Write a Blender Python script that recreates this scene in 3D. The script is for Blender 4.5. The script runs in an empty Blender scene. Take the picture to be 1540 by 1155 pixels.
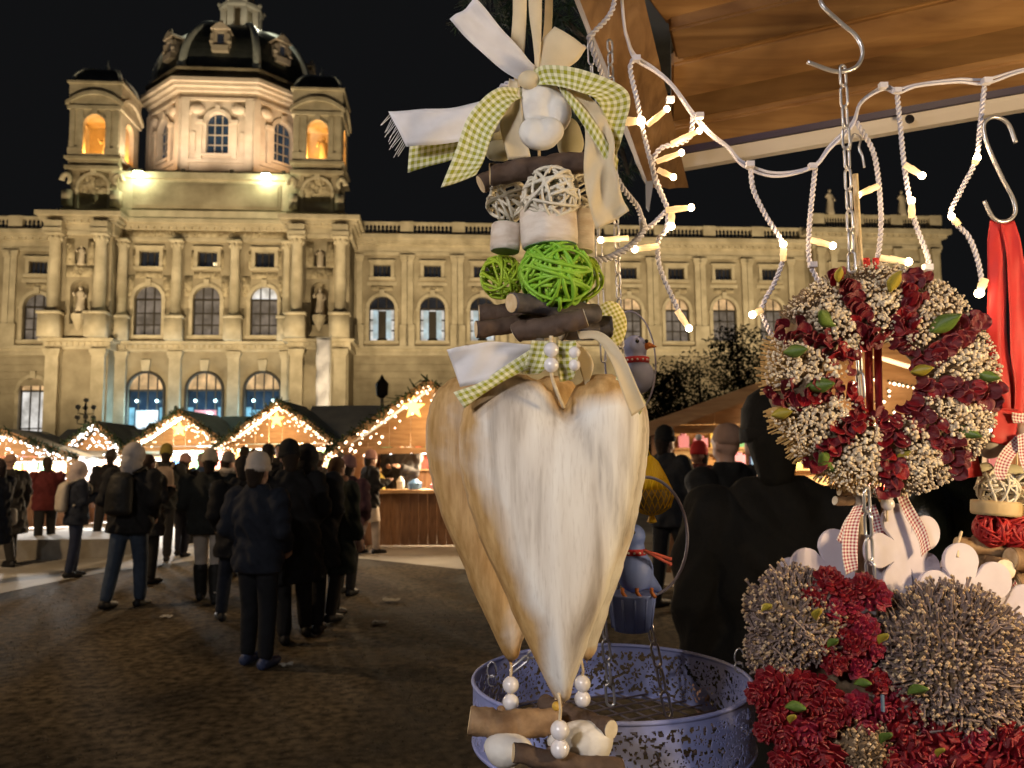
import bpy, bmesh, math, random
import numpy as np
from mathutils import Vector, Matrix
random.seed(7); np.random.seed(7)
rnd = random.Random(11)
scene = bpy.context.scene
COL = scene.collection
R = math.radians
# ------------------------------------------------------------------ camera
FPX, IW, IH = 1186.0, 1540.0, 1155.0
PITCH, ROLL = R(5.2), R(0.6)
CAMPOS = Vector((0, 0, 1.6))
FW = Vector((0, math.cos(PITCH), math.sin(PITCH)))
_r0 = Vector((1, 0, 0)); _u0 = Vector((0, -math.sin(PITCH), math.cos(PITCH)))
RT = _r0*math.cos(ROLL) - _u0*math.sin(ROLL)
UP = _u0*math.cos(ROLL) + _r0*math.sin(ROLL)
cam_d = bpy.data.cameras.new('camera'); cam = bpy.data.objects.new('camera', cam_d); COL.objects.link(cam)
cam_d.sensor_width = 36; cam_d.lens = 36*FPX/IW; cam_d.clip_start = .02; cam_d.clip_end = 3000
m = Matrix((RT, UP, -FW)).transposed().to_4x4(); m.translation = CAMPOS; cam.matrix_world = m
cam_d.dof.use_dof = True; cam_d.dof.focus_distance = .90; cam_d.dof.aperture_fstop = 12.0
scene.camera = cam
# ------------------------------------------------------------------ world: night sky
w = bpy.data.worlds.new('World'); scene.world = w; w.use_nodes = True
nt = w.node_tree; bgn = nt.nodes['Background']
sky = nt.nodes.new('ShaderNodeTexSky'); sky.sky_type = 'NISHITA'; sky.sun_disc = False
sky.sun_elevation = R(-8); sky.sun_rotation = R(180)
mixs = nt.nodes.new('ShaderNodeMix'); mixs.data_type = 'RGBA'; mixs.inputs['Factor'].default_value = .93
nt.links.new(sky.outputs[0], mixs.inputs[6]); mixs.inputs[7].default_value = (.062, .064, .070, 1)
nt.links.new(mixs.outputs[2], bgn.inputs[0]); bgn.inputs[1].default_value = .08
# faint moonlight
sd = bpy.data.lights.new('moon', 'SUN'); sd.energy = .012; sd.angle = R(.5); sd.color = (.8, .87, 1)
so = bpy.data.objects.new('moon', sd); COL.objects.link(so); so.rotation_euler = (R(50), 0, R(-30))
# ------------------------------------------------------------------ render settings
scene.view_settings.view_transform = 'Standard'; scene.view_settings.look = 'None'
scene.view_settings.exposure = .25; scene.view_settings.gamma = 1
cy = scene.cycles
cy.use_denoising = True
try: cy.denoiser = 'OPENIMAGEDENOISE'
except Exception: pass
cy.sample_clamp_indirect = 3; cy.sample_clamp_direct = 0; cy.max_bounces = 6; cy.diffuse_bounces = 3
cy.glossy_bounces = 3; cy.transmission_bounces = 4; cy.caustics_reflective = False; cy.caustics_refractive = False
cy.use_adaptive_sampling = True; cy.adaptive_threshold = .02

# ------------------------------------------------------------------ geometry helpers
def P(x, y, d):
    """world point seen at photo position x,y at depth d metres"""
    return CAMPOS + (FW + RT*((x-IW/2)/FPX) - UP*((y-IH/2)/FPX))*d
def G(x, y, z=0.0):
    d = P(x, y, 1)-CAMPOS
    return CAMPOS + d*((z-CAMPOS.z)/d.z)
def MM(px, d): return px*d/FPX

ORG = {}
def empty(name, loc=(0, 0, 0), rz=0, label=None, cat=None, group=None, parent=None):
    o = bpy.data.objects.new(name, None); COL.objects.link(o); o.location = loc; o.rotation_euler = (0, 0, rz)
    o.empty_display_size = .1
    ORG[o] = Vector((0, 0, 0)) if rz else Vector(loc)
    tag(o, label, cat, group)
    if parent: o.parent = parent
    return o
def tag(o, label=None, cat=None, group=None, kind=None):
    if label: o['label'] = label
    if cat: o['category'] = cat
    if group: o['group'] = group
    if kind: o['kind'] = kind
    return o
def link(name, me, mat, parent=None, smooth=False):
    """mesh in world coordinates (or the thing's own when it is turned) -> object under parent"""
    o = bpy.data.objects.new(name, me); COL.objects.link(o)
    if mat is not None:
        me.materials.clear()
        me.materials.append(mat)
    if parent is not None:
        off = ORG.get(parent, Vector((0, 0, 0)))
        if off.length > 1e-9: me.transform(Matrix.Translation(-off))
        o.parent = parent; ORG[o] = off
    else: ORG[o] = Vector((0, 0, 0))
    if smooth: me.polygons.foreach_set('use_smooth', [True]*len(me.polygons))
    return o

class MB:
    def __init__(s): s.v = []; s.f = []; s.uv = None
    def add(s, v, f):
        n = len(s.v); s.v += [tuple(q) for q in v]; s.f += [tuple(i+n for i in q) for q in f]; return s
    def box(s, x0, x1, y0, y1, z0, z1):
        return s.add([(x0,y0,z0),(x1,y0,z0),(x1,y1,z0),(x0,y1,z0),(x0,y0,z1),(x1,y0,z1),(x1,y1,z1),(x0,y1,z1)],
              [(0,3,2,1),(4,5,6,7),(0,1,5,4),(1,2,6,5),(2,3,7,6),(3,0,4,7)])
    def hexa(s, b, t):   # 4 bottom points, 4 top points
        return s.add(list(b)+list(t), [(0,3,2,1),(4,5,6,7),(0,1,5,4),(1,2,6,5),(2,3,7,6),(3,0,4,7)])
    def quadbox(s, q, thick):    # 4 corner points, extruded along thick vector
        return s.hexa([Vector(p) for p in q], [Vector(p)+Vector(thick) for p in q])
    def prism(s, poly, y0, y1):  # polygon in x,z extruded along y
        n = len(poly)
        s.add([(x, y0, z) for x, z in poly]+[(x, y1, z) for x, z in poly],
              [tuple(range(n)), tuple(range(2*n-1, n-1, -1))]+[(i, i+n, (i+1) % n+n, (i+1) % n) for i in range(n)])
        return s
    def loft(s, rings, cap=True):
        n = len(rings[0]); k0 = len(s.v); V = []; F = []
        for r in rings: V += list(r)
        for k in range(len(rings)-1):
            for i in range(n):
                j = (i+1) % n
                F.append((k*n+i, k*n+j, (k+1)*n+j, (k+1)*n+i))
        if cap:
            F.append(tuple(range(n-1, -1, -1))); b = (len(rings)-1)*n; F.append(tuple(b+i for i in range(n)))
        return s.add(V, F)
    def tube(s, pts, r, n=6, cap=True, closed=False):
        pts = [Vector(p) for p in pts]; m_ = len(pts)
        rr = r if isinstance(r, (list, tuple)) else [r]*m_
        rings = []; prev = None
        for i, p in enumerate(pts):
            if closed: t = pts[(i+1) % m_]-pts[i-1]
            else: t = pts[min(i+1, m_-1)]-pts[max(i-1, 0)]
            if t.length < 1e-9: t = Vector((0, 0, 1))
            t.normalize()
            if prev is None:
                a = Vector((0, 0, 1)) if abs(t.z) < .9 else Vector((1, 0, 0))
                u = (a-t*a.dot(t)).normalized()
            else:
                u = prev-t*prev.dot(t)
                u = u.normalized() if u.length > 1e-6 else t.orthogonal().normalized()
            prev = u; v = t.cross(u)
            rings.append([p+(u*math.cos(2*math.pi*k/n)+v*math.sin(2*math.pi*k/n))*rr[i] for k in range(n)])
        if closed:
            k0 = len(s.v); V = [q for r_ in rings for q in r_]; F = []
            for k in range(m_):
                for i in range(n):
                    j = (i+1) % n; k2 = (k+1) % m_
                    F.append((k*n+i, k*n+j, k2*n+j, k2*n+i))
            return s.add(V, F)
        return s.loft(rings, cap)
    def lathe(s, prof, c=(0, 0, 0), n=16, ph=0, sx=1, sy=1):   # prof: (r, z)
        c = Vector(c); rings = []
        for r, z in prof:
            rings.append([c+Vector((max(r, 1e-4)*sx*math.cos(ph+2*math.pi*k/n), max(r, 1e-4)*sy*math.sin(ph+2*math.pi*k/n), z)) for k in range(n)])
        return s.loft(rings)
    def ball(s, c, r, n=10, m_=7, sc=(1, 1, 1)):
        prof = [(math.sin(math.pi*i/m_)*r, -math.cos(math.pi*i/m_)*r) for i in range(m_+1)]
        c = Vector(c); rings = []
        for rr, z in prof:
            rr = max(rr, r*.02)
            rings.append([c+Vector((rr*sc[0]*math.cos(2*math.pi*k/n), rr*sc[1]*math.sin(2*math.pi*k/n), z*sc[2])) for k in range(n)])
        return s.loft(rings)
    def cyl(s, a, b, r0, r1=None, n=10): return s.tube([a, b], [r0, r0 if r1 is None else r1], n)
    def mesh(s, name):
        me = bpy.data.meshes.new(name); me.from_pydata(s.v, [], s.f); me.update(); return me
    def build(s, name, mat, parent=None, smooth=False):
        return link(name, s.mesh(name), mat, parent, smooth)

def fixnormals(me):
    bm = bmesh.new(); bm.from_mesh(me); bmesh.ops.recalc_face_normals(bm, faces=bm.faces); bm.to_mesh(me); bm.free()
def evaluated(me, setup):
    o = bpy.data.objects.new('tmp', me); COL.objects.link(o); setup(o)
    dg = bpy.context.evaluated_depsgraph_get()
    r = bpy.data.meshes.new_from_object(o.evaluated_get(dg)); bpy.data.objects.remove(o)
    return r
def remesh(mb, voxel, smooth=4, factor=.6):
    me = mb.mesh('r'); fixnormals(me)
    def st(o):
        a = o.modifiers.new('r', 'REMESH'); a.mode = 'VOXEL'; a.voxel_size = voxel; a.use_smooth_shade = True
        b = o.modifiers.new('s', 'SMOOTH'); b.iterations = smooth; b.factor = factor
    r = evaluated(me, st); r.polygons.foreach_set('use_smooth', [True]*len(r.polygons)); return r
def catmull(pts, k=8):
    pts = [Vector(p) for p in pts]
    if len(pts) < 3:
        return [pts[0].lerp(pts[-1], i/k) for i in range(k+1)]
    out = []
    for i in range(len(pts)-1):
        p0 = pts[i-1] if i > 0 else pts[0]*2-pts[1]; p1 = pts[i]; p2 = pts[i+1]
        p3 = pts[i+2] if i+2 < len(pts) else pts[-1]*2-pts[-2]
        for j in range(k):
            t = j/k
            out.append(.5*((2*p1)+(p2-p0)*t+(2*p0-5*p1+4*p2-p3)*t*t+(3*p1-p0-3*p2+p3)*t**3))
    out.append(pts[-1]); return out
def copyobj(o, parent=None, mw=None):
    c = o.copy(); COL.objects.link(c); c.parent = parent
    if mw is not None: c.matrix_local = mw
    return c
def instance(name, me, parent, mat4, off=None):
    """object sharing mesh me at world matrix mat4 under parent"""
    o = bpy.data.objects.new(name, me); COL.objects.link(o)
    o.parent = parent; org = ORG.get(parent, Vector((0, 0, 0)))
    o.matrix_local = Matrix.Translation(-org) @ mat4; ORG[o] = Vector((0, 0, 0))
    return o
def frame(x, y, z, loc):
    mm = Matrix((x, y, z)).transposed().to_4x4(); mm.translation = loc; return mm

# ------------------------------------------------------------------ materials
MATS = {}
def mk(name, c1, c2=None, rough=.7, scale=8, stretch=(1, 1, 1), bump=0.0, bscale=None, metal=0, spec=.4, detail=6,
       emit=None, estr=0, trans=0, sss=0, lo=.35, hi=.65, c3=None, coat=0, sheen=0):
    if name in MATS: return MATS[name]
    mt = bpy.data.materials.new(name); mt.use_nodes = True; MATS[name] = mt
    n = mt.node_tree.nodes; l = mt.node_tree.links; b = n['Principled BSDF']
    b.inputs['Roughness'].default_value = rough; b.inputs['Metallic'].default_value = metal
    b.inputs['Specular IOR Level'].default_value = spec
    b.inputs['Base Color'].default_value = (*c1, 1)
    if coat: b.inputs['Coat Weight'].default_value = coat
    if sheen: b.inputs['Sheen Weight'].default_value = sheen
    if trans: b.inputs['Transmission Weight'].default_value = trans
    if sss: b.inputs['Subsurface Weight'].default_value = sss; b.inputs['Subsurface Radius'].default_value = (.004, .003, .002)
    if emit: b.inputs['Emission Color'].default_value = (*emit, 1); b.inputs['Emission Strength'].default_value = estr
    if c2 is not None or bump:
        tc = n.new('ShaderNodeTexCoord'); mp = n.new('ShaderNodeMapping'); mp.inputs['Scale'].default_value = stretch
        l.new(tc.outputs['Object'], mp.inputs[0])
        nz = n.new('ShaderNodeTexNoise'); nz.inputs['Scale'].default_value = scale; nz.inputs['Detail'].default_value = detail
        l.new(mp.outputs[0], nz.inputs['Vector'])
        if c2 is not None:
            cr = n.new('ShaderNodeValToRGB'); cr.color_ramp.elements[0].position = lo; cr.color_ramp.elements[1].position = hi
            cr.color_ramp.elements[0].color = (*c1, 1); cr.color_ramp.elements[1].color = (*c2, 1)
            if c3 is not None:
                e = cr.color_ramp.elements.new((lo+hi)/2); e.color = (*c3, 1)
            l.new(nz.outputs[0], cr.inputs[0]); l.new(cr.outputs[0], b.inputs['Base Color'])
        if bump:
            nb = nz
            if bscale:
                nb = n.new('ShaderNodeTexNoise'); nb.inputs['Scale'].default_value = bscale; nb.inputs['Detail'].default_value = 4
                l.new(mp.outputs[0], nb.inputs['Vector'])
            bp = n.new('ShaderNodeBump'); bp.inputs['Strength'].default_value = bump; bp.inputs['Distance'].default_value = .3/(bscale or scale)
            l.new(nb.outputs[0], bp.inputs['Height']); l.new(bp.outputs[0], b.inputs['Normal'])
    return mt
def glow(name, c, s, sample=True):
    if name in MATS: return MATS[name]
    mt = bpy.data.materials.new(name); mt.use_nodes = True; MATS[name] = mt
    n = mt.node_tree.nodes; l = mt.node_tree.links; n.remove(n['Principled BSDF'])
    e = n.new('ShaderNodeEmission'); e.inputs[0].default_value = (*c, 1); e.inputs[1].default_value = s
    l.new(e.outputs[0], n['Material Output'].inputs[0])
    if not sample: mt.cycles.emission_sampling = 'NONE'
    return mt
def lamp(name, kind, loc, power, col, parent=None, rad=.05, target=None, spot=None, blend=.5):
    d = bpy.data.lights.new(name, kind); d.energy = power; d.color = col; d.shadow_soft_size = rad
    o = bpy.data.objects.new(name, d); COL.objects.link(o); o.location = loc
    if kind == 'SPOT': d.spot_size = R(spot or 90); d.spot_blend = blend
    if target is not None:
        o.rotation_euler = (Vector(target)-Vector(loc)).to_track_quat('-Z', 'Y').to_euler()
    if parent is not None:
        o.parent = parent; o.location = Vector(loc)-ORG.get(parent, Vector((0, 0, 0)))
    return o
# ================================================================== GROUND
ground_m = mk('gravel_asphalt', (.036, .029, .020), (.15, .12, .082), rough=.9, scale=14, bump=.7, bscale=70, detail=8)
pave_m = mk('pale_paving', (.34, .32, .29), (.46, .44, .40), rough=.8, scale=1.3, bump=.25, bscale=30)
kerb_m = mk('kerb_stone', (.28, .26, .23), (.36, .34, .3), rough=.85, scale=6, bump=.2)
g = MB(); N = 40
g.add([(-700, -120, 0), (700, -120, 0), (700, 1200, 0), (-700, 1200, 0)], [(0, 1, 2, 3)])
_n = ground_m.node_tree.nodes; _l = ground_m.node_tree.links; _b = _n['Principled BSDF']
_t = _n.new('ShaderNodeTexCoord'); _z = _n.new('ShaderNodeTexNoise'); _z.inputs['Scale'].default_value = .55; _z.inputs['Detail'].default_value = 5; _z.inputs['Distortion'].default_value = .8; _l.new(_t.outputs['Object'], _z.inputs['Vector'])
_c = _n.new('ShaderNodeValToRGB'); _c.color_ramp.elements[0].position = .38; _c.color_ramp.elements[0].color = (.42, .42, .45, 1); _c.color_ramp.elements[1].position = .6; _c.color_ramp.elements[1].color = (1.25, 1.2, 1.1, 1); _l.new(_z.outputs[0], _c.inputs[0])
_src = _b.inputs['Base Color'].links[0].from_socket; _m = _n.new('ShaderNodeMix'); _m.data_type = 'RGBA'; _m.blend_type = 'MULTIPLY'; _m.inputs['Factor'].default_value = 1; _l.new(_src, _m.inputs[6]); _l.new(_c.outputs[0], _m.inputs[7]); _l.new(_m.outputs[2], _b.inputs['Base Color'])
_r = _n.new('ShaderNodeMapRange'); _r.inputs[1].default_value = .35; _r.inputs[2].default_value = .5; _r.inputs[3].default_value = .8; _r.inputs[4].default_value = .97; _b.inputs['Specular IOR Level'].default_value = .12; _l.new(_z.outputs[0], _r.inputs[0]); _l.new(_r.outputs[0], _b.inputs['Roughness'])
tag(g.build('ground', ground_m), kind='structure', label='dark trodden gravel and asphalt of the square')
pb = [(-160, 925), (0, 893), (70, 878), (150, 862), (230, 852), (300, 842), (400, 835), (520, 838), (600, 846), (690, 856), (800, 862), (900, 868), (1000, 880), (1120, 905), (1300, 930)]
near = [G(x, y) for x, y in pb]
g = MB(); nb_ = len(near)
V = [(q.x, q.y, .004) for q in near]+[(-48+96*i/(nb_-1), 58, .004) for i, q in enumerate(near)]
g.add(V, [(i, i+1, nb_+i+1, nb_+i) for i in range(nb_-1)])
tag(g.build('pavement', pave_m), kind='structure', label='pale paving in front of the market huts')
# ================================================================== MUSEUM
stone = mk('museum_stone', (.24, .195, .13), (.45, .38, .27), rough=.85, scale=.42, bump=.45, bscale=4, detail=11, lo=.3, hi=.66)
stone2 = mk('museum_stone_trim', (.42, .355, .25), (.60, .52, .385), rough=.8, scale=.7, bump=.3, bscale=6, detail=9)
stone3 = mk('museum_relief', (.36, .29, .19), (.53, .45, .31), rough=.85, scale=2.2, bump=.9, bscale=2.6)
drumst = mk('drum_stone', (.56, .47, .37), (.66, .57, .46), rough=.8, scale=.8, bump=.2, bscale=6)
roofdk = mk('dome_roof_slate', (.045, .052, .05), (.075, .082, .078), rough=.38, scale=.9, bump=.25, bscale=6)
ribm = mk('dome_rib_copper', (.7, .74, .71), (.55, .6, .58), rough=.5, scale=1.5)
framedk = mk('window_frame_dark', (.04, .032, .025), rough=.5)
frameltm = mk('window_frame_pale', (.4, .35, .28), rough=.5)
def winmat(name, base, em, s):
    """window glass with an unevenly lit room behind"""
    if name in MATS: return MATS[name]
    mt = mk(name, base, rough=.12, spec=.6)
    n = mt.node_tree.nodes; l = mt.node_tree.links; b = n['Principled BSDF']
    tc = n.new('ShaderNodeTexCoord'); nz = n.new('ShaderNodeTexNoise'); nz.inputs['Scale'].default_value = .9; nz.inputs['Detail'].default_value = 3
    l.new(tc.outputs['Object'], nz.inputs['Vector'])
    cr = n.new('ShaderNodeValToRGB'); cr.color_ramp.elements[0].position = .35; cr.color_ramp.elements[1].position = .7
    cr.color_ramp.elements[0].color = (*[q*.35 for q in em], 1); cr.color_ramp.elements[1].color = (*em, 1)
    l.new(nz.outputs[0], cr.inputs[0]); l.new(cr.outputs[0], b.inputs['Emission Color']); b.inputs['Emission Strength'].default_value = s
    mt.cycles.emission_sampling = 'NONE'
    return mt
g_dark = winmat('glass_dark', (.012, .013, .016), (.03, .03, .035), .5)
g_dim = winmat('glass_dim', (.05, .045, .04), (.30, .24, .19), .55)
g_warm = winmat('glass_warm', (.1, .08, .05), (1., .62, .30), .85)
g_curt = winmat('glass_curtain', (.2, .2, .2), (.95, .92, .88), .75)
g_cyan = winmat('glass_cyan', (.05, .08, .1), (.30, .75, 1.), .75)
g_navy = winmat('glass_navy', (.01, .02, .035), (.03, .05, .075), .6)
g_white = winmat('glass_white', (.3, .3, .3), (.85, .93, 1.), 1.1)
g_pink = winmat('glass_pink', (.3, .1, .1), (1., .45, .5), .9)

BR = R(5)
b0 = P(306, 640, 85); BO = Vector((b0.x, b0.y, 0))
museum = empty('museum_building', BO, BR, 'large floodlit domed stone museum with balustraded wings behind the market', 'building')
def mb_part(mb, name, mat, smooth=False, parent=None, label=None):
    o = mb.build(name, mat, parent or museum, smooth)
    if label: o['label'] = label
    return o
def arcpts(cx, wd, zt, k=10):
    r = wd/2; zs = zt-r
    return [(cx-r*math.cos(math.pi*i/k), zs+r*math.sin(math.pi*i/k)) for i in range(k+1)]
def wall_row(mb, x0, x1, z0, z1, y, ops, depth=.7):
    cur = x0
    def q(a, b, c, d): mb.add([a, b, c, d], [(0, 1, 2, 3)])
    for cx, wd, zb, zt, arched in sorted(ops):
        xl, xr = cx-wd/2, cx+wd/2
        if xl > cur: q((cur, y, z0), (xl, y, z0), (xl, y, z1), (cur, y, z1))
        if zb > z0+1e-4: q((xl, y, z0), (xr, y, z0), (xr, y, zb), (xl, y, zb))
        pts = arcpts(cx, wd, zt) if arched else [(xl, zt), (xr, zt)]
        for (ax, az), (bx, bz) in zip(pts, pts[1:]):
            q((ax, y, az), (bx, y, bz), (bx, y, z1), (ax, y, z1))
            q((ax, y, az), (ax, y+depth, az), (bx, y+depth, bz), (bx, y, bz))
        zs = pts[0][1]
        q((xl, y, zb), (xl, y, zs), (xl, y+depth, zs), (xl, y+depth, zb))
        q((xr, y, zb), (xr, y+depth, zb), (xr, y+depth, zs), (xr, y, zs))
        q((xl, y, zb), (xl, y+depth, zb), (xr, y+depth, zb), (xr, y, zb))
        cur = xr
    if cur < x1: q((cur, y, z0), (x1, y, z0), (x1, y, z1), (cur, y, z1))
def surround(mb, cx, wd, zb, zt, y, arched, t=.38, proud=.16):
    y0 = y-proud
    if arched:
        a = arcpts(cx, wd, zt); b_ = arcpts(cx, wd+2*t, zt+t)
        for (p, q_, r_, s_) in zip(a, a[1:], b_[1:], b_):
            mb.hexa([(p[0], y0, p[1]), (q_[0], y0, q_[1]), (r_[0], y0, r_[1]), (s_[0], y0, s_[1])],
                    [(p[0], y+.02, p[1]), (q_[0], y+.02, q_[1]), (r_[0], y+.02, r_[1]), (s_[0], y+.02, s_[1])])
        zs = zt-wd/2
        mb.box(cx-.28, cx+.28, y0-.14, y+.02, zt-.05, zt+t+.35)
        mb.box(cx-wd/2-t-.08, cx-wd/2, y0-.06, y+.02, zs-.28, zs-.02); mb.box(cx+wd/2, cx+wd/2+t+.08, y0-.06, y+.02, zs-.28, zs-.02)
        zs -= .28
    else:
        zs = zt; mb.box(cx-wd/2-t, cx+wd/2+t, y0, y+.02, zt, zt+t)
        mb.box(cx-wd/2-t-.15, cx+wd/2+t+.15, y0-.12, y+.02, zt+t, zt+t+.18)
    mb.box(cx-wd/2-t, cx-wd/2, y0, y+.02, zb, zs); mb.box(cx+wd/2, cx+wd/2+t, y0, y+.02, zb, zs)
    mb.box(cx-wd/2-t-.12, cx+wd/2+t+.12, y0-.12, y+.02, zb-.3, zb)
def window(cx, wd, zb, zt, y, arched, pane, nv=3, nh=(.33, .66), frm=None, sur=True, top_mat=None, depth=.55, label=None):
    s_ = MB()
    if sur: surround(s_, cx, wd, zb, zt, y, arched)
    else: s_.box(cx-wd/2, cx+wd/2, y+depth-.06, y+depth-.02, zb, zb+.1)
    wo = mb_part(s_, 'window', stone2)
    if label: wo['label'] = label
    yy = y+depth
    zs = zt-wd/2 if arched else zt
    def pane_poly(lo_, hi_, mat):
        p = MB()
        if arched and hi_ > zs:
            pts = arcpts(cx, wd-.02, hi_) if lo_ >= zs-.01 else [(cx-wd/2+.01, lo_)]+arcpts(cx, wd-.02, hi_)+[(cx+wd/2-.01, lo_)]
        else: pts = [(cx-wd/2+.01, lo_), (cx-wd/2+.01, hi_), (cx+wd/2-.01, hi_), (cx+wd/2-.01, lo_)]
        p.prism(pts, yy, yy+.03); p.build('pane', mat, wo)
    if top_mat:
        pane_poly(zb, zs, pane); pane_poly(zs+.06, zt, top_mat)
    else: pane_poly(zb, zt, pane)
    f = MB(); t = .07
    for i in range(1, nv):
        x = cx-wd/2+wd*i/nv
        hz = zs+math.sqrt(max(0, (wd/2)**2-(x-cx)**2)) if arched else zt
        f.box(x-t, x+t, yy-.1, yy-.004, zb, hz)
    for k in nh:
        z = zb+(zs-zb)*k; f.box(cx-wd/2, cx+wd/2, yy-.12, yy-.006, z-t, z+t)
    if arched: f.box(cx-wd/2, cx+wd/2, yy-.16, yy-.008, zs-.1, zs+.12)
    f.box(cx-wd/2, cx-wd/2+.1, yy-.14, yy-.002, zb, zs); f.box(cx+wd/2-.1, cx+wd/2, yy-.14, yy-.002, zb, zs)
    f.build('frame', frm or framedk, wo)
    return wo
def column(x, y, z0, z1, r, ped=None):
    c = MB()
    if ped: c.box(x-r*1.7, x+r*1.7, y-r*1.7, y+r*.6, ped, z0-.02); c.box(x-r*1.9, x+r*1.9, y-r*1.9, y+r*.7, z0-.3, z0+.01)
    h = z1-z0
    c.lathe([(r*1.35, z0), (r*1.35, z0+.18), (r*1.15, z0+.22), (r*1.2, z0+.36), (r, z0+.45), (r*1.02, z0+h*.35), (r*.86, z1-1.0),
             (r*.95, z1-.95), (r*.9, z1-.8), (r*1.2, z1-.3), (r*1.3, z1-.25)], (x, y, 0), 18)
    c.box(x-r*1.4, x+r*1.4, y-r*1.4, y+r*1.2, z1-.25, z1)
    for k in range(8):   # capital leaves
        a = k*math.pi/4
        c.ball((x+r*1.05*math.cos(a), y+r*1.05*math.sin(a), z1-.6), .17, 6, 4, (1, 1, 1.6))
    o = mb_part(c, 'column', stone2); 
    for p_ in o.data.polygons: p_.use_smooth = len(p_.vertices) == 4 and abs(p_.normal.z) < .3
    return o
def pilaster(mb, x, y, z0, z1, wd=.75, pr=.22):
    mb.box(x-wd/2, x+wd/2, y-pr, y+.02, z0+.4, z1-.7)
    mb.box(x-wd/2-.12, x+wd/2+.12, y-pr-.1, y+.02, z0, z0+.4)
    mb.box(x-wd/2-.1, x+wd/2+.1, y-pr-.1, y+.02, z1-.7, z1-.42); mb.box(x-wd/2-.2, x+wd/2+.2, y-pr-.18, y+.02, z1-.42, z1)
def cornice(mb, x0, x1, y, z0, prof, yb=.5, dent=None, ends=True):
    """prof: list of (z0,z1,projection)"""
    for a, b_, pr in prof:
        e = pr if ends else 0
        mb.box(x0-e, x1+e, y-pr, y+yb, a, b_)
    if dent:
        za, zb_, pr, step, wd = dent; x = x0+.1
        while x < x1-wd:
            mb.box(x, x+wd, y-pr, y+.05, za, zb_); x += step
def balustrade(name, x0, x1, y, z0, z1):
    o = MB(); L = x1-x0; n = max(1, round(L/5.79)); s_ = L/n
    o.box(x0, x1, y-.25, y+.25, z0, z0+.3); o.box(x0, x1, y-.28, y+.28, z1-.28, z1)
    rail = mb_part(o, 'balustrade', stone2)
    for i in range(n+1):
        pd = MB(); pd.box(x0+i*s_-.75, x0+i*s_+.75, y-.33, y+.33, z0-.01, z1+.06); pd.build('pedestal_block', stone2, rail)
    prof = [(.13, 0), (.13, .06), (.07, .1), (.13, .32), (.12, .42), (.06, .62), (.09, .66), (.12, .72), (.12, .8)]
    hh = z1-z0-.58; base = MB(); base.lathe([(r_, z*hh/.8) for r_, z in prof], (0, 0, 0), 8)
    bm_ = base.mesh('baluster'); bm_.materials.append(stone2)
    for i in range(n):
        k = 9
        for j in range(k):
            x = x0+i*s_+.95+(s_-1.9)*(j+.5)/k
            instance('baluster', bm_, rail, Matrix.Translation((x, y, z0+.3)))
    return rail
def statue_mb(x, y, z, h, turn=0):
    s_ = h/1.8; o = MB(); c_, n_ = math.cos(turn), math.sin(turn)
    def T(px, py, pz): return (x+(px*c_-py*n_)*s_, y+(px*n_+py*c_)*s_, z+pz*s_)
    rings = []
    for zz, rx, ry, ox in [(0, .3, .26, 0), (.1, .31, .27, 0), (.5, .25, .22, .02), (.9, .24, .19, .05), (1.1, .19, .15, .03), (1.35, .25, .16, 0), (1.48, .22, .13, 0), (1.52, .08, .08, 0), (1.56, .075, .08, 0)]:
        rings.append([Vector(T(ox+rx*(1+.14*math.sin(5*a+zz*4))*math.cos(a), ry*(1+.14*math.sin(5*a+zz*4))*math.sin(a), zz)) for a in [2*math.pi*k/16 for k in range(16)]])
    o.loft(rings)
    o.ball(T(.0, -.01, 1.68), .125*s_, 10, 8, (.85, 1, 1.2))
    o.tube([T(.24, 0, 1.42), T(.36, -.05, 1.15), T(.24, -.22, .98)], [.08*s_, .065*s_, .05*s_], 8)
    o.tube([T(-.24, 0, 1.42), T(-.38, -.08, 1.2), T(-.34, -.26, 1.4)], [.08*s_, .065*s_, .05*s_], 8)
    return o
def relief(x0, x1, z0, z1, y, seed, n=14, parent=None, name='relief'):
    """carved ornament: overlapping foliage and figure lumps standing proud of the wall"""
    q = random.Random(seed); o = MB(); wd, h = x1-x0, z1-z0
    o.box(x0, x1, y-.04, y+.05, z0, z1)
    for i in range(n):
        x = q.uniform(x0+.15*wd, x1-.15*wd); z = q.uniform(z0+.12*h, z1-.12*h); r_ = q.uniform(.1, .2)*min(wd, h)
        o.ball((x, y-.04, z), r_, 8, 6, (1, .45, q.uniform(.6, 1.5)))
        a = q.uniform(0, 6); o.tube([(x, y-.06, z), (x+r_*1.6*math.cos(a), y-.1, z+r_*1.6*math.sin(a)), (x+r_*2*math.cos(a+.7), y-.06, z+r_*2*math.sin(a+.7))], [r_*.4, r_*.3, r_*.12], 6)
    return mb_part(o, name, stone3, True, parent)

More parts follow.
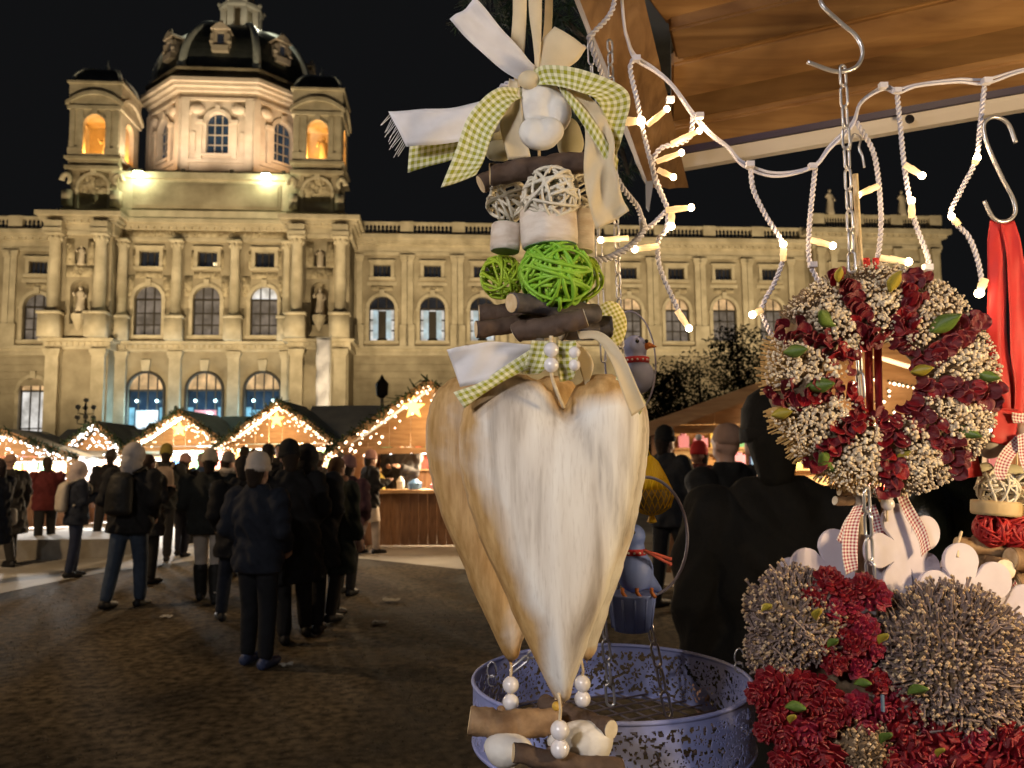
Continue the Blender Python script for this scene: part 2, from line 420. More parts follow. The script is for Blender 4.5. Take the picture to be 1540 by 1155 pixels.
# ---- central block (plane y=0), pavilions (y=-2), wings (y=3)
doors = [(-6.15, 3.9, 1.0, 11.0, True), (0, 3.9, 1.0, 11.0, True), (6.15, 3.9, 1.0, 11.0, True)]
firsts = [(x, 2.9, 15.0, 20.45, True) for x in (-6.15, 0, 6.15)]
smalls = [(x, 2.1, 22.55, 24.3, False) for x in (-6.15, 0, 6.15)]
wl = MB()
wall_row(wl, -9.3, 9.3, 0, 13.2, 0, doors, .9); wall_row(wl, -9.3, 9.3, 13.2, 21.6, 0, firsts, .75); wall_row(wl, -9.3, 9.3, 21.6, 25.4, 0, smalls, .6)
wl.box(-9.3, 9.3, 2.0, 2.2, 0, 28)
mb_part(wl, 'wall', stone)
for i, x in enumerate((-6.15, 0, 6.15)):
    window(x, 2.9, 15.0, 20.45, 0, True, g_dim, 3, (.3, .62), top_mat=[g_dim, g_dim, g_curt][i])
    window(x, 2.1, 22.55, 24.3, 0, False, g_dark, 3, ())
    dwin = window(x, 3.9, 1.0, 11.0, 0, True, g_navy, 4, (.72,), sur=False, top_mat=g_warm, depth=.8)
    da = MB(); da.tube([(q_[0], -.02, q_[1]) for q_ in [(x-1.95, 1.0)]+arcpts(x, 3.9, 11.0, 16)+[(x+1.95, 1.0)]], .17, 6); da.build('dark_arch', framedk, dwin)
    ka = MB(); ka.prism([(x-.35, 11.1), (x+.35, 11.1), (x+.5, 12.3), (x-.5, 12.3)], -.3, .02); ka.build('keystone', stone2, dwin)
    dwin['label'] = 'tall arched entrance with blue-lit lower half and warm fanlight'
    lit = MB(); lit.box(x-1.15, x+1.15, .6, .68, 4.9, 6.9); lit.build('lit_panel', [g_white, g_pink, g_cyan][i], dwin)
    
    for e_ in (-1.58, 1.58): lit = MB(); lit.box(x+e_-.27, x+e_+.27, .62, .68, 3.4, 7.2); lit.build('side_light', g_cyan, dwin)
    lamp('entrance_light', 'POINT', (x, -1.0, 6.5), 420, (.45, .8, 1), museum, .3)
    for sx in (-1, 1):
        sp = MB(); sp.ball((x+sx*1.05, .45, 7.9), .16, 8, 6); sp.build('spot_bulb', glow('cool_spot', (.6, .95, 1), 8, False), dwin)
wv = MB()   # small lit figures in the middle upper window
for k in range(3): wv.box(.5+k*.3, .68+k*.3, .44, .46, 22.85, 23.2)
wv.build('lit_lamps', glow('room_lamp', (1, .75, .4), 2.0, False), museum)
# ledge and cornice of the centre
cn = MB()
cornice(cn, -9.3, 9.3, 0, 0, [(13.2, 13.5, .25), (13.5, 14.0, .18), (14.0, 14.3, .55)], dent=(13.55, 13.95, .3, .62, .3), ends=False)
mb_part(cn, 'ledge', stone2)
cn = MB()
cornice(cn, -9.3, 9.3, 0, 0, [(25.4, 25.8, .2), (25.8, 26.6, .12), (26.6, 26.9, .45), (26.9, 27.25, .8), (27.25, 27.7, 1.05)], yb=2, dent=(26.62, 26.9, .72, .8, .4), ends=False)
mb_part(cn, 'cornice', stone2)
relief(-9.2, 9.2, 25.85, 26.55, -.13, 3, 60, name='frieze')
for x in (-6.15, 0, 6.15):
    for k in range(3): pn = MB(); pn.box(x-2.0+k*1.4, x-.8+k*1.4, -.24, .02, 13.58, 13.96); mb_part(pn, 'frieze_panel', stone3)
for x in (-3.08, 3.08, -8.75, 8.75):
    column(x, -.55, 17.0, 25.4, .52, ped=14.32)
    p_ = MB(); pilaster(p_, x, 0, .4, 13.2, 1.2, .4); mb_part(p_, 'pilaster', stone2)
for x in (-6.15, 0, 6.15):
    for s_ in (-1, 1): relief(x+s_*1.95-.42, x+s_*1.95+.42, 19.3, 21.6, -.02, int(x*3+s_*7), 7)
    relief(x-1.4, x+1.4, 21.3, 22.0, -.02, int(x)+50, 7)
    relief(x-1.75, x-1.25, 22.4, 24.4, -.02, int(x)+9, 4); relief(x+1.25, x+1.75, 22.4, 24.4, -.02, int(x)+11, 4)
# attic above the centre
at = MB()
at.box(-10.2, 10.2, -.9, 3, 27.7, 28.6); at.box(-9.8, 9.8, -.6, 3, 28.6, 32.2); at.box(-10.1, 10.1, -.95, 3.2, 32.2, 32.9); at.box(-9.4, 9.4, -.1, 4, 32.9, 33.4)
at.prism([(-10.2, 28.6), (-9.8, 28.6), (-9.8, 29.4)], -.9, -.6)
mb_part(at, 'attic', stone2)
ap = MB(); ap.box(-7.9, 7.9, -.68, -.58, 28.95, 31.8); ap.box(-7.6, 7.6, -.74, -.66, 29.2, 31.55); mb_part(ap, 'attic_panel', stone)
for x in (-7.1, 6.4):
    fx = MB(); fx.box(x-.35, x+.35, -1.5, -1.1, 32.72, 33.0); fx.cyl((x, -1.3, 32.9), (x, -.6, 32.95), .05)
    fo = mb_part(fx, 'attic_floodlight', framedk)
    ff = MB(); ff.box(x-.45, x+.45, -1.62, -1.04, 32.45, 32.7); ff.build('lamp_face', glow('flood_face', (.93, 1, .62), 26, False), fo)
    lamp('attic_flood_light', 'POINT', (x, -1.75, 32.2), 420, (.95, 1, .6), museum, .25)
# ---- pavilions with towers
def tower_pedestal_scroll(x, s_, y, z):
    o = MB(); pts = []
    for i in range(26):
        t = i/25; a = t*4.3; r_ = 1.0-.75*t
        pts.append((x+s_*(.1+r_*.55*math.cos(a)), y, z+1.2+r_*.95*math.sin(a)))
    o.tube(pts, [.3-.12*i/25 for i in range(26)], 8); o.box(x-.45, x+.45, y-.4, y+.6, z-1.6, z+.1)
    return o
for s_ in (-1, 1):
    cx = s_*12.45; x0, x1 = cx-3.15, cx+3.15
    wl = MB()
    niche = [(cx, 1.9, 15.9, 20.6, True)]; ocul = [(cx, 1.3, 22.3, 24.2, True)]
    wall_row(wl, x0, x1, 0, 13.2, -2, [], .5); wall_row(wl, x0, x1, 13.2, 21.4, -2, niche, .9); wall_row(wl, x0, x1, 21.4, 25.4, -2, ocul, .5)
    wl.box(x0, x1, -1.1, 3.2, 14.3, 21.4); wl.box(x0, x1, -1.45, 3.2, 21.4, 27.5)
    for xx in (x0, x1):
        wl.add([(xx, -2, 0), (xx, 5, 0), (xx, 5, 27.7), (xx, -2, 27.7)], [(0, 1, 2, 3)])
    mb_part(wl, 'pavilion_wall', stone)
    cn = MB()
    cornice(cn, x0, x1, -2, 0, [(25.4, 25.8, .35), (25.8, 26.6, .28), (26.6, 26.9, .6), (26.9, 27.3, .9), (27.3, 27.75, 1.2)], yb=5, dent=(26.62, 26.9, .82, .72, .36))
    mb_part(cn, 'pavilion_cornice', stone2)
    cn = MB(); cornice(cn, x0, x1, -2, 0, [(13.2, 13.5, .25), (13.5, 14.0, .18), (14.0, 14.3, .6)], yb=5, dent=(13.55, 13.95, .3, .6, .3)); mb_part(cn, 'ledge', stone2)
    for xx in (cx-2.3, cx+2.3):
        column(xx, -2.7, 17.0, 25.4, .6, ped=14.32)
        bl_ = MB(); bl_.box(xx-.95, xx+.95, -3.6, -1.9, 25.41, 25.82); bl_.box(xx-.85, xx+.85, -3.45, -1.9, 25.82, 26.6); mb_part(bl_, 'entablature_block', stone2)
        p_ = MB(); pilaster(p_, xx, -2, .4, 13.2, 1.3, .5); mb_part(p_, 'pilaster', stone2)
    mb_part(statue_mb(cx, -1.75, 16.9, 3.0), 'statue', drumst, True, label='robed stone statue in a wall niche')
    pd = MB(); pd.lathe([(.15, 15.2), (.5, 15.9), (.75, 16.5), (.8, 16.9)], (cx, -1.9, 0), 12); mb_part(pd, 'statue_console', stone2)
    relief(cx-1.4, cx+1.4, 20.9, 22.1, -2.02, 80+s_, 9); relief(cx-1.5, cx-.7, 22.2, 25.0, -2.02, 90+s_, 8); relief(cx+.7, cx+1.5, 22.2, 25.0, -2.02, 95+s_, 8)
    mb_part(statue_mb(cx, -1.9, 22.2, 2.1), 'bust', drumst, True)
    # tower
    tx = s_*11.9; hw = 2.65; ty = -1.2; yc = ty+hw
    tb = MB(); tb.box(tx-hw-.5, tx+hw+.5, ty-.4, ty+2*hw+.5, 27.75, 28.5); tb.box(tx-hw+.25, tx+hw-.25, ty+.35, ty+2*hw-.3, 28.5, 32.9)
    tb.box(tx-hw-.25, tx+hw+.25, ty-.3, ty+2*hw+.3, 32.9, 33.25); tb.box(tx-hw, tx+hw, ty, ty+2*hw, 33.25, 34.0); tb.box(tx-hw-.3, tx+hw+.3, ty-.35, ty+2*hw+.35, 34.0, 34.3)
    mb_part(tb, 'tower_base', stone)
    for q_ in (-1, 1): mb_part(tower_pedestal_scroll(tx+q_*2.5, q_, ty-.1, 30.4), 'scroll', stone2, True)
    relief(tx-1.5, tx+1.5, 29.9, 32.6, ty+.33, 120+s_, 12)
    ar = MB(); surround(ar, tx, 3.0, 28.6, 32.4, ty+.35, True, .3, .25); mb_part(ar, 'relief_arch', stone2)
    # tower body with arched openings on three faces
    tw = MB(); th = .5
    op = (tx, 2.3, 34.6, 39.05, True)
    wall_row(tw, tx-hw, tx+hw, 34.3, 41.0, ty, [op], th)
    def side_wall(xx, inward):
        t2 = MB(); wall_row(t2, -hw, hw, 34.3, 41.0, 0, [(0, 2.3, 34.6, 39.05, True)], th)
        tw.add([(xx+inward*q_[1], yc+q_[0], q_[2]) for q_ in t2.v], t2.f)
    side_wall(tx-hw, 1); side_wall(tx+hw, -1)
    tw.box(tx-hw, tx+hw, ty+2*hw-.3, ty+2*hw, 34.3, 41.0)
    tw.box(tx-hw+.02, tx+hw-.02, ty+.02, ty+2*hw-.02, 40.4, 41.0)
    tb_ = mb_part(tw, 'tower_body', stone2)
    tr = MB()
    for q_ in (-1, 1):
        for e in (1.45, 2.3): tr.box(tx+q_*e-.26, tx+q_*e+.26, ty-.16, ty+.01, 35.0, 39.5); 
        tr.box(tx+q_*1.9-.8, tx+q_*1.9+.72, ty-.2, ty+.01, 34.3, 35.3)
    tr.box(tx-hw-.2, tx+hw+.2, ty-.25, ty+2*hw+.25, 39.6, 40.0)
    surround(tr, tx, 2.3, 34.6, 39.05, ty, True, .2, .12)
    # segmental pediments front and side
    for k in range(2):
        t2 = MB(); a = [(-2.95+5.9*i/12, 40.0+1.25*(1-((i-6)/6.)**2)) for i in range(13)]; b_ = [(x_, z_+.42) for x_, z_ in a]
        for p, q2, r_, w_ in zip(a, a[1:], b_[1:], b_):
            t2.hexa([(p[0], -.4, p[1]), (q2[0], -.4, q2[1]), (r_[0], -.4, r_[1]), (w_[0], -.4, w_[1])], [(p[0], .1, p[1]), (q2[0], .1, q2[1]), (r_[0], .1, r_[1]), (w_[0], .1, w_[1])])
        t2.prism([(-2.7, 40.0)]+a[1:-1]+[(2.7, 40.0)], -.12, .05)
        if k == 0: tr.add([(tx+q_[0], ty+q_[1], q_[2]) for q_ in t2.v], t2.f)
        else:
            tr.add([(tx+hw-q_[1], yc+q_[0], q_[2]) for q_ in t2.v], t2.f); tr.add([(tx-hw+q_[1], yc+q_[0], q_[2]) for q_ in t2.v], t2.f)
    tr.box(tx-hw-.1, tx+hw+.1, ty-.1, ty+2*hw+.1, 41.0, 42.5); tr.box(tx-hw-.3, tx+hw+.3, ty-.3, ty+2*hw+.3, 42.5, 42.75)
    mb_part(tr, 'tower_trim', stone2)
    mb_part(statue_mb(tx+.25, yc, 34.35, 3.9, .5*s_), 'statue', drumst, True, label='lit seated stone figure inside the tower arch')
    nb2 = MB(); nb2.box(tx-1.1, tx-.7, ty+.8, ty+1.1, 34.31, 34.5); nb2.build('niche_lamp', glow('niche_lamp_face', (1, .6, .2), 12, False), tb_)
    lamp('tower_niche_light', 'POINT', (tx-.9, ty+1.0, 35.0), 560, (1, .46, .09), museum, .2)
    lamp('tower_niche_light', 'POINT', (tx+1.2, yc+1.2, 35.2), 480, (1, .42, .08), museum, .2)
    # small square dome with ribs and finial
    dm = MB(); prof = [(1, 42.75), (.98, 43.2), (.9, 43.8), (.74, 44.4), (.5, 44.85), (.22, 45.05)]
    dm.loft([[Vector((tx+sx*2.5*k, yc+sy*2.5*k, z)) for sx, sy in ((-1, -1), (1, -1), (1, 1), (-1, 1))] for k, z in prof]); mb_part(dm, 'tower_roof', roofdk)
    rb = MB()
    for sx, sy in ((-1, -1), (1, -1), (1, 1), (-1, 1)): rb.tube([(tx+sx*2.5*k, yc+sy*2.5*k, z) for k, z in prof], .22, 6)
    rb.lathe([(.5, 45.0), (.45, 45.3), (.2, 45.45), (.3, 45.7), (.12, 46.0), (.05, 46.6)], (tx, yc, 0), 10)
    mb_part(rb, 'tower_roof_rib', ribm, True)
# ---- drum and dome
dy = 11.9
def octo(ap_, fh, z, dz=0): return [Vector((x_, dy+y_, z)) for x_, y_ in ((-fh, -ap_), (fh, -ap_), (ap_, -fh), (ap_, fh), (fh, ap_), (-fh, ap_), (-ap_, fh), (-ap_, -fh))]
def oc(k): return 9.3*k, 4.3*k
dr = MB()
faces = [(0, -9.3, 0, 8.6)]
corner = octo(9.3, 4.3, 0)
for i in range(8):
    a, b_ = corner[i], corner[(i+1) % 8]; d = (b_-a); L = d.length; d.normalize(); nrm = Vector((d.y, -d.x, 0))
    t2 = MB(); wall_row(t2, 0, L, 33.0, 43.7, 0, [(L/2, 2.5, 36.4, 41.3, True)], .6)
    dr.add([a+d*q_[0]-nrm*q_[1]+Vector((0, 0, q_[2])) for q_ in t2.v], t2.f)
dr.loft([octo(8.2, 3.8, 33.2), octo(8.2, 3.8, 46)])
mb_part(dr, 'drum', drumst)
dc = MB()
for z0, z1, k in [(33.0, 33.9, 1.045), (33.9, 34.3, 1.025), (35.3, 35.7, 1.03), (42.7, 43.0, 1.03), (43.7, 44.1, 1.05), (44.1, 44.5, 1.1), (44.5, 44.95, 1.14)]:
    dc.loft([octo(*oc(k), z0), octo(*oc(k), z1)])
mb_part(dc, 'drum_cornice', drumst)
gl = MB(); gl.loft([octo(*oc(1.03), 44.95), octo(*oc(1.03), 46.1)]); gl.loft([octo(*oc(1.07), 46.1), octo(*oc(1.07), 46.45)])
mb_part(gl, 'drum_parapet', stone)
for i in (6, 7, 0, 1, 2):
    a, b_ = corner[i], corner[(i+1) % 8]; d = (b_-a); L = d.length; d.normalize(); nrm = Vector((d.y, -d.x, 0))
    def TL(mb_): mb_.v = [tuple(a+d*q_[0]-nrm*q_[1]+Vector((0, 0, q_[2]))) for q_ in mb_.v]; return mb_
    t2 = MB(); surround(t2, L/2, 2.5, 36.4, 41.3, 0, True, .45, .2)
    for e in (-1, 1):
        t2.box(L/2+e*1.95-.28, L/2+e*1.95+.28, -.34, .02, 35.75, 39.9); t2.box(L/2+e*1.95-.4, L/2+e*1.95+.4, -.45, .02, 39.9, 40.3)
        t2.box(L/2+e*3.55-.42, L/2+e*3.55+.42, -.3, .02, 34.3, 42.7)
        t2.box(L/2+e*2.8-.35, L/2+e*2.8+.35, -.1, .02, 36.6, 39.0)
        t2.ball((L/2+e*2.3, -.15, 41.7), .75, 9, 7, (1.1, .5, .8)); t2.ball((L/2+e*3.2, -.12, 41.3), .4, 8, 6, (1, .5, 1))
    wo = mb_part(TL(t2), 'window', drumst)
    p = MB(); pts = [(L/2-1.24, 36.4)]+arcpts(L/2, 2.48, 41.29)+[(L/2+1.24, 36.4)]; p.prism(pts, .5, .54); TL(p).build('pane', g_navy, wo)
    f = MB()
    for k in (-.42, .42): f.box(L/2+k-.06, L/2+k+.06, .4, .49, 36.4, 41.1)
    for z in (37.6, 38.8, 40.0): f.box(L/2-1.24, L/2+1.24, .38, .488, z-.06, z+.06)
    TL(f).build('frame', frameltm, wo)
dprof = []
for i in range(13):
    t = i/12*R(74); dprof.append((math.cos(t)**.9, 46.45+8.9*math.sin(t)/math.sin(R(74))))
dm = MB(); dm.loft([octo(*oc(.97*k), z) for k, z in dprof]); mb_part(dm, 'dome_roof', roofdk)
for i in range(8):
    rb = MB(); pts = [octo(*oc(.985*k), z)[i] for k, z in dprof]; rb.tube(pts, [.5-.014*j for j in range(13)], 6); rb.box(pts[0].x-.45, pts[0].x+.45, pts[0].y-.45, pts[0].y+.45, 46.4, 47.2)
    mb_part(rb, 'dome_rib', ribm, True)
for i in range(8):
    if i in (3, 4, 5): continue
    k, z = dprof[3]; cs = octo(*oc(.97*k), z); a, b_ = cs[i], cs[(i+1) % 8]; d = (b_-a).normalized(); nrm = Vector((d.y, -d.x, 0)); mid = (a+b_)/2
    t2 = MB(); t2.box(-.95, .95, -.75, 1.4, -.6, .1); wall_row(t2, -.8, .8, .1, 2.1, -.5, [(0, .8, .4, 1.7, False)], .3); t2.box(-.8, .8, -.2, 2.2, .1, 2.1)
    for e in (-1, 1): t2.box(e*.9-.2, e*.9+.2, -.65, .2, .1, 1.5); t2.ball((e*1.0, -.5, .6), .3, 8, 6)
    t2.prism([(-1.15, 2.1), (-.5, 2.7), (0, 2.95), (.5, 2.7), (1.15, 2.1)], -.7, 1.6); t2.ball((0, -.3, 3.1), .25, 8, 6)
    t2.v = [tuple(mid+d*q_[0]-nrm*(q_[1])+Vector((0, 0, q_[2]))) for q_ in t2.v]
    do = mb_part(t2, 'dome_dormer', drumst)
    p = MB(); p.box(-.4, .4, -.22, -.203, .4, 1.7); p.v = [tuple(mid+d*q_[0]-nrm*(q_[1])+Vector((0, 0, q_[2]))) for q_ in p.v]; p.build('pane', g_dark, do)
ln = MB(); ln.lathe([(2.9, 54.85), (2.9, 55.25), (2.4, 55.35), (2.4, 55.85)], (0, dy, 0), 8, R(22.5)); ln.lathe([(2.6, 58.45), (2.8, 58.65), (2.8, 59.05), (2.2, 59.45), (1.7, 60.45), (.8, 61.25), (.3, 62.85)], (0, dy, 0), 8, R(22.5))
for k in range(8):
    a = R(22.5)+k*math.pi/4; x_, y_ = 2.15*math.cos(a), dy+2.15*math.sin(a); ln.box(x_-.36, x_+.36, y_-.36, y_+.36, 55.65, 58.55)
    ln.ball((2.7*math.cos(a), dy+2.7*math.sin(a), 59.20), .3, 8, 6)
mb_part(ln, 'lantern', drumst)
lc = MB(); lc.lathe([(1.7, 55.55), (1.7, 58.55)], (0, dy, 0), 8, R(22.5)); mb_part(lc, 'lantern_core', stone)
# ---- wings
def wing(x0, x1, centres, ground_ops, mats, plain_base):
    wl = MB(); y = 3
    g_ops = [(c_, 2.9, 1.0, 10.7, True) for c_ in ground_ops]
    wall_row(wl, x0, x1, 0, 13.2, y, g_ops, .7)
    wall_row(wl, x0, x1, 13.2, 21.2, y, [(c_, 2.9, 14.9, 20.1, True) for c_ in centres], .7)
    wall_row(wl, x0, x1, 21.2, 25.0, y, [(c_, 2.0, 22.3, 23.75, False) for c_ in centres], .5)
    wl.box(x0, x1, y+14, y+14.3, 0, 27); wl.add([(x0, y, 26.9), (x1, y, 26.9), (x1, y+14, 26.9), (x0, y+14, 26.9)], [(0, 1, 2, 3)])
    mb_part(wl, 'wing_wall', stone)
    cn = MB()
    cornice(cn, x0, x1, y, 0, [(13.2, 13.5, .2), (13.5, 13.9, .1), (13.9, 14.25, .4)], ends=False)
    mb_part(cn, 'ledge', stone2); cn = MB()
    cornice(cn, x0, x1, y, 0, [(24.9, 25.3, .15), (25.3, 26.1, .06), (26.1, 26.4, .4), (26.4, 26.75, .7), (26.75, 27.2, .95)], ends=False, dent=(26.12, 26.4, .6, .75, .36))
    mb_part(cn, 'wing_cornice', stone2)
    balustrade('balustrade', x0, x1, y-.2, 27.2, 28.75)
    rus = MB(); z = 1.0
    gs = sorted(g_ops)
    while z < 13:
        cur = x0
        for c_, wd, zb, zt, _ in gs:
            if z+.8 < zt-.2:
                if c_-wd/2-.35 > cur: rus.box(cur, c_-wd/2-.35, y-.09, y+.01, z, z+.72)
                cur = c_+wd/2+.35
        rus.box(cur, x1, y-.09, y+.01, z, z+.72); z += .8
    mb_part(rus, 'rusticated_courses', stone)
    for i, c_ in enumerate(centres):
        m1, m2 = mats[i % len(mats)]
        window(c_, 2.9, 14.9, 20.1, y, True, m1, 3, (.33, .66), top_mat=m2)
        window(c_, 2.0, 22.3, 23.75, y, False, g_dark, 4, ())
        pl = MB()
        for e in (-2.55, 2.55) :
            pilaster(pl, c_+e, y, 14.3, 24.9, .62, .3)
            pl.box(c_+e-.5, c_+e+.5, y-.42, y+.01, 14.26, 16.7)
        pl.box(c_-1.7, c_+1.7, y-.1, y+.01, 21.35, 21.75)
        mb_part(pl, 'pilaster', stone2)
        relief(c_-1.25, c_+1.25, 20.75, 21.3, y-.02, i*7+200, 7)
    for c_ in ground_ops:
        window(c_, 2.9, 1.0, 10.7, y, True, g_curt, 3, (.5,), top_mat=g_warm)
bay = 5.79
wing(-33.6, -15.6, [-19.15, -24.94, -30.7], [-19.15, -24.94, -30.7], [(g_dim, g_dim)], False)
rc = [18.75+bay*k for k in range(9)]
wing(15.6, 69.6, rc, [], [(g_curt, g_dark), (g_curt, g_dark), (g_curt, g_dark), (g_dim, g_warm), (g_dim, g_warm), (g_dim, g_warm), (g_dim, g_warm), (g_dim, g_warm), (g_dim, g_warm)], True)
# cool curtain strips seen in the near wing windows
for c_ in rc[:3]:
    cs = MB(); cs.box(c_-.42, c_+.42, 3.42, 3.46, 14.95, 18.4); mb_part(cs, 'dark_curtain_gap', framedk)
    cs = MB()
    for e in (-.75, .75): cs.box(c_+e-.3, c_+e+.3, 3.40, 3.445, 15.2, 18.5)
    mb_part(cs, 'curtain', winmat('curtain_blue', (.3, .35, .4), (.45, .68, .85), .55))
# end pavilion on the right
ex0, ex1 = 70.0, 86.0; ey = 1.6
wl = MB(); ecs = [73.2, 78, 82.8]
wall_row(wl, ex0, ex1, 0, 13.2, ey, []); wall_row(wl, ex0, ex1, 13.2, 21.2, ey, [(c_, 2.9, 14.9, 20.1, True) for c_ in ecs]); wall_row(wl, ex0, ex1, 21.2, 26, ey, [(c_, 2, 22.3, 23.75, False) for c_ in ecs], .5)
for xx in (ex0, ex1): wl.add([(xx, ey, 0), (xx, ey+18, 0), (xx, ey+18, 28.4), (xx, ey, 28.4)], [(0, 1, 2, 3)])
wl.add([(69.6, 3, 0), (ex0, 3, 0), (ex0, 3, 27), (69.6, 3, 27)], [(0, 1, 2, 3)])
mb_part(wl, 'end_pavilion_wall', stone)
cn = MB(); cornice(cn, ex0, ex1, ey, 0, [(26, 26.5, .2), (26.5, 27.3, .12), (27.3, 27.7, .6), (27.7, 28.3, 1.0)], yb=16, dent=(27.32, 27.7, .8, .8, .4)); mb_part(cn, 'end_pavilion_cornice', stone2); cn = MB(); cornice(cn, ex0, ex1, ey, 0, [(13.2, 13.5, .2), (13.5, 13.9, .1), (13.9, 14.25, .4)]); mb_part(cn, 'ledge', stone2)
balustrade('balustrade', ex0+.6, ex1-.6, ey-.1, 28.3, 30.1)
for c_ in ecs: window(c_, 2.9, 14.9, 20.1, ey, True, g_dim, 3, top_mat=g_warm); window(c_, 2, 22.3, 23.75, ey, False, g_dark, 4, ())
for xx in (ex0+.8, ex0+2.4, 75.6, 80.4, ex1-2.4, ex1-.8): pl = MB(); pilaster(pl, xx, ey, 14.3, 26, .8, .35); mb_part(pl, 'pilaster', stone2)
for xx in (72.3, 81.4): mb_part(statue_mb(xx, ey, 30.1, 3.2, .3), 'roof_statue', drumst, True, label='stone statue on the roof balustrade')
# facade floodlights standing on the ground behind the huts
def floodlight(lx, ly, power, tx, tz, where, col=(1, .785, .46), spot=94, z=1.3):
    wp = Matrix.Translation(BO) @ Matrix.Rotation(BR, 4, 'Z') @ Vector((lx, ly, 0)); tp = Matrix.Translation(BO) @ Matrix.Rotation(BR, 4, 'Z') @ Vector((tx, 0, tz+10))
    e = empty('floodlight', wp, 0, 'low floodlight washing the museum '+where, 'floodlight', 'facade floodlights')
    o = MB(); o.box(wp.x-.3, wp.x+.3, wp.y-.3, wp.y+.3, 0, .12); o.cyl((wp.x, wp.y, .1), (wp.x, wp.y, z-.3), .05); o.build('stand', framedk, e)
    o = MB(); o.box(wp.x-.35, wp.x+.35, wp.y-.28, wp.y+.02, z-.35, z+.2); h = o.build('housing', framedk, e)
    o = MB(); o.box(wp.x-.3, wp.x+.3, wp.y+.02, wp.y+.05, z-.3, z+.15); o.build('lens', glow('flood_lens', col, 6, False), h)
    lamp('flood_beam', 'SPOT', (wp.x, wp.y+.2, z), power, col, e, .3, tp, spot, 1.0)
WHERE = ['left wing', 'left pavilion', 'entrance arches', 'right pavilion', 'wing behind the hearts', 'wing left of the berry wreath', 'wing behind the berry wreath', 'far end pavilion']
for wi, (lx, ly, pw, tx, tz) in enumerate([(-24, -24, 17000, -20, 15), (-10, -26, 21000, -9, 19), (4, -26, 21000, 3, 19), (17, -25, 19500, 17, 16), (33, -24, 21000, 33, 16), (49, -24, 21000, 49, 16), (65, -24, 21000, 66, 16), (80, -24, 21000, 79, 17)]):
    floodlight(lx, ly, pw, tx, tz, WHERE[wi])
# pink-white light on the drum from the roof terrace
for lx, pw in ((-8.2, 2300), (-2.6, 1500), (2.6, 1500), (8.2, 2300)):
    o = MB(); o.box(lx-.2, lx+.2, -.95, -.6, 32.92, 33.3); mb_part(o, 'roof_floodlight', framedk)
    l_ = lamp('drum_flood', 'SPOT', (lx, -1.2, 33.6), pw, (1, .77, .55), museum, .4, None, 120, 1.0)
    d_ = Vector((lx*.45, 6, 50))-Vector((lx, -1.2, 33.6)); l_.rotation_euler = d_.to_track_quat('-Z', 'Y').to_euler()

for lx in (-3.3, 3.3):
    o = MB(); o.box(lx-.2, lx+.2, dy-4.0, dy-3.6, 53.4, 54.4); mb_part(o, 'lantern_floodlight', framedk)
    lamp('lantern_flood', 'POINT', (lx, dy-4.6, 54.9), 260, (1, .95, .7), museum, .2)
# ================================================================== MARKET HUTS
woodh = mk('hut_wood', (.20, .10, .05), (.30, .16, .08), rough=.7, scale=3, stretch=(6, 6, 1), bump=.3)
woodl = mk('hut_wood_light', (.42, .25, .12), (.55, .35, .18), rough=.65, scale=3, stretch=(1, 6, 6), bump=.2)
tarp = mk('roof_felt_dark', (.24, .265, .27), (.32, .345, .345), rough=.85, scale=2, bump=.3)
tarpt = mk('roof_tarp_teal', (.34, .66, .70), (.44, .74, .78), rough=.55, scale=2.5, bump=.6)
bulb_far = glow('garland_bulb', (1, .66, .42), 6, False)
bulb_wht = glow('garland_bulb_white', (1, .9, .85), 8, False)
starm = glow('star_light', (1, .55, .12), 4.5, False)
tubem = glow('hut_lamp_tube', (1, .95, .88), 9, False)
pine = mk('garland_green', (.02, .04, .02), (.04, .07, .03), rough=.8, scale=30)
goods_cols = [(.7, .08, .06), (.75, .6, .15), (.1, .25, .55), (.8, .78, .72), (.12, .4, .2), (.75, .35, .5), (.5, .3, .12)]
goods = [mk('goods_%d' % i, c, rough=.5) for i, c in enumerate(goods_cols)]
def star_mb(c, r, u, v, nrm, k=5, inner=.42, th=.03):
    c = Vector(c); n = 2*k; o = MB()
    pts = [c+(u*math.cos(math.pi/2+math.pi*i/k)+v*math.sin(math.pi/2+math.pi*i/k))*(r if i % 2 == 0 else r*inner) for i in range(n)]
    o.add([p-nrm*th for p in pts]+[p+nrm*th for p in pts], [tuple(range(n)), tuple(range(2*n-1, n-1, -1))]+[(i, i+n, (i+1) % n+n, (i+1) % n) for i in range(n)])
    return o
def octa0(mb, c, r): mb.add([c+Vector(k)*r for k in ((1, 0, 0), (-1, 0, 0), (0, 1, 0), (0, -1, 0), (0, 0, 1), (0, 0, -1))], [(0, 2, 4), (2, 1, 4), (1, 3, 4), (3, 0, 4), (2, 0, 5), (1, 2, 5), (3, 1, 5), (0, 3, 5)])
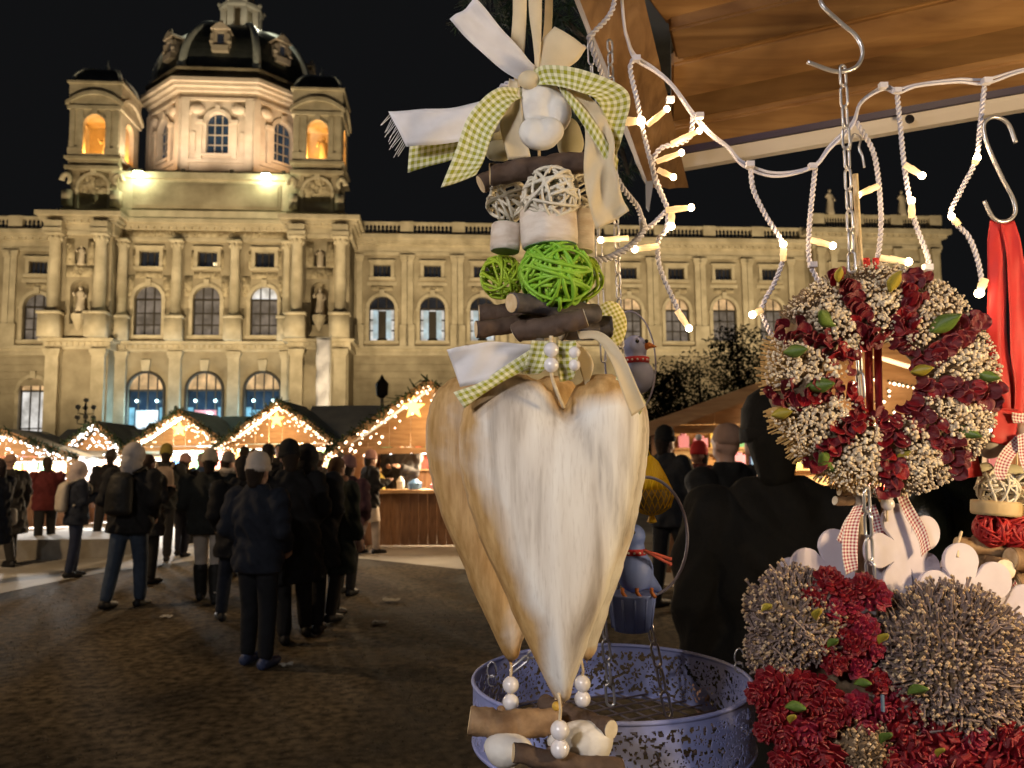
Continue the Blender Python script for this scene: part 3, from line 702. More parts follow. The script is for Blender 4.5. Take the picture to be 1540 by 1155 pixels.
def hut(name_label, px, D, wd, peak, eave, rz, roofm, lampcol, power, backcol, star=True, ridge=0.0, seed=1, whites=False, side=1, roof_len=(0, 0), wallm=None, body=True, star_dx=0, garland=True):
    """gabled market hut; its front centre stands at photo column px, D metres away, turned by rz"""
    q = random.Random(seed); p0 = P(px, 690, D); base = Vector((p0.x, p0.y, 0)); wallm = wallm or woodh
    e = empty('market_hut', base, rz if rz else 1e-6, name_label, 'market hut', 'gabled wooden market huts')
    h = wd/2; dp = 2.2; ov = .45
    def B(mb, nm, mat, sm=False, par=None): return mb.build(nm, mat, par or e, sm)
    # counter of upright boards, side walls, back wall
    nb = max(6, int(wd/.16)); bw = wd/nb
    pl = MB(); pl.box(-bw/2+.004, bw/2-.004, 0, .03, .05, .95); bm = pl.mesh('counter_board'); bm.materials.append(wallm)
    cm = MB(); cm.box(-h-.1, h+.1, -.12, .45, .96, 1.02); ct = B(cm, 'counter', woodl)
    for i in range(nb): instance('counter_board', bm, ct, Matrix.Translation((-h+bw*(i+.5), 0, 0)))
    for s_ in (-1, 1):
        o = MB(); o.box(s_*h-.04, s_*h+.04, .03, dp, 0, eave); B(o, 'side_wall', wallm)
        o = MB(); o.box(s_*(h-.06)-.06, s_*(h-.06)+.06, -.06, .06, 1.02, eave); B(o, 'post', woodl)
    o = MB(); o.box(-h, h, dp, dp+.05, 0, eave+.1); B(o, 'back_wall', backcol)
    for zz in (1.35, 1.7):
        o = MB(); o.box(-h+.05, h-.05, dp-.3, dp-.01, zz-.03, zz); sh = B(o, 'shelf', woodl)
        x = -h+.15
        while x < h-.2:
            ww = q.uniform(.1, .22); hh = q.uniform(.12, .27); o = MB(); o.box(x, x+ww, dp-.26, dp-.06, zz+.002, zz+hh)
            o.lathe([(ww*.3, zz+hh), (ww*.35, zz+hh+.03), (.02, zz+hh+.05)], (x+ww/2, dp-.16, 0), 6)
            o.build('ware', q.choice(goods), sh); x += ww+q.uniform(.02, .1)
    x = -h+.15
    while x < h-.25:
        ww = q.uniform(.14, .3); hh = q.uniform(.1, .3); o = MB(); o.lathe([(ww*.45, 1.022), (ww*.5, 1.03+hh*.6), (ww*.3, 1.03+hh*.8), (ww*.12, 1.03+hh)], (x+ww/2, .2, 0), 8); o.build('ware', q.choice(goods), ct); x += ww+q.uniform(.05, .25)
    # gable front: boards above the opening
    gb = MB(); n = 8
    for i in range(n):
        xa, xb = -h+wd*i/n+.004, -h+wd*(i+1)/n-.004
        za, zb = [eave+(peak-eave)*(1-abs(x_)/h) for x_ in (xa, xb)]
        b_ = MB(); lo = eave-.02
        b_.prism([(xa, lo), (xb, lo), (xb, max(lo+.02, zb-.06)), (xa, max(lo+.02, za-.06))], .0, .03); B(b_, 'gable_board', woodl)
    o = MB(); o.box(-h-.05, h+.05, -.05, .08, eave-.14, eave-.03); B(o, 'lintel', woodl)
    # roof slopes
    for s_ in (-1, 1):
        o = MB(); x2 = s_*(h+ov*.6); z2 = eave-(peak-eave)*ov*.6/h
        o.hexa([(0, -ov, peak), (x2, -ov, z2), (x2, dp+.3, z2), (0, dp+.3, peak)], [(0, -ov, peak+.08), (x2, -ov, z2+.08), (x2, dp+.3, z2+.08), (0, dp+.3, peak+.08)])
        B(o, 'roof_slope', roofm)
        o = MB(); o.hexa([(0, -ov-.04, peak-.1), (x2, -ov-.04, z2-.1), (x2, -ov-.005, z2-.1), (0, -ov-.005, peak-.1)], [(0, -ov-.04, peak+.09), (x2, -ov-.04, z2+.09), (x2, -ov-.005, z2+.09), (0, -ov-.005, peak+.09)]); B(o, 'barge_board', woodl)
    if roof_len[1] > roof_len[0]:     # long lean-to roof behind, its slope towards the square
        o = MB(); a, b_ = roof_len
        o.hexa([(a, .9, eave-.05), (b_, .9, eave-.05), (b_, 2.9, peak+ridge), (a, 2.9, peak+ridge)], [(a, .9, eave+.02), (b_, .9, eave+.02), (b_, 2.9, peak+ridge+.07), (a, 2.9, peak+ridge+.07)])
        B(o, 'long_roof', roofm)
        o = MB(); o.box(a, b_, 2.4, 2.5, 0, eave+.3); B(o, 'rear_wall', wallm)
    # evergreen garland with bulbs along the gable
    gr = MB(); bu = MB()
    for s_ in (-1, 1):
        for i in range(150):
            if not garland: break
            t = q.random(); x = s_*t*(h+ov*.5); z = peak-(peak-eave)*abs(x)/h
            c = Vector((x+q.gauss(0, .03), -ov-.07+q.gauss(0, .03), z+q.gauss(0.04, .045))); dd = Vector((q.gauss(0, 1), q.gauss(0, 1), q.gauss(0, 1))).normalized()*.09
            sd_ = dd.orthogonal().normalized()*.012
            gr.add([c-dd-sd_, c-dd+sd_, c+dd+sd_, c+dd-sd_], [(0, 1, 2, 3)])
        for i in range(66):
            if not garland: break
            t = (i+q.random())/66; x = s_*t*(h+ov*.5); z = peak-(peak-eave)*abs(x)/h-min(.5, q.expovariate(5.5))-.03
            r_ = q.choice((.016, .021, .028))
            c = Vector((x, -ov-.1+q.gauss(0, .03), z)); bu.add([c+Vector(k)*r_ for k in ((1, 0, 0), (-1, 0, 0), (0, 1, 0), (0, -1, 0), (0, 0, 1), (0, 0, -1))], [(0, 2, 4), (2, 1, 4), (1, 3, 4), (3, 0, 4), (2, 0, 5), (1, 2, 5), (3, 1, 5), (0, 3, 5)])
    if not garland:
        for i in range(130):
            x = h*q.uniform(-.62, .62); z = eave-.1+min(.7*(peak-eave)*(1-abs(x)/h), q.expovariate(3.2)); octa0(bu, Vector((x, -.1, z)), q.choice((.012, .016, .022))); octa0(gr, Vector((x, -.06, z+.03)), .02)
    tag(B(gr, 'evergreen_garland', pine), kind='stuff'); tag(B(bu, 'garland_bulbs', bulb_wht if whites else bulb_far), kind='stuff')
    if star:
        so_ = star_mb((star_dx, -ov-.12, peak-.42), .2, Vector((1, 0, 0)), Vector((0, 0, 1)), Vector((0, 1, 0))); B(so_, 'star_light', starm)
    lamp('garland_glow', 'POINT', (0, -ov-.35, eave+(peak-eave)*.35), 34 if star else 22, (1, .62, .3), e, .3)
    o = MB(); o.tube([(-h*.7, .7, eave-.12), (h*.7, .7, eave-.12)], .03, 8); B(o, 'tube_lamp', tubem)
    lamp('hut_light', 'POINT', (0, .55, eave-.25), power, lampcol, e, .15)
    return e
whitewall = mk('hut_white_wall', (.75, .77, .76), (.68, .7, .7), rough=.8, scale=2)
orangew = mk('hut_warm_wall', (.7, .5, .25), (.6, .4, .2), rough=.8, scale=2)
WARM, NEU, COOL = (1, .72, .42), (1, .93, .86), (.85, .95, 1)
hut('white canopied hut at the left edge with cool bright interior', 8, 18.5, 2.9, 2.28, 1.72, R(12), tarp, NEU, 1150, whitewall, False, .1, 1, True, roof_len=(.4, 3.2))
hut('small hut with white lights and pale teal interior, second from the left', 150, 20, 1.75, 2.5, 1.75, R(8), tarp, COOL, 700, whitewall, False, 0.1, 2, True, roof_len=(.3, 2.1))
hut('hut with star on its low gable under the museum entrance', 278, 20, 2.35, 2.76, 1.95, R(3), tarpt, NEU, 1150, whitewall, True, 0, 3, roof_len=(0, 2.2), star_dx=.05)
hut('hut with steep golden-lit gable right of the teal roof', 424, 19.5, 2.65, 2.95, 1.98, R(2), tarp, WARM, 1100, orangew, True, .06, 4, roof_len=(.1, 2.9))
hut('brown boarded hut with bulb-draped gable partly behind the wooden hearts', 650, 14, 3.1, 2.86, 1.8, R(-4), tarp, WARM, 240, woodh, True, -.3, 5, star_dx=-.22)
hut('hut with pale sloping roof edge behind the berry wreath', 1310, 10.5, 5.4, 2.95, 2.02, R(-6), mk('roof_pale', (.3, .26, .2), (.4, .35, .28), rough=.8, scale=2), WARM, 320, orangew, False, -.4, 6, garland=False)
# pale plinth step in front of the left hut
st = MB(); a = G(30, 842); st.box(a.x-1.6, a.x+1.5, a.y, a.y+1.6, 0, .32); o = st.build('stone_step', kerb_m); tag(o, 'low pale stone step in front of the left hut', 'step')

# ================================================================== TREES AND LAMPS
leafm = mk('dark_evergreen', (.007, .012, .006), (.014, .021, .010), rough=.9, scale=1.5, spec=.08)
barkm = mk('tree_bark', (.05, .035, .025), (.09, .07, .05), rough=.9, scale=10, bump=.5)
def bushy_tree(px, D, h, rad, seed, label):
    q = random.Random(seed); p = P(px, 690, D); b = Vector((p.x, p.y, 0)); e = empty('evergreen_tree', b, 0, label, 'tree', 'evergreens below the museum wing')
    t = MB(); t.tube([b, b+Vector((.1, 0, h*.4)), b+Vector((0, .1, h*.9))], [.16, .11, .03], 8)
    for i in range(12):
        z = h*q.uniform(.15, .8); a = q.uniform(0, 6.28); r_ = rad*.7*(1-z/h*.6); t.tube([b+Vector((0, 0, z)), b+Vector((r_*math.cos(a), r_*math.sin(a), z+.3))], [.05, .015], 5)
    t.build('trunk', barkm, e, True)
    c = MB(); cl = [(Vector((q.gauss(0, rad*.45), q.gauss(0, rad*.45), h*q.uniform(.15, .93))), rad*q.uniform(.22, .42)) for _ in range(30)]
    for cc, cr in cl:
        k_ = 1-max(0, cc.z/h-.45)*1.3; cc = Vector((cc.x*k_, cc.y*k_, cc.z))
        for i in range(150):
            d = Vector((q.gauss(0, 1), q.gauss(0, 1), q.gauss(0, 1))).normalized()*cr*q.uniform(.6, 1.05); pnt = b+cc+d
            u = Vector((q.gauss(0, 1), q.gauss(0, 1), q.gauss(0, 1))).normalized(); v = u.orthogonal().normalized(); s_ = q.uniform(.06, .13)
            c.add([pnt-u*s_, pnt+v*s_*.5, pnt+u*s_, pnt-v*s_*.5], [(0, 1, 2, 3)])
    c.build('crown', leafm, e)
for i, (px, D, h, r_, lb) in enumerate([(1000, 34, 5.6, 2.0, 'dark evergreen beside the small bird figure'), (1055, 36, 6.2, 2.4, 'wide dark evergreen under the lit wing windows'), (1115, 33, 7.0, 2.5, 'tallest dark evergreen left of the berry wreath'), (1190, 35, 6.6, 2.6, 'dark evergreen half behind the berry wreath'), (945, 36, 3.6, 1.6, 'low dark evergreen behind the hanging hearts')]):
    bushy_tree(px, D, h, r_, 60+i, lb)
polem = mk('lamp_pole_grey', (.3, .28, .25), rough=.5, metal=.3)
p = P(574, 690, 40); lp = empty('street_lamp', (p.x, p.y, 0), 0, 'pale pole with a dark lantern head against the museum wing', 'street lamp')
o = MB(); o.lathe([(.12, 0), (.12, .5), (.09, .6), (.085, 4.6)], (p.x, p.y, 0), 12); o.build('pole', mk('pole_pale', (.6, .5, .36), rough=.5), lp, True)
o = MB(); o.lathe([(.1, 4.6), (.3, 4.75), (.34, 5.35), (.12, 5.6), (.03, 5.8)], (p.x, p.y, 0), 8); o.build('lantern_head', framedk, lp)
# white banner hanging at the right pavilion
bp = P(484, 690, 72); bn = empty('banner', (bp.x, bp.y, 0), 0, 'white vertical banner on a pole before the right pavilion', 'banner')
o = MB(); o.cyl((bp.x+.7, bp.y, 0), (bp.x+.7, bp.y, 12.9), .07); o.cyl((bp.x-.7, bp.y, 12.7), (bp.x+.7, bp.y, 12.7), .04); o.build('pole', polem, bn)
o = MB(); nz = 24
o.add([(bp.x-.62+1.24*i/4, bp.y+.12*math.sin(j*.7+i*.9), 12.65-6.6*j/nz) for j in range(nz+1) for i in range(5)], [(j*5+i, j*5+i+1, (j+1)*5+i+1, (j+1)*5+i) for j in range(nz) for i in range(4)])
def solid(me, th):
    def s_(o_): k = o_.modifiers.new('s', 'SOLIDIFY'); k.thickness = th; k.offset = 0
    return evaluated(me, s_)
link('cloth', solid(o.mesh('c'), .02), mk('banner_white', (.34, .33, .36), (.28, .27, .3), rough=.8, scale=1.5), bn, True)
# candelabra with pale globes by the left pavilion
p = P(126, 690, 55); cd = empty('candelabra_lamp', (p.x, p.y, 0), 0, 'dark candelabra street lamp with pale globes left of the entrance', 'street lamp')
o = MB(); o.lathe([(.25, 0), (.2, .6), (.08, .8), (.07, 5.6)], (p.x, p.y, 0), 10)
gl_pos = []
for k in range(6):
    a = k*math.pi/3; zz = 4.6 if k % 2 else 5.3; x_, y_ = p.x+.55*math.cos(a), p.y+.55*math.sin(a); o.tube([(p.x, p.y, zz-.5), (x_, y_, zz-.45), (x_, y_, zz-.12)], .035, 6); gl_pos.append((x_, y_, zz))
o.build('post', framedk, cd)
for c_ in gl_pos+[(p.x, p.y, 5.8)]: o = MB(); o.ball(c_, .17, 10, 8); o.build('globe', mk('lamp_globe', (.7, .66, .58), rough=.3), cd, True)
# tall street lamp out of frame on the left: warm light over the square
sl = empty('street_lamp', (-9.5, 7.6, 0), 0, 'tall warm street lamp left of the square', 'street lamp')
o = MB(); o.lathe([(.14, 0), (.14, .8), (.08, .9), (.06, 5.6)], (-9.5, 7.6, 0), 12); o.tube([(-9.5, 7.6, 5.5), (-9.3, 7.6, 5.9), (-8.8, 7.6, 5.95)], .045, 8); o.build('pole', polem, sl)
o = MB(); o.lathe([(.05, 6.05), (.26, 5.9), (.28, 5.82)], (-8.8, 7.6, 0), 12); hd = o.build('lamp_head', framedk, sl)
o = MB(); o.lathe([(.22, 5.82), (.16, 5.74), (.03, 5.7)], (-8.8, 7.6, 0), 12); o.build('lamp_glass', glow('lamp_glass', (1, .8, .55), 10, False), hd)
lamp('street_light', 'POINT', (-8.8, 7.6, 5.55), 600, (1, .66, .34), sl, .12)

# added fill lamp behind the viewer, brightens crowd backs, near ground and roofs
sl = empty('street_lamp', (-6.5, -5.5, 0), 0, 'added fill lamp on a tall pole behind the viewer', 'street lamp')
o = MB(); o.lathe([(.14, 0), (.14, .8), (.08, .9), (.06, 6.4)], (-6.5, -5.5, 0), 12); o.tube([(-6.5, -5.5, 6.3), (-6.3, -5.5, 6.7), (-5.8, -5.5, 6.75)], .045, 8); o.build('pole', polem, sl)
o = MB(); o.lathe([(.05, 6.85), (.26, 6.7), (.28, 6.62)], (-5.8, -5.5, 0), 12); hd = o.build('lamp_head', framedk, sl)
o = MB(); o.lathe([(.22, 6.62), (.16, 6.54), (.03, 6.5)], (-5.8, -5.5, 0), 12); o.build('lamp_glass', glow('fill_lamp_glass', (.95, .97, 1), 10, False), hd)
lamp('street_light', 'POINT', (-5.8, -5.5, 6.35), 620, (1, .9, .8), sl, .12)
# loose gravel
gv = MB(); q = random.Random(91)
for i in range(14000):
    y_ = 2.6+7.5*q.random()**1.3; x_ = q.uniform(-.72, .55)*y_; s_ = q.choice((.002, .003, .004, .0055)); c_ = Vector((x_, y_, s_*.4))
    gv.add([c_+Vector((k[0]*s_*q.uniform(.7, 1.4), k[1]*s_*q.uniform(.7, 1.4), k[2]*s_*.7)) for k in ((1, 0, 0), (-1, 0, 0), (0, 1, 0), (0, -1, 0), (0, 0, 1), (0, 0, -1))], [(0, 2, 4), (2, 1, 4), (1, 3, 4), (3, 0, 4), (2, 0, 5), (1, 2, 5), (3, 1, 5), (0, 3, 5)])
tag(gv.build('loose_gravel', mk('gravel_stone', (.05, .042, .03), (.22, .185, .14), rough=.9, scale=24)), 'loose gravel scattered over the dark ground', 'gravel', kind='stuff')
# litter on the ground
for i, (x, y, lb, s_) in enumerate([(588, 905, 'pale paper scrap on the dark ground right of the crowd', .14), (572, 938, 'crumpled napkin on the ground near the hearts', .1), (430, 1003, 'small torn paper beside the long shadow', .07), (250, 930, 'flattened pale wrapper left of the nearest man', .08)]):
    gp_ = G(x, y); o = MB(); q = random.Random(i); n = 6
    V = [(gp_.x+(k-n/2)*s_/n*1.4, gp_.y+(m_-2)*s_/4, .012+q.uniform(0, .02)) for m_ in range(5) for k in range(n+1)]
    o.add(V, [(m_*(n+1)+k, m_*(n+1)+k+1, (m_+1)*(n+1)+k+1, (m_+1)*(n+1)+k) for m_ in range(4) for k in range(n)])
    tag(link('paper_scrap', solid(o.mesh('p'), .002), mk('litter_paper', (.5, .47, .42), rough=.8)), lb, 'litter', 'litter on the ground')

# ================================================================== PEOPLE
skin = mk('skin', (.55, .33, .25), (.62, .39, .3), rough=.55, scale=12, sss=.1)
FAB = {}
def fabric(c, rough=.85, b=.5):
    k = tuple(c)+(rough,)
    if k not in FAB: FAB[k] = mk('fabric_%d' % len(FAB), c, tuple(min(1, q*1.45+.002) for q in c), rough=rough, scale=7, bump=b, bscale=11, lo=.3, hi=.7)
    return FAB[k]
def oval(mb, secs, n=14):
    mb.loft([[Vector((cx+rx*math.cos(2*math.pi*k/n), cy_+ry*math.sin(2*math.pi*k/n), z)) for k in range(n)] for z, cx, cy_, rx, ry in secs])
def cap(mb, pts, rr, n=10):
    mb.tube(pts, rr, n)
    for p_, r_ in zip(pts, rr): mb.ball(p_, r_*.98, n, 7)
def person(px, D, head_y, heading, label, coat, pants, shoes=(.01, .01, .012), hat=None, hair=(.03, .02, .015), hood=None, long=0.0, arms='down', stride=.08, pack=None, bag=None, boots=None, scarf=None, group='people strolling between the market huts', coatrough=.85, z0=0, wide=1.0, shaved=False, skirt=None, hatshape='beanie', voxel=.0135):
    p = P(px, 690, D); base = Vector((p.x, p.y, z0))
    Ht = 1.6+(686+(770-px)*.0105-head_y)/FPX*D - z0      # height of the top of the head or hat
    s = max(1.0, min(2.0, (Ht-(.04 if hat else .0))))/1.78
    e = empty('person', base, heading or 1e-6, label, 'person', group)
    e.scale = (s, s, s); lr = random.Random(sum(map(ord, label))); e.rotation_euler = (R(lr.uniform(-3.5, 2.5)), R(lr.uniform(-2.5, 2.5)), e.rotation_euler[2]); stride *= lr.choice((-1.6, -.7, .6, 1.3, 2.0))
    wide *= 1.14
    # skeleton, facing +y
    hipz, kz, az = .93, .5, .09
    L = {}
    for sd_, st_ in ((-1, stride), (1, -stride)):
        L[sd_] = [Vector((sd_*.095, 0, hipz)), Vector((sd_*.105, st_*.6+.02, kz)), Vector((sd_*.115, st_, az))]
    A = {}
    for sd_ in (-1, 1):
        sh = Vector((sd_*.19*wide, -.01, 1.43))
        if arms == 'down' or (arms == 'bag' and sd_ < 0): A[sd_] = [sh, Vector((sd_*.27, -.03, 1.15)), Vector((sd_*.27, .07, .90))]
        elif arms == 'pocket': A[sd_] = [sh, Vector((sd_*.29, -.06, 1.16)), Vector((sd_*.2, .13, 1.0))]
        else: A[sd_] = [sh, Vector((sd_*.25, .04, 1.17)), Vector((sd_*.11, .29, 1.27))]
    body = MB()
    oval(body, [(.86, 0, 0, .13, .1), (.95, 0, 0, .165, .115), (1.1, 0, 0, .14, .1), (1.3, 0, 0, .165, .11), (1.43, 0, -.01, .16, .09), (1.5, 0, -.01, .07, .06)])
    cap(body, [(0, -.01, 1.45), (0, .005, 1.58)], [.06, .055])
    # head: skull, jaw, nose, ears
    body.ball((0, .0, 1.67), .098, 14, 10, (.8, 1, 1.08)); body.ball((0, .035, 1.60), .066, 12, 8, (.85, 1, .95))
    body.tube([(0, .09, 1.665), (0, .118, 1.635)], [.012, .017], 8); body.ball((-.08, -.005, 1.64), .026, 8, 6, (.5, .9, 1.3)); body.ball((.08, -.005, 1.64), .026, 8, 6, (.5, .9, 1.3))
    body.tube([(-.045, .088, 1.675), (.045, .088, 1.675)], .014, 6)
    for sd_ in (-1, 1):
        cap(body, L[sd_], [.085, .06, .042]); f = L[sd_][2]; cap(body, [f+Vector((0, -.03, -.04)), f+Vector((0, .13, -.06))], [.045, .035])
        cap(body, A[sd_], [.052, .042, .03])
        d = (A[sd_][2]-A[sd_][1]).normalized(); h = A[sd_][2]; cap(body, [h, h+d*.08], [.032, .036])
        sv = d.orthogonal().normalized()
        for k in range(4): o_ = sv*(-.03+.02*k); cap(body, [h+d*.08+o_, h+d*(.13+.012*(1-abs(k-1.4)))+o_*1.1+Vector((0, 0, -.006)), h+d*(.165+.012*(1-abs(k-1.4)))+o_*1.1+Vector((-sd_*.012, 0, -.016))], [.0095, .0088, .0075], 6)
        t_ = d.cross(sv)
        cap(body, [h+d*.025-sv*.025, h+d*.07-sv*.055+Vector((-sd_*.015, 0, 0)), h+d*.10-sv*.06+Vector((-sd_*.025, 0, 0))], [.012, .011, .009], 6)
    link('body', remesh(body, voxel, 3), skin, e)
    # trousers
    t = MB(); oval(t, [(.82, 0, 0, .15, .11), (.95, 0, 0, .175, .125), (1.08, 0, 0, .16, .115)])
    for sd_ in (-1, 1): cap(t, [L[sd_][0], L[sd_][1], L[sd_][2]+Vector((0, -.005, .03))], [.105, .082, .068])
    link('trousers', remesh(t, .016, 4), fabric(pants), e)
    for sd_ in (-1, 1):
        o = MB(); f = L[sd_][2]
        cap(o, [f+Vector((0, -.05, -.045)), f+Vector((0, .08, -.05)), f+Vector((0, .16, -.057))], [.05, .046, .036])
        if boots: cap(o, [f, f+(L[sd_][1]-f)*.75], [.075, .098])
        else: cap(o, [f, f+Vector((0, -.005, .05))], [.052, .06])
        link('shoe', remesh(o, .013, 3), fabric(shoes, .6), e)
    if skirt:
        o = MB(); oval(o, [(.55, 0, 0, .25, .21), (.8, 0, 0, .22, .17), (1.0, 0, 0, .17, .13)], 18); link('skirt', remesh(o, .016, 3), fabric(skirt), e)
    # coat
    hem = .80-long
    c = MB(); fl = .2+long*.14
    secs = [(hem, 0, 0, fl*wide, fl*.82), (max(hem+.08, .9), 0, 0, .205*wide, .18), (1.08, 0, 0, .19*wide, .15), (1.28, 0, 0, .215*wide, .18), (1.42, 0, -.01, .205*wide, .125), (1.5, 0, -.012, .11, .09), (1.545, 0, -.01, .088, .082)]
    oval(c, secs, 18)
    for sd_ in (-1, 1): cap(c, [A[sd_][0], A[sd_][1], A[sd_][1].lerp(A[sd_][2], .93)], [.1, .085, .068])
    cap(c, [(-.09, -.02, 1.5), (.09, -.02, 1.5)], [.05, .05])
    me = remesh(c, .015, 3)
    vs = np.empty(len(me.vertices)*3); me.vertices.foreach_get('co', vs); vs = vs.reshape(-1, 3); q = abs(hash(label)) % 97
    q = sum(map(ord, label)) % 97
    fold = .008*np.sin(vs[:, 2]*38+4*np.sin(vs[:, 0]*14+q)+vs[:, 1]*17)+.006*np.sin(vs[:, 0]*45+vs[:, 2]*12+q)
    rr_ = np.maximum(.05, np.hypot(vs[:, 0], vs[:, 1])); vs[:, 0] += fold*vs[:, 0]/rr_; vs[:, 1] += fold*vs[:, 1]/rr_
    me.vertices.foreach_set('co', vs.ravel()); me.update()
    link('coat', me, fabric(coat, coatrough), e)
    # headwear and hair
    if hat and hatshape == 'beanie':
        o = MB(); o.lathe([(.102, 1.665), (.108, 1.68), (.106, 1.71), (.104, 1.72), (.1, 1.76), (.075, 1.805), (.03, 1.83), (.005, 1.835)], (0, -.008, 0), 18, 0, .92, 1.06); ho = o.build('hat', fabric(hat), e, True)
        o = MB(); o.lathe([(.104, 1.655), (.112, 1.66), (.112, 1.70), (.106, 1.705)], (0, -.008, 0), 18, 0, .92, 1.06); o.build('cuff', fabric(hat), ho, True)
    elif hat and hatshape == 'pompom':
        o = MB(); o.lathe([(.108, 1.655), (.112, 1.70), (.1, 1.77), (.06, 1.82), (.005, 1.84)], (0, -.005, 0), 18, 0, .92, 1.05); ho = o.build('hat', fabric(hat), e, True)
        o = MB(); o.ball((0, -.005, 1.87), .045, 10, 8); o.build('pompom', fabric((.75, .7, .68)), ho, True)
    elif hat:
        o = MB(); o.lathe([(.17, 1.70), (.172, 1.712), (.112, 1.725), (.108, 1.80), (.09, 1.845), (.01, 1.852)], (0, -.005, 0), 20, 0, .92, 1.05); o.build('hat', fabric(hat), e, True)
    if not shaved:
        o = MB(); o.ball((0, -.018, 1.685), .106, 14, 9, (.84, .98, 1.02)); 
        if hair and not hood: cap(o, [(0, -.05, 1.66), (0, -.062, 1.56)], [.085, .06 if hat else .07])
        if not hood: link('hair', remesh(o, .012, 2), fabric(hair), e)
    else:
        o = MB(); o.lathe([(.098, 1.655), (.102, 1.69), (.094, 1.735), (.06, 1.775), (.005, 1.785)], (0, -.016, 0), 18, 0, .84, .98); o.build('hair', fabric((.32, .2, .15)), e, True)
    if hood:
        o = MB(); o.ball((0, -.03, 1.67), .13, 14, 10, (.93, 1, 1.1)); cap(o, [(0, -.08, 1.56), (0, -.05, 1.52)], [.11, .12]); link('hood', remesh(o, .014, 3), fabric(hood), e)
    if scarf:
        o = MB(); o.tube([(.1*math.cos(a), -.01+.095*math.sin(a), 1.53+.01*math.sin(3*a)) for a in [2*math.pi*k/16 for k in range(16)]], .04, 8, closed=True); o.tube([(.05, .1, 1.5), (.06, .16, 1.35), (.06, .16, 1.2)], [.035, .045, .04], 8); o.build('scarf', fabric(scarf), e, True)
    if pack:
        o = MB(); oval(o, [(1.0, 0, -.22, .13, .06), (1.04, 0, -.225, .16, .09), (1.25, 0, -.225, .155, .1), (1.42, 0, -.21, .13, .08), (1.47, 0, -.19, .07, .04)], 16); bo = link('backpack', remesh(o, .016, 3), fabric(pack, .6), e)
        for sd_ in (-1, 1): o = MB(); o.tube([(sd_*.1, -.16, 1.46), (sd_*.13, 0, 1.53), (sd_*.13, .15, 1.4), (sd_*.14, .14, 1.25), (sd_*.18, -.1, 1.1)], .018, 6); o.build('strap', fabric(pack, .6), bo)
    if bag:
        o = MB(); oval(o, [(.78, .3, .02, .1, .05), (.82, .3, .02, .13, .06), (1.0, .3, .02, .12, .05), (1.03, .3, .02, .08, .03)], 12); bo = link('bag', remesh(o, .014, 3), fabric(bag, .6), e)
        o = MB(); o.tube([(.26, .02, 1.02), (.2, .05, 1.5), (0, -.1, 1.56), (-.15, -.05, 1.49)], .012, 6); o.build('strap', fabric(bag, .6), bo)
    return e
BLK = (.012, .012, .014); NAV = (.015, .02, .035); DK = (.02, .018, .017); JEAN = (.04, .06, .10)
person(392, 6.25, 679, R(-20), 'man in dark navy jacket and whitish beanie with blue shoes, nearest on the left', NAV, (.012, .014, .02), (.05, .07, .16), hat=(.62, .55, .5), arms='pocket', stride=.05)
person(448, 7.1, 661, R(25), 'tall person in long black coat beside the whitish beanie', BLK, BLK, hat=BLK, long=.28, arms='pocket', wide=1.12)
person(503, 8.0, 688, R(-30), 'person with brown hair and dark greenish coat right of the tall black coat', (.014, .02, .017), DK, hair=(.10, .055, .03), long=.3, arms='down', scarf=(.25, .14, .1))
person(318, 9.0, 675, R(10), 'person in beige beanie, black parka and pale trousers with black boots', (.014, .016, .015), (.42, .38, .34), (.01, .01, .01), hat=(.4, .34, .26), boots=True, arms='pocket', wide=1.15)
person(192, 8.7, 669, R(-8), 'person in blue jeans and black backpack with pale hood', BLK, JEAN, hood=(.45, .42, .42), pack=(.012, .012, .012), arms='pocket', wide=1.15)
person(113, 11.0, 696, R(-50), 'person in navy clothes with cream backpack and pale hood', NAV, (.02, .028, .06), hood=(.5, .42, .4), pack=(.5, .45, .38), arms='hold')
person(24, 12.2, 684, R(70), 'bald man in long dark coat at the left edge', DK, DK, shaved=True, long=.3, arms='down', stride=.2)
person(-4, 10.6, 690, R(80), 'person in navy coat cut off by the left edge', NAV, NAV, hair=(.03, .02, .02), long=.25, arms='bag', bag=(.4, .38, .36), stride=.2)
person(243, 12.6, 668, R(20), 'person in mustard hat and dark coat with tan rucksack', (.03, .03, .026), DK, hat=(.28, .22, .05), pack=(.35, .26, .19), arms='hold', stride=.12)
person(276, 13.2, 682, R(-10), 'person in dull pink beanie behind the black parka', DK, (.02, .02, .03), hat=(.4, .24, .22), arms='pocket', stride=.16)
person(160, 14.5, 676, R(15), 'short dark figure left of the jeans wearer', BLK, DK, arms='down', hat=(.05, .04, .04))
person(368, 13.5, 672, R(5), 'dark-haired person in black behind the whitish beanie', BLK, DK, hair=(.02, .015, .01), arms='pocket')
person(423, 15.0, 669, R(190), 'person facing us before the golden gable', DK, DK, hair=(.02, .015, .01), arms='hold')
person(480, 14.2, 680, R(-15), 'person with woollen cap under the golden gable', (.06, .05, .045), DK, hat=(.3, .25, .2), arms='pocket')
person(524, 15.5, 684, R(170), 'person in reddish jacket beside the boarded hut', (.14, .04, .03), DK, hair=(.05, .03, .02), arms='hold')
person(553, 13.3, 677, R(-60), 'woman in short black jacket, pale skirt and pale tights, dusky beanie', BLK, (.45, .38, .33), hat=(.28, .16, .15), skirt=(.5, .43, .36), arms='hold')
person(607, 14.7, 642, R(165), 'black-clad vendor leaning out over the boarded counter', BLK, BLK, hat=(.03, .02, .018), arms='hold', wide=1.3)
person(1008, 8.4, 641, R(-55), 'man in black beanie and dark coat right of the hearts', (.02, .022, .028), BLK, hat=(.012, .012, .012), arms='hold', group='people beside the stall on the right')
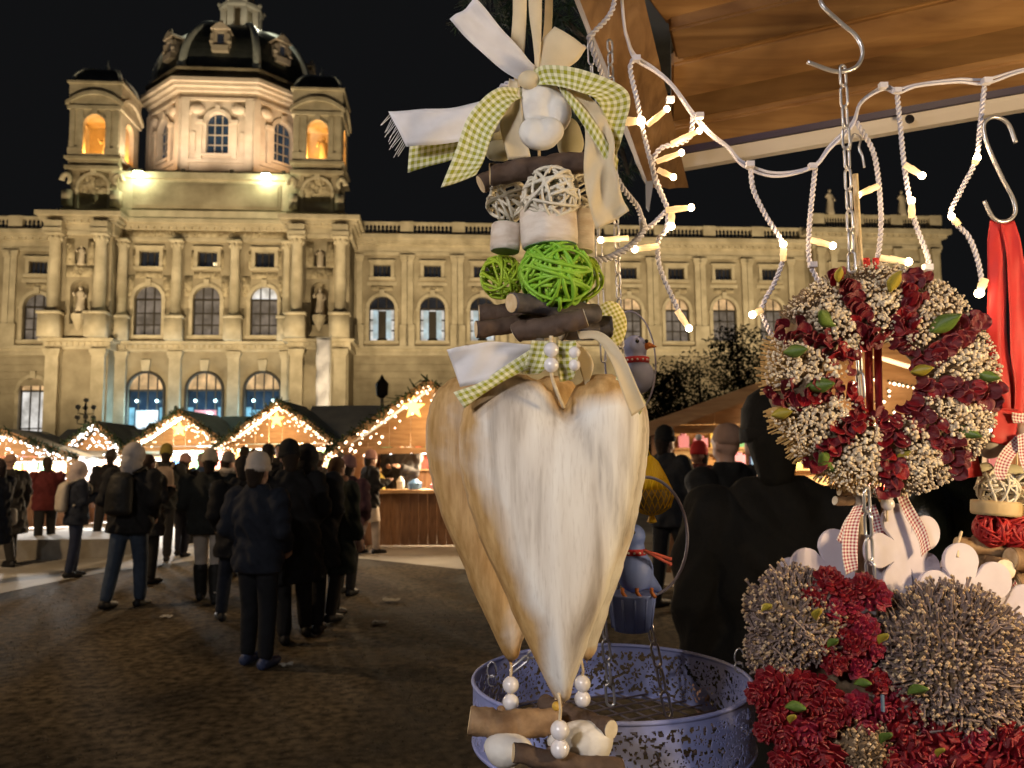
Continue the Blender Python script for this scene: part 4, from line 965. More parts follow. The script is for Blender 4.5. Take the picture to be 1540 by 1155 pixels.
person(1050, 9.4, 664, R(110), 'person with red and white pompom hat between two men in black', (.1, .03, .03), DK, hat=(.5, .03, .03), hatshape='pompom', arms='hold', group='people beside the stall on the right')
person(1092, 4.9, 638, R(30), 'man with close-cropped head partly hidden by the black coat', (.012, .012, .013), BLK, shaved=True, arms='pocket', group='people beside the stall on the right')
person(1180, 2.55, 588, R(-15), 'tall figure in black coat and black cap behind the wreaths', (.0015, .0015, .002), BLK, hat=(.0015, .0015, .002), hair=(.002, .002, .002), long=.3, arms='down', group='people beside the stall on the right', wide=.95)
person(1412, 2.75, 600, R(40), 'person in glossy dark olive jacket behind the white wooden stars', (.018, .02, .012), BLK, hair=(.02, .015, .01), arms='down', group='people beside the stall on the right', coatrough=.25)

person(472, 7.5, 671, R(-5), 'bulky person in black hooded coat between the tall coat and the brown-haired one', BLK, BLK, hood=(.014, .014, .016), long=.2, arms='pocket', wide=1.2)
person(360, 7.9, 686, R(35), 'dark figure in black half behind the whitish beanie', (.010, .010, .012), (.015, .02, .035), hair=(.02, .015, .012), long=.1, arms='pocket', wide=1.1)
person(228, 10.4, 684, R(-25), 'person in charcoal coat between the jeans wearer and the black parka', (.02, .02, .022), DK, hair=(.05, .03, .02), long=.15, arms='hold')
person(408, 11.5, 668, R(15), 'person in black beanie just left of the tall long coat', BLK, DK, hat=(.015, .012, .012), arms='pocket')

person(72, 13.8, 688, R(35), 'person in dark red jacket left of the cream backpack', (.12, .02, .02), DK, hair=(.05, .03, .02), arms='hold')
person(340, 11.8, 680, R(-40), 'person in grey coat with pale scarf behind the black parka', (.09, .085, .08), (.03, .03, .04), hat=(.2, .18, .17), scarf=(.5, .45, .4), arms='pocket', long=.15)
person(388, 12.8, 676, R(175), 'person facing us in olive jacket before the golden hut', (.06, .06, .035), (.03, .035, .05), hair=(.08, .045, .025), arms='hold')
person(300, 15.2, 682, R(160), 'person facing us in blue jacket at the star hut', (.04, .07, .14), DK, hat=(.35, .3, .25), arms='hold')
person(520, 9.4, 684, R(-20), 'person in plum coat at the right end of the dark group', (.06, .025, .035), DK, hat=(.22, .12, .12), long=.2, arms='pocket')
# ================================================================== NEAR STALL ROOF
def woodmat(name, a, b, c, scale=2.0, rough=.42, axis=0):
    """stained boards: long grain with darker streaks and knots"""
    mt = bpy.data.materials.new(name); mt.use_nodes = True; n = mt.node_tree.nodes; l = mt.node_tree.links; bs = n['Principled BSDF']
    tc = n.new('ShaderNodeTexCoord'); mp = n.new('ShaderNodeMapping'); sc = [9, 9, 9]; sc[axis] = 1.1; mp.inputs['Scale'].default_value = sc
    mp.inputs['Rotation'].default_value = (0, 0, R(10))
    oi = n.new('ShaderNodeObjectInfo'); vm = n.new('ShaderNodeVectorMath'); vm.operation = 'ADD'; sc_ = n.new('ShaderNodeMath'); sc_.operation = 'MULTIPLY'; sc_.inputs[1].default_value = 7.3; l.new(oi.outputs['Random'], sc_.inputs[0]); l.new(tc.outputs['Object'], vm.inputs[0]); l.new(sc_.outputs[0], vm.inputs[1]); l.new(vm.outputs[0], mp.inputs[0])
    w_ = n.new('ShaderNodeTexNoise'); w_.inputs['Scale'].default_value = scale*2.2; w_.inputs['Detail'].default_value = 9; w_.inputs['Distortion'].default_value = 1.1; l.new(mp.outputs[0], w_.inputs['Vector'])
    k_ = n.new('ShaderNodeTexNoise'); k_.inputs['Scale'].default_value = 4.5; k_.inputs['Detail'].default_value = 4; l.new(tc.outputs['Object'], k_.inputs['Vector'])
    cr = n.new('ShaderNodeValToRGB'); cr.color_ramp.elements[0].position = .3; cr.color_ramp.elements[1].position = .72
    cr.color_ramp.elements[0].color = (*a, 1); cr.color_ramp.elements[1].color = (*b, 1); e = cr.color_ramp.elements.new(.5); e.color = (*c, 1)
    l.new(w_.outputs[0], cr.inputs[0])
    mx = n.new('ShaderNodeMix'); mx.data_type = 'RGBA'; mx.blend_type = 'MULTIPLY'; l.new(cr.outputs[0], mx.inputs[6])
    c2 = n.new('ShaderNodeValToRGB'); c2.color_ramp.elements[0].position = .3; c2.color_ramp.elements[0].color = (.45, .4, .36, 1); c2.color_ramp.elements[1].position = .6; c2.color_ramp.elements[1].color = (1, 1, 1, 1)
    l.new(k_.outputs[0], c2.inputs[0]); l.new(c2.outputs[0], mx.inputs[7]); mx.inputs['Factor'].default_value = .8; hv = n.new('ShaderNodeHueSaturation'); hv.inputs['Saturation'].default_value = .88; mr = n.new('ShaderNodeMapRange'); mr.inputs[3].default_value = .52; mr.inputs[4].default_value = 1.12; l.new(oi.outputs['Random'], mr.inputs[0]); l.new(mr.outputs[0], hv.inputs['Value']); l.new(mx.outputs[2], hv.inputs['Color']); l.new(hv.outputs[0], bs.inputs['Base Color'])
    bs.inputs['Roughness'].default_value = rough+.1
    bp = n.new('ShaderNodeBump'); bp.inputs['Strength'].default_value = .22; bp.inputs['Distance'].default_value = .004; l.new(w_.outputs[0], bp.inputs['Height']); l.new(bp.outputs[0], bs.inputs['Normal'])
    return mt
soffm = woodmat('stained_soffit', (.24, .105, .02), (.44, .23, .06), (.34, .165, .037), scale=1.2)
raftm = woodmat('rafter_wood', (.22, .105, .03), (.42, .23, .08), (.32, .165, .05), axis=1)
fasc = mk('white_fascia', (.66, .6, .55), (.74, .69, .64), rough=.5, scale=6, bump=.05)
seam = mk('dark_flashing', (.03, .02, .07), rough=.5)
steel = mk('galvanised_steel', (.62, .62, .66), (.5, .5, .54), rough=.3, metal=.75, scale=30)
stall = empty('market_stall_roof', P(1400, 150, 1.5), 0, 'stained wooden eave of the near stall with white fascia', 'stall roof')
def plank(q, th, name, mat, dirn=(0, 0, 1)):
    o = MB(); o.quadbox(q, Vector(dirn)*th); me = o.mesh(name); fixnormals(me)
    bm = bmesh.new(); bm.from_mesh(me); bmesh.ops.bevel(bm, geom=bm.edges[:], offset=min(.004, th*.2), segments=2, affect='EDGES'); bm.to_mesh(me); bm.free()
    return link(name, me, mat, stall)
FL, FR_ = P(1010, 231, 1.62), P(1900, 71, 1.40)          # fascia top edge
NL, NR = P(1010, 92, 1.42), P(1900, -118, 1.18)          # upper edge of the wide soffit board
fr_ = [0, .3, .62, 1]
for k in range(3):
    f0, f1 = fr_[k]+.009, fr_[k+1]-.009; jz = Vector((0, 0, [.0, .009, -.006][k]))
    plank([FL.lerp(NL, f0)+jz, FR_.lerp(NR, f0)+jz, FR_.lerp(NR, f1)+jz, FL.lerp(NL, f1)+jz], .03, 'soffit_board', soffm)
o = MB(); o.quadbox([FL, FR_, NR, NL], Vector((0, 0, .03))); o.v = [(x_, y_, z_+.034) for x_, y_, z_ in o.v]; me = o.mesh('roof_underlay'); fixnormals(me); link('roof_underlay', me, tarp, stall)
# batten stepped down below the boards, then darker boards above it
dz = Vector((0, 0, -.03))
b1, b2 = P(1017, 92, 1.40)+dz*.0, P(1900, -112, 1.16); b3, b4 = P(1006, 46, 1.335), P(1900, -168, 1.10)
plank([b1, b2, b4, b3], .06, 'soffit_batten', soffm)
plank([P(1004, 40, 1.36), P(1900, -176, 1.12), P(1900, -270, 1.03), P(962, -16, 1.26)], .04, 'soffit_board', soffm)
plank([P(962, -20, 1.255), P(1900, -275, 1.025), P(1900, -380, .95), P(930, -90, 1.15)], .04, 'soffit_board', soffm)
# white fascia and dark flashing strip
fb1, fb2 = P(1010, 256, 1.64), P(1900, 100, 1.42)
o = MB(); o.quadbox([fb1, fb2, FR_, FL], Vector((.0, .022, .0))); me = o.mesh('fascia'); fixnormals(me); link('fascia', me, fasc, stall)
o = MB(); o.quadbox([P(1010, 233, 1.612), P(1900, 73, 1.392), P(1900, 56, 1.386), P(1010, 223, 1.607)], Vector((0, .01, 0))); me = o.mesh('flashing'); fixnormals(me); link('flashing', me, seam, stall)
c0 = P(1367, 180, 1.5); o = MB(); o.lathe([(.004, 0), (.0085, .001), (.0085, .004), (.004, .005)], (0, 0, 0), 16); me = o.mesh('screw'); me.transform(frame(Vector((1, 0, 0)), Vector((0, 0, 1)), Vector((0, -1, 0)), c0)); link('screw', me, mk('screw_dark', (.05, .05, .06), rough=.4, metal=.8), stall)
# rafter end hanging below the eave, drip edge and second rafter
o = MB(); r_ = [P(978, 283, 1.60), P(1036, 283, 1.63), P(962, -30, 1.15), P(862, -30, 1.12)]
o.quadbox([r_[0], r_[1], r_[2], r_[3]], Vector((.0, .085, .045))); me = o.mesh('rafter'); fixnormals(me)
bm = bmesh.new(); bm.from_mesh(me); bmesh.ops.subdivide_edges(bm, edges=bm.edges[:], cuts=5, use_grid_fill=True)
for v_ in bm.verts: v_.co += Vector((rnd.gauss(0, .0012), rnd.gauss(0, .0012), rnd.gauss(0, .0012)))
bm.to_mesh(me); bm.free(); link('rafter', me, raftm, stall)
o = MB(); o.quadbox([P(968, 262, 1.66), P(979, 270, 1.66), P(905, -30, 1.22), P(880, -30, 1.2)], Vector((-.01, .03, .03))); me = o.mesh('drip_edge'); fixnormals(me); link('drip_edge', me, mk('drip_brown', (.06, .035, .022), rough=.4), stall)
o = MB(); o.quadbox([P(971, 262, 1.58), P(984, 268, 1.58), P(976, 318, 1.58), P(972, 312, 1.58)], Vector((0, .004, 0))); me = o.mesh('flashing_tab'); fixnormals(me); link('flashing_tab', me, mk('grey_tab', (.25, .25, .27), rough=.5), stall)
# roof deck on top, rail for hanging goods and the post that carries the eave
o = MB(); o.quadbox([P(955, 215, 1.75), P(1900, 40, 1.5), P(1900, -420, .8), P(900, -160, 1.0)], Vector((0, 0, .03))); o.v = [(x_, y_, z_+.1) for x_, y_, z_ in o.v]; me = o.mesh('roof_deck'); fixnormals(me); link('roof_deck', me, tarp, stall)
ra, rb_ = P(690, -80, .84), P(1900, -150, 1.0)
o = MB(); o.tube([ra, rb_], .012, 10); o.build('hanging_rail', raftm, stall)
pp = P(1800, 300, 1.3); o = MB(); o.box(pp.x-.05, pp.x+.05, pp.y-.05, pp.y+.05, 0, 2.45); o.build('post', raftm, stall)

# ---- fir boughs behind the bow
firm = mk('fir_needles', (.012, .03, .016), (.03, .055, .025), rough=.6, scale=40)
def fir(name, pts, label, seed, n=2200, ln=.028):
    q = random.Random(seed); pth = catmull(pts, 12); e = empty(name, pth[0], 0, label, 'fir bough', 'fir boughs under the eave')
    o = MB(); o.tube(pth, .005, 6); o.build('twig', barkm, e)
    nd = MB()
    subs = []
    for i in range(26):
        c = q.choice(pth); d = Vector((q.gauss(0, 1), q.gauss(0, .6), q.gauss(0, 1)-.3)).normalized(); subs.append([c, c+d*q.uniform(.05, .11)])
    for i in range(n):
        a, b_ = q.choice(subs); t = q.random(); c = a.lerp(b_, t); ax = (b_-a).normalized(); o2 = ax.orthogonal().normalized(); o2.rotate(Matrix.Rotation(q.uniform(0, 6.28), 3, ax))
        d = (ax*.7+o2).normalized()*ln*q.uniform(.7, 1.1); s_ = d.cross(ax).normalized()*.0011
        nd.add([c-s_, c+s_, c+d+s_*.3, c+d-s_*.3], [(0, 1, 2, 3)])
    tag(nd.build('needles', firm, e), kind='stuff')
fir('fir_bough', [P(715, -25, 1.45), P(780, 5, 1.45), P(840, 25, 1.48), P(880, 60, 1.5)], 'dark green fir bough above the white ribbons', 3)
fir('fir_bough', [P(885, 40, 1.55), P(900, 120, 1.6), P(925, 190, 1.65), P(945, 262, 1.7)], 'dark green fir bough hanging left of the rafter', 4)

# ================================================================== SHARED SMALL-PART TOOLS
def ribbon_mesh(A, B, cols=8, bulge=.0, k=8, th=.0005, wav=0.0, seed=0):
    """A,B: matching edge polylines of (px,py,depth). UV in metres: u along, v across"""
    a = catmull([P(*p_) for p_ in A], k); b = catmull([P(*p_) for p_ in B], k); n = len(a); V = []; UV = []; s_ = 0; q = random.Random(seed); ph = q.uniform(0, 6)
    for i in range(n):
        if i: s_ += ((a[i]+b[i])/2-(a[i-1]+b[i-1])/2).length
        wd = (b[i]-a[i]).length; nrm = Vector((0, -1, 0))
        for j in range(cols+1):
            t = j/cols; p_ = a[i].lerp(b[i], t)+nrm*(bulge*math.sin(math.pi*t)+wav*math.sin(t*9+i*.35+ph)*math.sin(i*.22+ph)); V.append(p_); UV.append((s_, t*wd))
    F = [(i*(cols+1)+j, i*(cols+1)+j+1, (i+1)*(cols+1)+j+1, (i+1)*(cols+1)+j) for i in range(n-1) for j in range(cols)]
    me = bpy.data.meshes.new('ribbon'); me.from_pydata(V, [], F); uv = me.uv_layers.new(name='UVMap')
    for lp_ in me.loops: uv.data[lp_.index].uv = UV[lp_.vertex_index]
    me = solid(me, th); me.polygons.foreach_set('use_smooth', [True]*len(me.polygons)); return me
def gingham(name, c, period=.0075, white=(.8, .78, .7)):
    mt = mk(name, c, rough=.8, sheen=.2); n = mt.node_tree.nodes; l = mt.node_tree.links; b = n['Principled BSDF']
    uv = n.new('ShaderNodeUVMap'); sp = n.new('ShaderNodeSeparateXYZ'); l.new(uv.outputs[0], sp.inputs[0]); outs = []
    for ax in (0, 1):
        d = n.new('ShaderNodeMath'); d.operation = 'DIVIDE'; d.inputs[1].default_value = period; l.new(sp.outputs[ax], d.inputs[0])
        f = n.new('ShaderNodeMath'); f.operation = 'FRACT'; l.new(d.outputs[0], f.inputs[0]); g_ = n.new('ShaderNodeMath'); g_.operation = 'GREATER_THAN'; g_.inputs[1].default_value = .5; l.new(f.outputs[0], g_.inputs[0]); outs.append(g_)
    ad = n.new('ShaderNodeMath'); ad.operation = 'ADD'; l.new(outs[0].outputs[0], ad.inputs[0]); l.new(outs[1].outputs[0], ad.inputs[1])
    hf = n.new('ShaderNodeMath'); hf.operation = 'MULTIPLY'; hf.inputs[1].default_value = .5; l.new(ad.outputs[0], hf.inputs[0])
    mx = n.new('ShaderNodeMix'); mx.data_type = 'RGBA'; l.new(hf.outputs[0], mx.inputs['Factor']); mx.inputs[6].default_value = (*white, 1); mx.inputs[7].default_value = (*c, 1); l.new(mx.outputs[2], b.inputs['Base Color'])
    wv_ = n.new('ShaderNodeTexNoise'); wv_.inputs['Scale'].default_value = 900; l.new(uv.outputs[0], wv_.inputs['Vector']); bp = n.new('ShaderNodeBump'); bp.inputs['Strength'].default_value = .3; bp.inputs['Distance'].default_value = .0004; l.new(wv_.outputs[0], bp.inputs['Height']); l.new(bp.outputs[0], b.inputs['Normal'])
    return mt
def satin(name, c, tr=.25):
    """thin woven ribbon that lets some light through"""
    mt = mk(name, c, tuple(q*.9 for q in c), rough=.55, scale=60, bump=.08, bscale=500, sheen=.3); n = mt.node_tree.nodes; l = mt.node_tree.links; b = n['Principled BSDF']
    t = n.new('ShaderNodeBsdfTranslucent'); t.inputs[0].default_value = (*c, 1); mx = n.new('ShaderNodeMixShader'); mx.inputs[0].default_value = tr
    l.new(b.outputs[0], mx.inputs[1]); l.new(t.outputs[0], mx.inputs[2]); l.new(mx.outputs[0], n['Material Output'].inputs[0]); return mt
ging_g = gingham('gingham_green', (.31, .315, .006), .0064, (.78, .75, .52)); ging_r = gingham('gingham_red', (.28, .015, .05), .0042, (.75, .7, .68))
white_r = satin('white_ribbon', (.88, .86, .88)); cream_r = satin('cream_ribbon', (.82, .70, .48)); red_r = satin('red_ribbon', (.55, .02, .02), .2)
barkst = mk('twig_bark', (.055, .032, .022), (.13, .085, .06), rough=.75, scale=55, stretch=(1, 1, 1), bump=.6, bscale=120, lo=.3, hi=.75)
barkg = mk('twig_bark_grey', (.04, .035, .04), (.10, .085, .085), rough=.7, scale=60, bump=.5, bscale=120)
barkb = mk('twig_bark_tan', (.16, .09, .045), (.34, .22, .12), rough=.7, scale=45, bump=.5, bscale=90)
cutw = mk('cut_wood', (.62, .43, .22), (.72, .55, .33), rough=.7, scale=120)
cutp = mk('cut_wood_pale', (.66, .58, .44), (.75, .68, .55), rough=.7, scale=120)
pebw = mk('white_wood_piece', (.66, .63, .6), (.78, .75, .7), rough=.65, scale=35, bump=.35, bscale=90, c3=(.74, .71, .66))
birch = mk('birch_bark', (.55, .43, .33), (.74, .66, .58), rough=.7, scale=30, stretch=(1, 1, 3), bump=.4, bscale=70, lo=.25, hi=.6)
ratw = mk('rattan_white', (.74, .69, .58), (.66, .60, .48), rough=.55, scale=40); ratg = mk('rattan_green', (.20, .47, .03), (.30, .56, .05), rough=.5, scale=40); raty = mk('rattan_lime', (.36, .50, .03), (.28, .45, .03), rough=.5, scale=40); ratr = mk('rattan_red', (.42, .02, .02), (.30, .015, .015), rough=.5, scale=40)
twine = mk('twine', (.62, .48, .3), (.72, .6, .42), rough=.9, scale=200, bump=.5)
pearl = mk('pearl', (.80, .77, .79), rough=.18, spec=.7, coat=.6)
pebt = mk('beige_pebble', (.42, .38, .24), (.5, .46, .32), rough=.7, scale=40)
def stick(parent, a, b, r, mat=None, cut=None, seed=0, r2=None, bend=.02):
    q = random.Random(seed); A, B = P(*a), P(*b); n = 10; d = (B-A); L = d.length; sd_ = d.normalized().orthogonal(); pts = []; rr = []
    for i in range(n+1):
        t = i/n; pts.append(A+d*t+sd_*L*bend*math.sin(t*5+seed)+Vector((q.gauss(0, r*.04), q.gauss(0, r*.04), q.gauss(0, r*.04)))); rr.append((r+(r2-r)*t if r2 else r)*q.uniform(.95, 1.06))
    o = MB(); pts = catmull(pts, 3); rr = [rr[min(n, int(round(k_/3)))] for k_ in range(len(pts))]; o.tube(pts, rr, 20); o.v = [tuple(Vector(v_)+(Vector(v_)-pts[min(len(pts)-1, k_//20)])*q.gauss(0, .035)) for k_, v_ in enumerate(o.v)]
    kn = q.randint(9, 21); 
    o.ball(pts[kn]+sd_*rr[kn]*.85, r*.35, 8, 6)
    so_ = o.build('twig_piece', mat or barkst, parent, True)
    ce = MB()
    for e_, nb_2, rad in ((pts[0], pts[1], rr[0]), (pts[-1], pts[-2], rr[-1])):
        ax = (e_-nb_2).normalized(); ce.tube([e_-ax*.0005, e_+ax*.0006], rad*.93, 14)
    tag(ce.build('cut_ends', cut or cutw, so_), kind='stuff')
    return so_
def rattan(parent, c, d, rpx, mat, seed, n=46, tk=.0012, name='rattan_ball', sc=(1, 1, 1)):
    q = random.Random(seed); C = P(*c, d); rad = MM(rpx, d); o = MB()
    for i in range(int(n*.62)):
        ax = Vector((q.gauss(0, 1), q.gauss(0, 1), q.gauss(0, 1))).normalized(); u = ax.orthogonal().normalized(); v = ax.cross(u); off = q.uniform(-.55, .55); rr = rad*q.uniform(.9, 1.0); a0 = q.uniform(0, 6.28); span = q.uniform(2.4, 6.28)
        cr = rr*math.sqrt(1-off*off); pts = []
        for k in range(21):
            a = a0+span*k/20; w2 = 1+.03*math.sin(a*3+i); pp_ = (u*math.cos(a)+v*math.sin(a))*cr*w2+ax*off*rr; pts.append(C+Vector((pp_.x*sc[0], pp_.y*sc[1], pp_.z*sc[2])))
        o.tube(pts, tk*1.35*q.uniform(.8, 1.2), 6)
    return o.build(name, mat, parent, True)
def slice_(parent, c, d, w_, h, seed, mat=None, tilt=0.0, top=None, name='birch_slice'):
    C = P(*c, d); rad = MM(w_/2, d); hh = MM(h, d); q = random.Random(seed); o = MB(); n = 20; R3 = Matrix.Rotation(tilt, 3, 'Y')
    rings = []
    jit = [q.uniform(.95, 1.05) for _ in range(n)]
    for z in (-.5, -.3, 0, .3, .5): rings.append([C+R3 @ Vector((rad*jit[k]*(.97 if abs(z) == .5 else 1)*math.cos(6.2832*k/n), rad*jit[k]*math.sin(6.2832*k/n), z*hh)) for k in range(n)])
    o.loft(rings); so_ = o.build(name, mat or birch, parent, True)
    ce = MB(); ax = R3 @ Vector((0, 0, 1))
    for e_ in (-.5, .5): ce.loft([[C+R3 @ Vector((rad*.93*jit[k]*math.cos(6.2832*k/n), rad*.93*jit[k]*math.sin(6.2832*k/n), e_*(hh+.0004+.001*i))) for k in range(n)] for i in (0, 1)])
    tag(ce.build('cut_faces', top or cutp, so_), kind='stuff'); return so_
def pebble(parent, c, d, w_, h, seed, mat=None, name='wood_pebble'):
    C = P(*c, d); q = random.Random(seed); o = MB(); o.ball(C, 1, 16, 12, (MM(w_/2, d), MM(w_/2, d)*.8, MM(h/2, d)))
    V = [Vector(v) for v in o.v]; o.v = [tuple(C+(v-C)*(1+.09*math.sin(6*(v-C).x/MM(w_/2, d)*.5+seed)+.07*math.sin(5*(v-C).z/MM(h/2, d)*.6+seed*2))) for v in V]
    return o.build(name, mat or pebw, parent, True)
def heart_outline(k=1):
    return [(848, 612), (835, 585), (812, 567), (780, 557), (742, 561), (710, 584), (692, 620), (686, 662), (690, 712), (704, 772), (730, 842), (764, 915), (798, 985), (822, 1034), (838, 1055), (852, 1046), (864, 1020), (886, 962), (916, 888), (944, 810), (964, 732), (975, 662), (977, 626), (969, 594), (949, 569), (920, 558), (888, 563), (862, 583)]
def heartmat():
    mt = bpy.data.materials.new('whitewashed_heart_wood'); mt.use_nodes = True; n = mt.node_tree.nodes; l = mt.node_tree.links; b = n['Principled BSDF']
    tc = n.new('ShaderNodeTexCoord'); mp = n.new('ShaderNodeMapping'); mp.inputs['Scale'].default_value = (14, 14, 1.6); mp.inputs['Rotation'].default_value = (0, R(-13), 0); l.new(tc.outputs['Object'], mp.inputs[0])
    def nz(sc, det, src, dist=0):
        q = n.new('ShaderNodeTexNoise'); q.inputs['Scale'].default_value = sc; q.inputs['Detail'].default_value = det; q.inputs['Distortion'].default_value = dist; l.new(src, q.inputs['Vector']); return q
    def ramp(src, els):
        c = n.new('ShaderNodeValToRGB'); c.color_ramp.elements[0].position = els[0][0]; c.color_ramp.elements[0].color = (*els[0][1], 1); c.color_ramp.elements[1].position = els[-1][0]; c.color_ramp.elements[1].color = (*els[-1][1], 1)
        for p_, cc in els[1:-1]: c.color_ramp.elements.new(p_).color = (*cc, 1)
        l.new(src, c.inputs[0]); return c
    grain = nz(2.1, 12, mp.outputs[0], .7); big = nz(7.5, 5, tc.outputs['Object'], .4); fine = nz(9, 8, mp.outputs[0])
    base = ramp(grain.outputs[0], [(.29, (.24, .2, .17)), (.39, (.46, .41, .36)), (.48, (.71, .67, .62)), (.62, (.84, .82, .78))])
    at_ = n.new('ShaderNodeAttribute'); at_.attribute_name = 'rim'
    sm = n.new('ShaderNodeMath'); sm.operation = 'ADD'; l.new(at_.outputs['Fac'], sm.inputs[0]); sb = n.new('ShaderNodeMath'); sb.operation = 'MULTIPLY_ADD'; sb.inputs[1].default_value = 1.5; sb.inputs[2].default_value = -.75; l.new(big.outputs[0], sb.inputs[0]); l.new(sb.outputs[0], sm.inputs[1])
    rr = ramp(sm.outputs[0], [(.62, (0, 0, 0)), (1.0, (1, 1, 1))])
    mx = n.new('ShaderNodeMix'); mx.data_type = 'RGBA'; l.new(rr.outputs[0], mx.inputs['Factor']); l.new(base.outputs[0], mx.inputs[6])
    tan = ramp(fine.outputs[0], [(.3, (.38, .21, .065)), (.7, (.62, .40, .17))]); l.new(tan.outputs[0], mx.inputs[7])
    ag = n.new('ShaderNodeAttribute'); ag.attribute_name = 'grey'; gm = n.new('ShaderNodeMath'); gm.operation = 'MULTIPLY'; l.new(ag.outputs['Fac'], gm.inputs[0]); gr_ = ramp(fine.outputs[0], [(.3, (1, 1, 1)), (.62, (.25, .25, .25))]); l.new(gr_.outputs[0], gm.inputs[1])
    mg = n.new('ShaderNodeMix'); mg.data_type = 'RGBA'; l.new(gm.outputs[0], mg.inputs['Factor']); l.new(mx.outputs[2], mg.inputs[6]); mg.inputs[7].default_value = (.27, .245, .24, 1); mx = mg
    mf = n.new('ShaderNodeMix'); mf.data_type = 'RGBA'; mf.blend_type = 'MULTIPLY'; mf.inputs['Factor'].default_value = .3; vf = nz(30, 6, mp.outputs[0], .3); cf = ramp(vf.outputs[0], [(.3, (.55, .5, .45)), (.46, (.95, .94, .93)), (.7, (1, 1, 1))]); l.new(mx.outputs[2], mf.inputs[6]); l.new(cf.outputs[0], mf.inputs[7])
    l.new(mf.outputs[2], b.inputs['Base Color']); b.inputs['Roughness'].default_value = .62
    bp = n.new('ShaderNodeBump'); bp.inputs['Strength'].default_value = .16; bp.inputs['Distance'].default_value = .0012; l.new(fine.outputs[0], bp.inputs['Height']); l.new(bp.outputs[0], b.inputs['Normal'])
    return mt
heartm = heartmat()
def heart_mesh(d, thick):
    """puffed heart in metres about its own centre: x right, z up, y depth"""
    ol = heart_outline(); cx, cyy = 832, 760; K = d/FPX
    pts = catmull([Vector(((x-cx)*K, 0, (cyy-y)*K)) for x, y in ol]+[Vector(((848-cx)*K, 0, (cyy-612)*K))], 4)[:-1]
    from mathutils.geometry import delaunay_2d_cdt
    bp_ = np.array([(p_.x, p_.z) for p_ in pts]); n = len(bp_)
    st_ = .0055; gx = np.arange(bp_[:, 0].min(), bp_[:, 0].max(), st_); gz = np.arange(bp_[:, 1].min(), bp_[:, 1].max(), st_)
    gp = np.array([(x+(st_/2 if k % 2 else 0), z) for k, z in enumerate(gz) for x in gx])
    A = bp_; B = np.roll(bp_, -1, 0)
    def dist(q):
        ab = B-A; t_ = ((q[:, None]-A)*ab).sum(2)/np.maximum((ab*ab).sum(1), 1e-12); t_ = np.clip(t_, 0, 1); pr = A+t_[..., None]*ab; return np.sqrt(((q[:, None]-pr)**2).sum(2)).min(1)
    ins = np.zeros(len(gp), bool)
    for a_, b_ in zip(A, B):
        c_ = ((a_[1] > gp[:, 1]) != (b_[1] > gp[:, 1])); xx = a_[0]+(gp[:, 1]-a_[1])/(b_[1]-a_[1]+1e-12)*(b_[0]-a_[0]); ins ^= c_ & (gp[:, 0] < xx)
    dd = dist(gp); ring = []
    ctr = np.array([0, 0])
    keep = gp[ins & (dd > .004)]
    allp = np.vstack([bp_, keep]); vs_, es_, fs_, *_ = delaunay_2d_cdt([Vector(q) for q in allp], [(k, (k+1) % n) for k in range(n)], [], 1, 1e-6)
    v2 = np.array([(q.x, q.y) for q in vs_]); d2 = dist(v2); d2[d2 < 1e-5] = 0
    wd_ = .042; tt = np.clip(d2/wd_, 0, 1); yy = thick*(1-(1-tt)**2.3)**.5*(.84+.16*np.clip(d2/.085, 0, 1)); rim = (1-np.clip(d2/.07, 0, 1))**1.1
    left = np.clip((-v2[:, 0]-.012)/.075, 0, 1); topr = np.exp(-(((v2[:, 0]-.05)/.045)**2+((v2[:, 1]-.125)/.03)**2)); rim = np.clip(rim*np.where(v2[:, 0] > .02, .66, .9)+.42*left+.62*topr, 0, 1.1)
    sx_ = v2[:, 0]-(.03+(.08-v2[:, 1])*.36); grey = np.exp(-(sx_/.011)**2)*np.clip((.10-v2[:, 1])/.05, 0, 1)*np.clip((v2[:, 1]+.13)/.08, 0, 1)+.5*np.exp(-((sx_-.03)/.012)**2)*np.clip((.10-v2[:, 1])/.05, 0, 1)*np.clip((v2[:, 1]+.06)/.08, 0, 1)
    V = [Vector((q[0], -y, q[1])) for q, y in zip(v2, yy)]+[Vector((q[0], y, q[1])) for q, y in zip(v2, yy)]; m0 = len(v2); RIM = list(rim)*2
    F = [tuple(f) for f in fs_]+[tuple(i_+m0 for i_ in reversed(f)) for f in fs_]
    me = bpy.data.meshes.new('heart'); me.from_pydata(V, [], F); at_ = me.attributes.new('rim', 'FLOAT', 'POINT'); at_.data.foreach_set('value', RIM); at3 = me.attributes.new('grey', 'FLOAT', 'POINT'); at3.data.foreach_set('value', list(grey)*2)
    bm = bmesh.new(); bm.from_mesh(me); bmesh.ops.remove_doubles(bm, verts=bm.verts, dist=.0002)
    for _ in range(2): bmesh.ops.smooth_vert(bm, verts=bm.verts, factor=.4, use_axis_x=True, use_axis_y=True, use_axis_z=True)
    bmesh.ops.recalc_face_normals(bm, faces=bm.faces); bm.to_mesh(me); bm.free(); me.polygons.foreach_set('use_smooth', [True]*len(me.polygons)); me.materials.append(heartm); return me

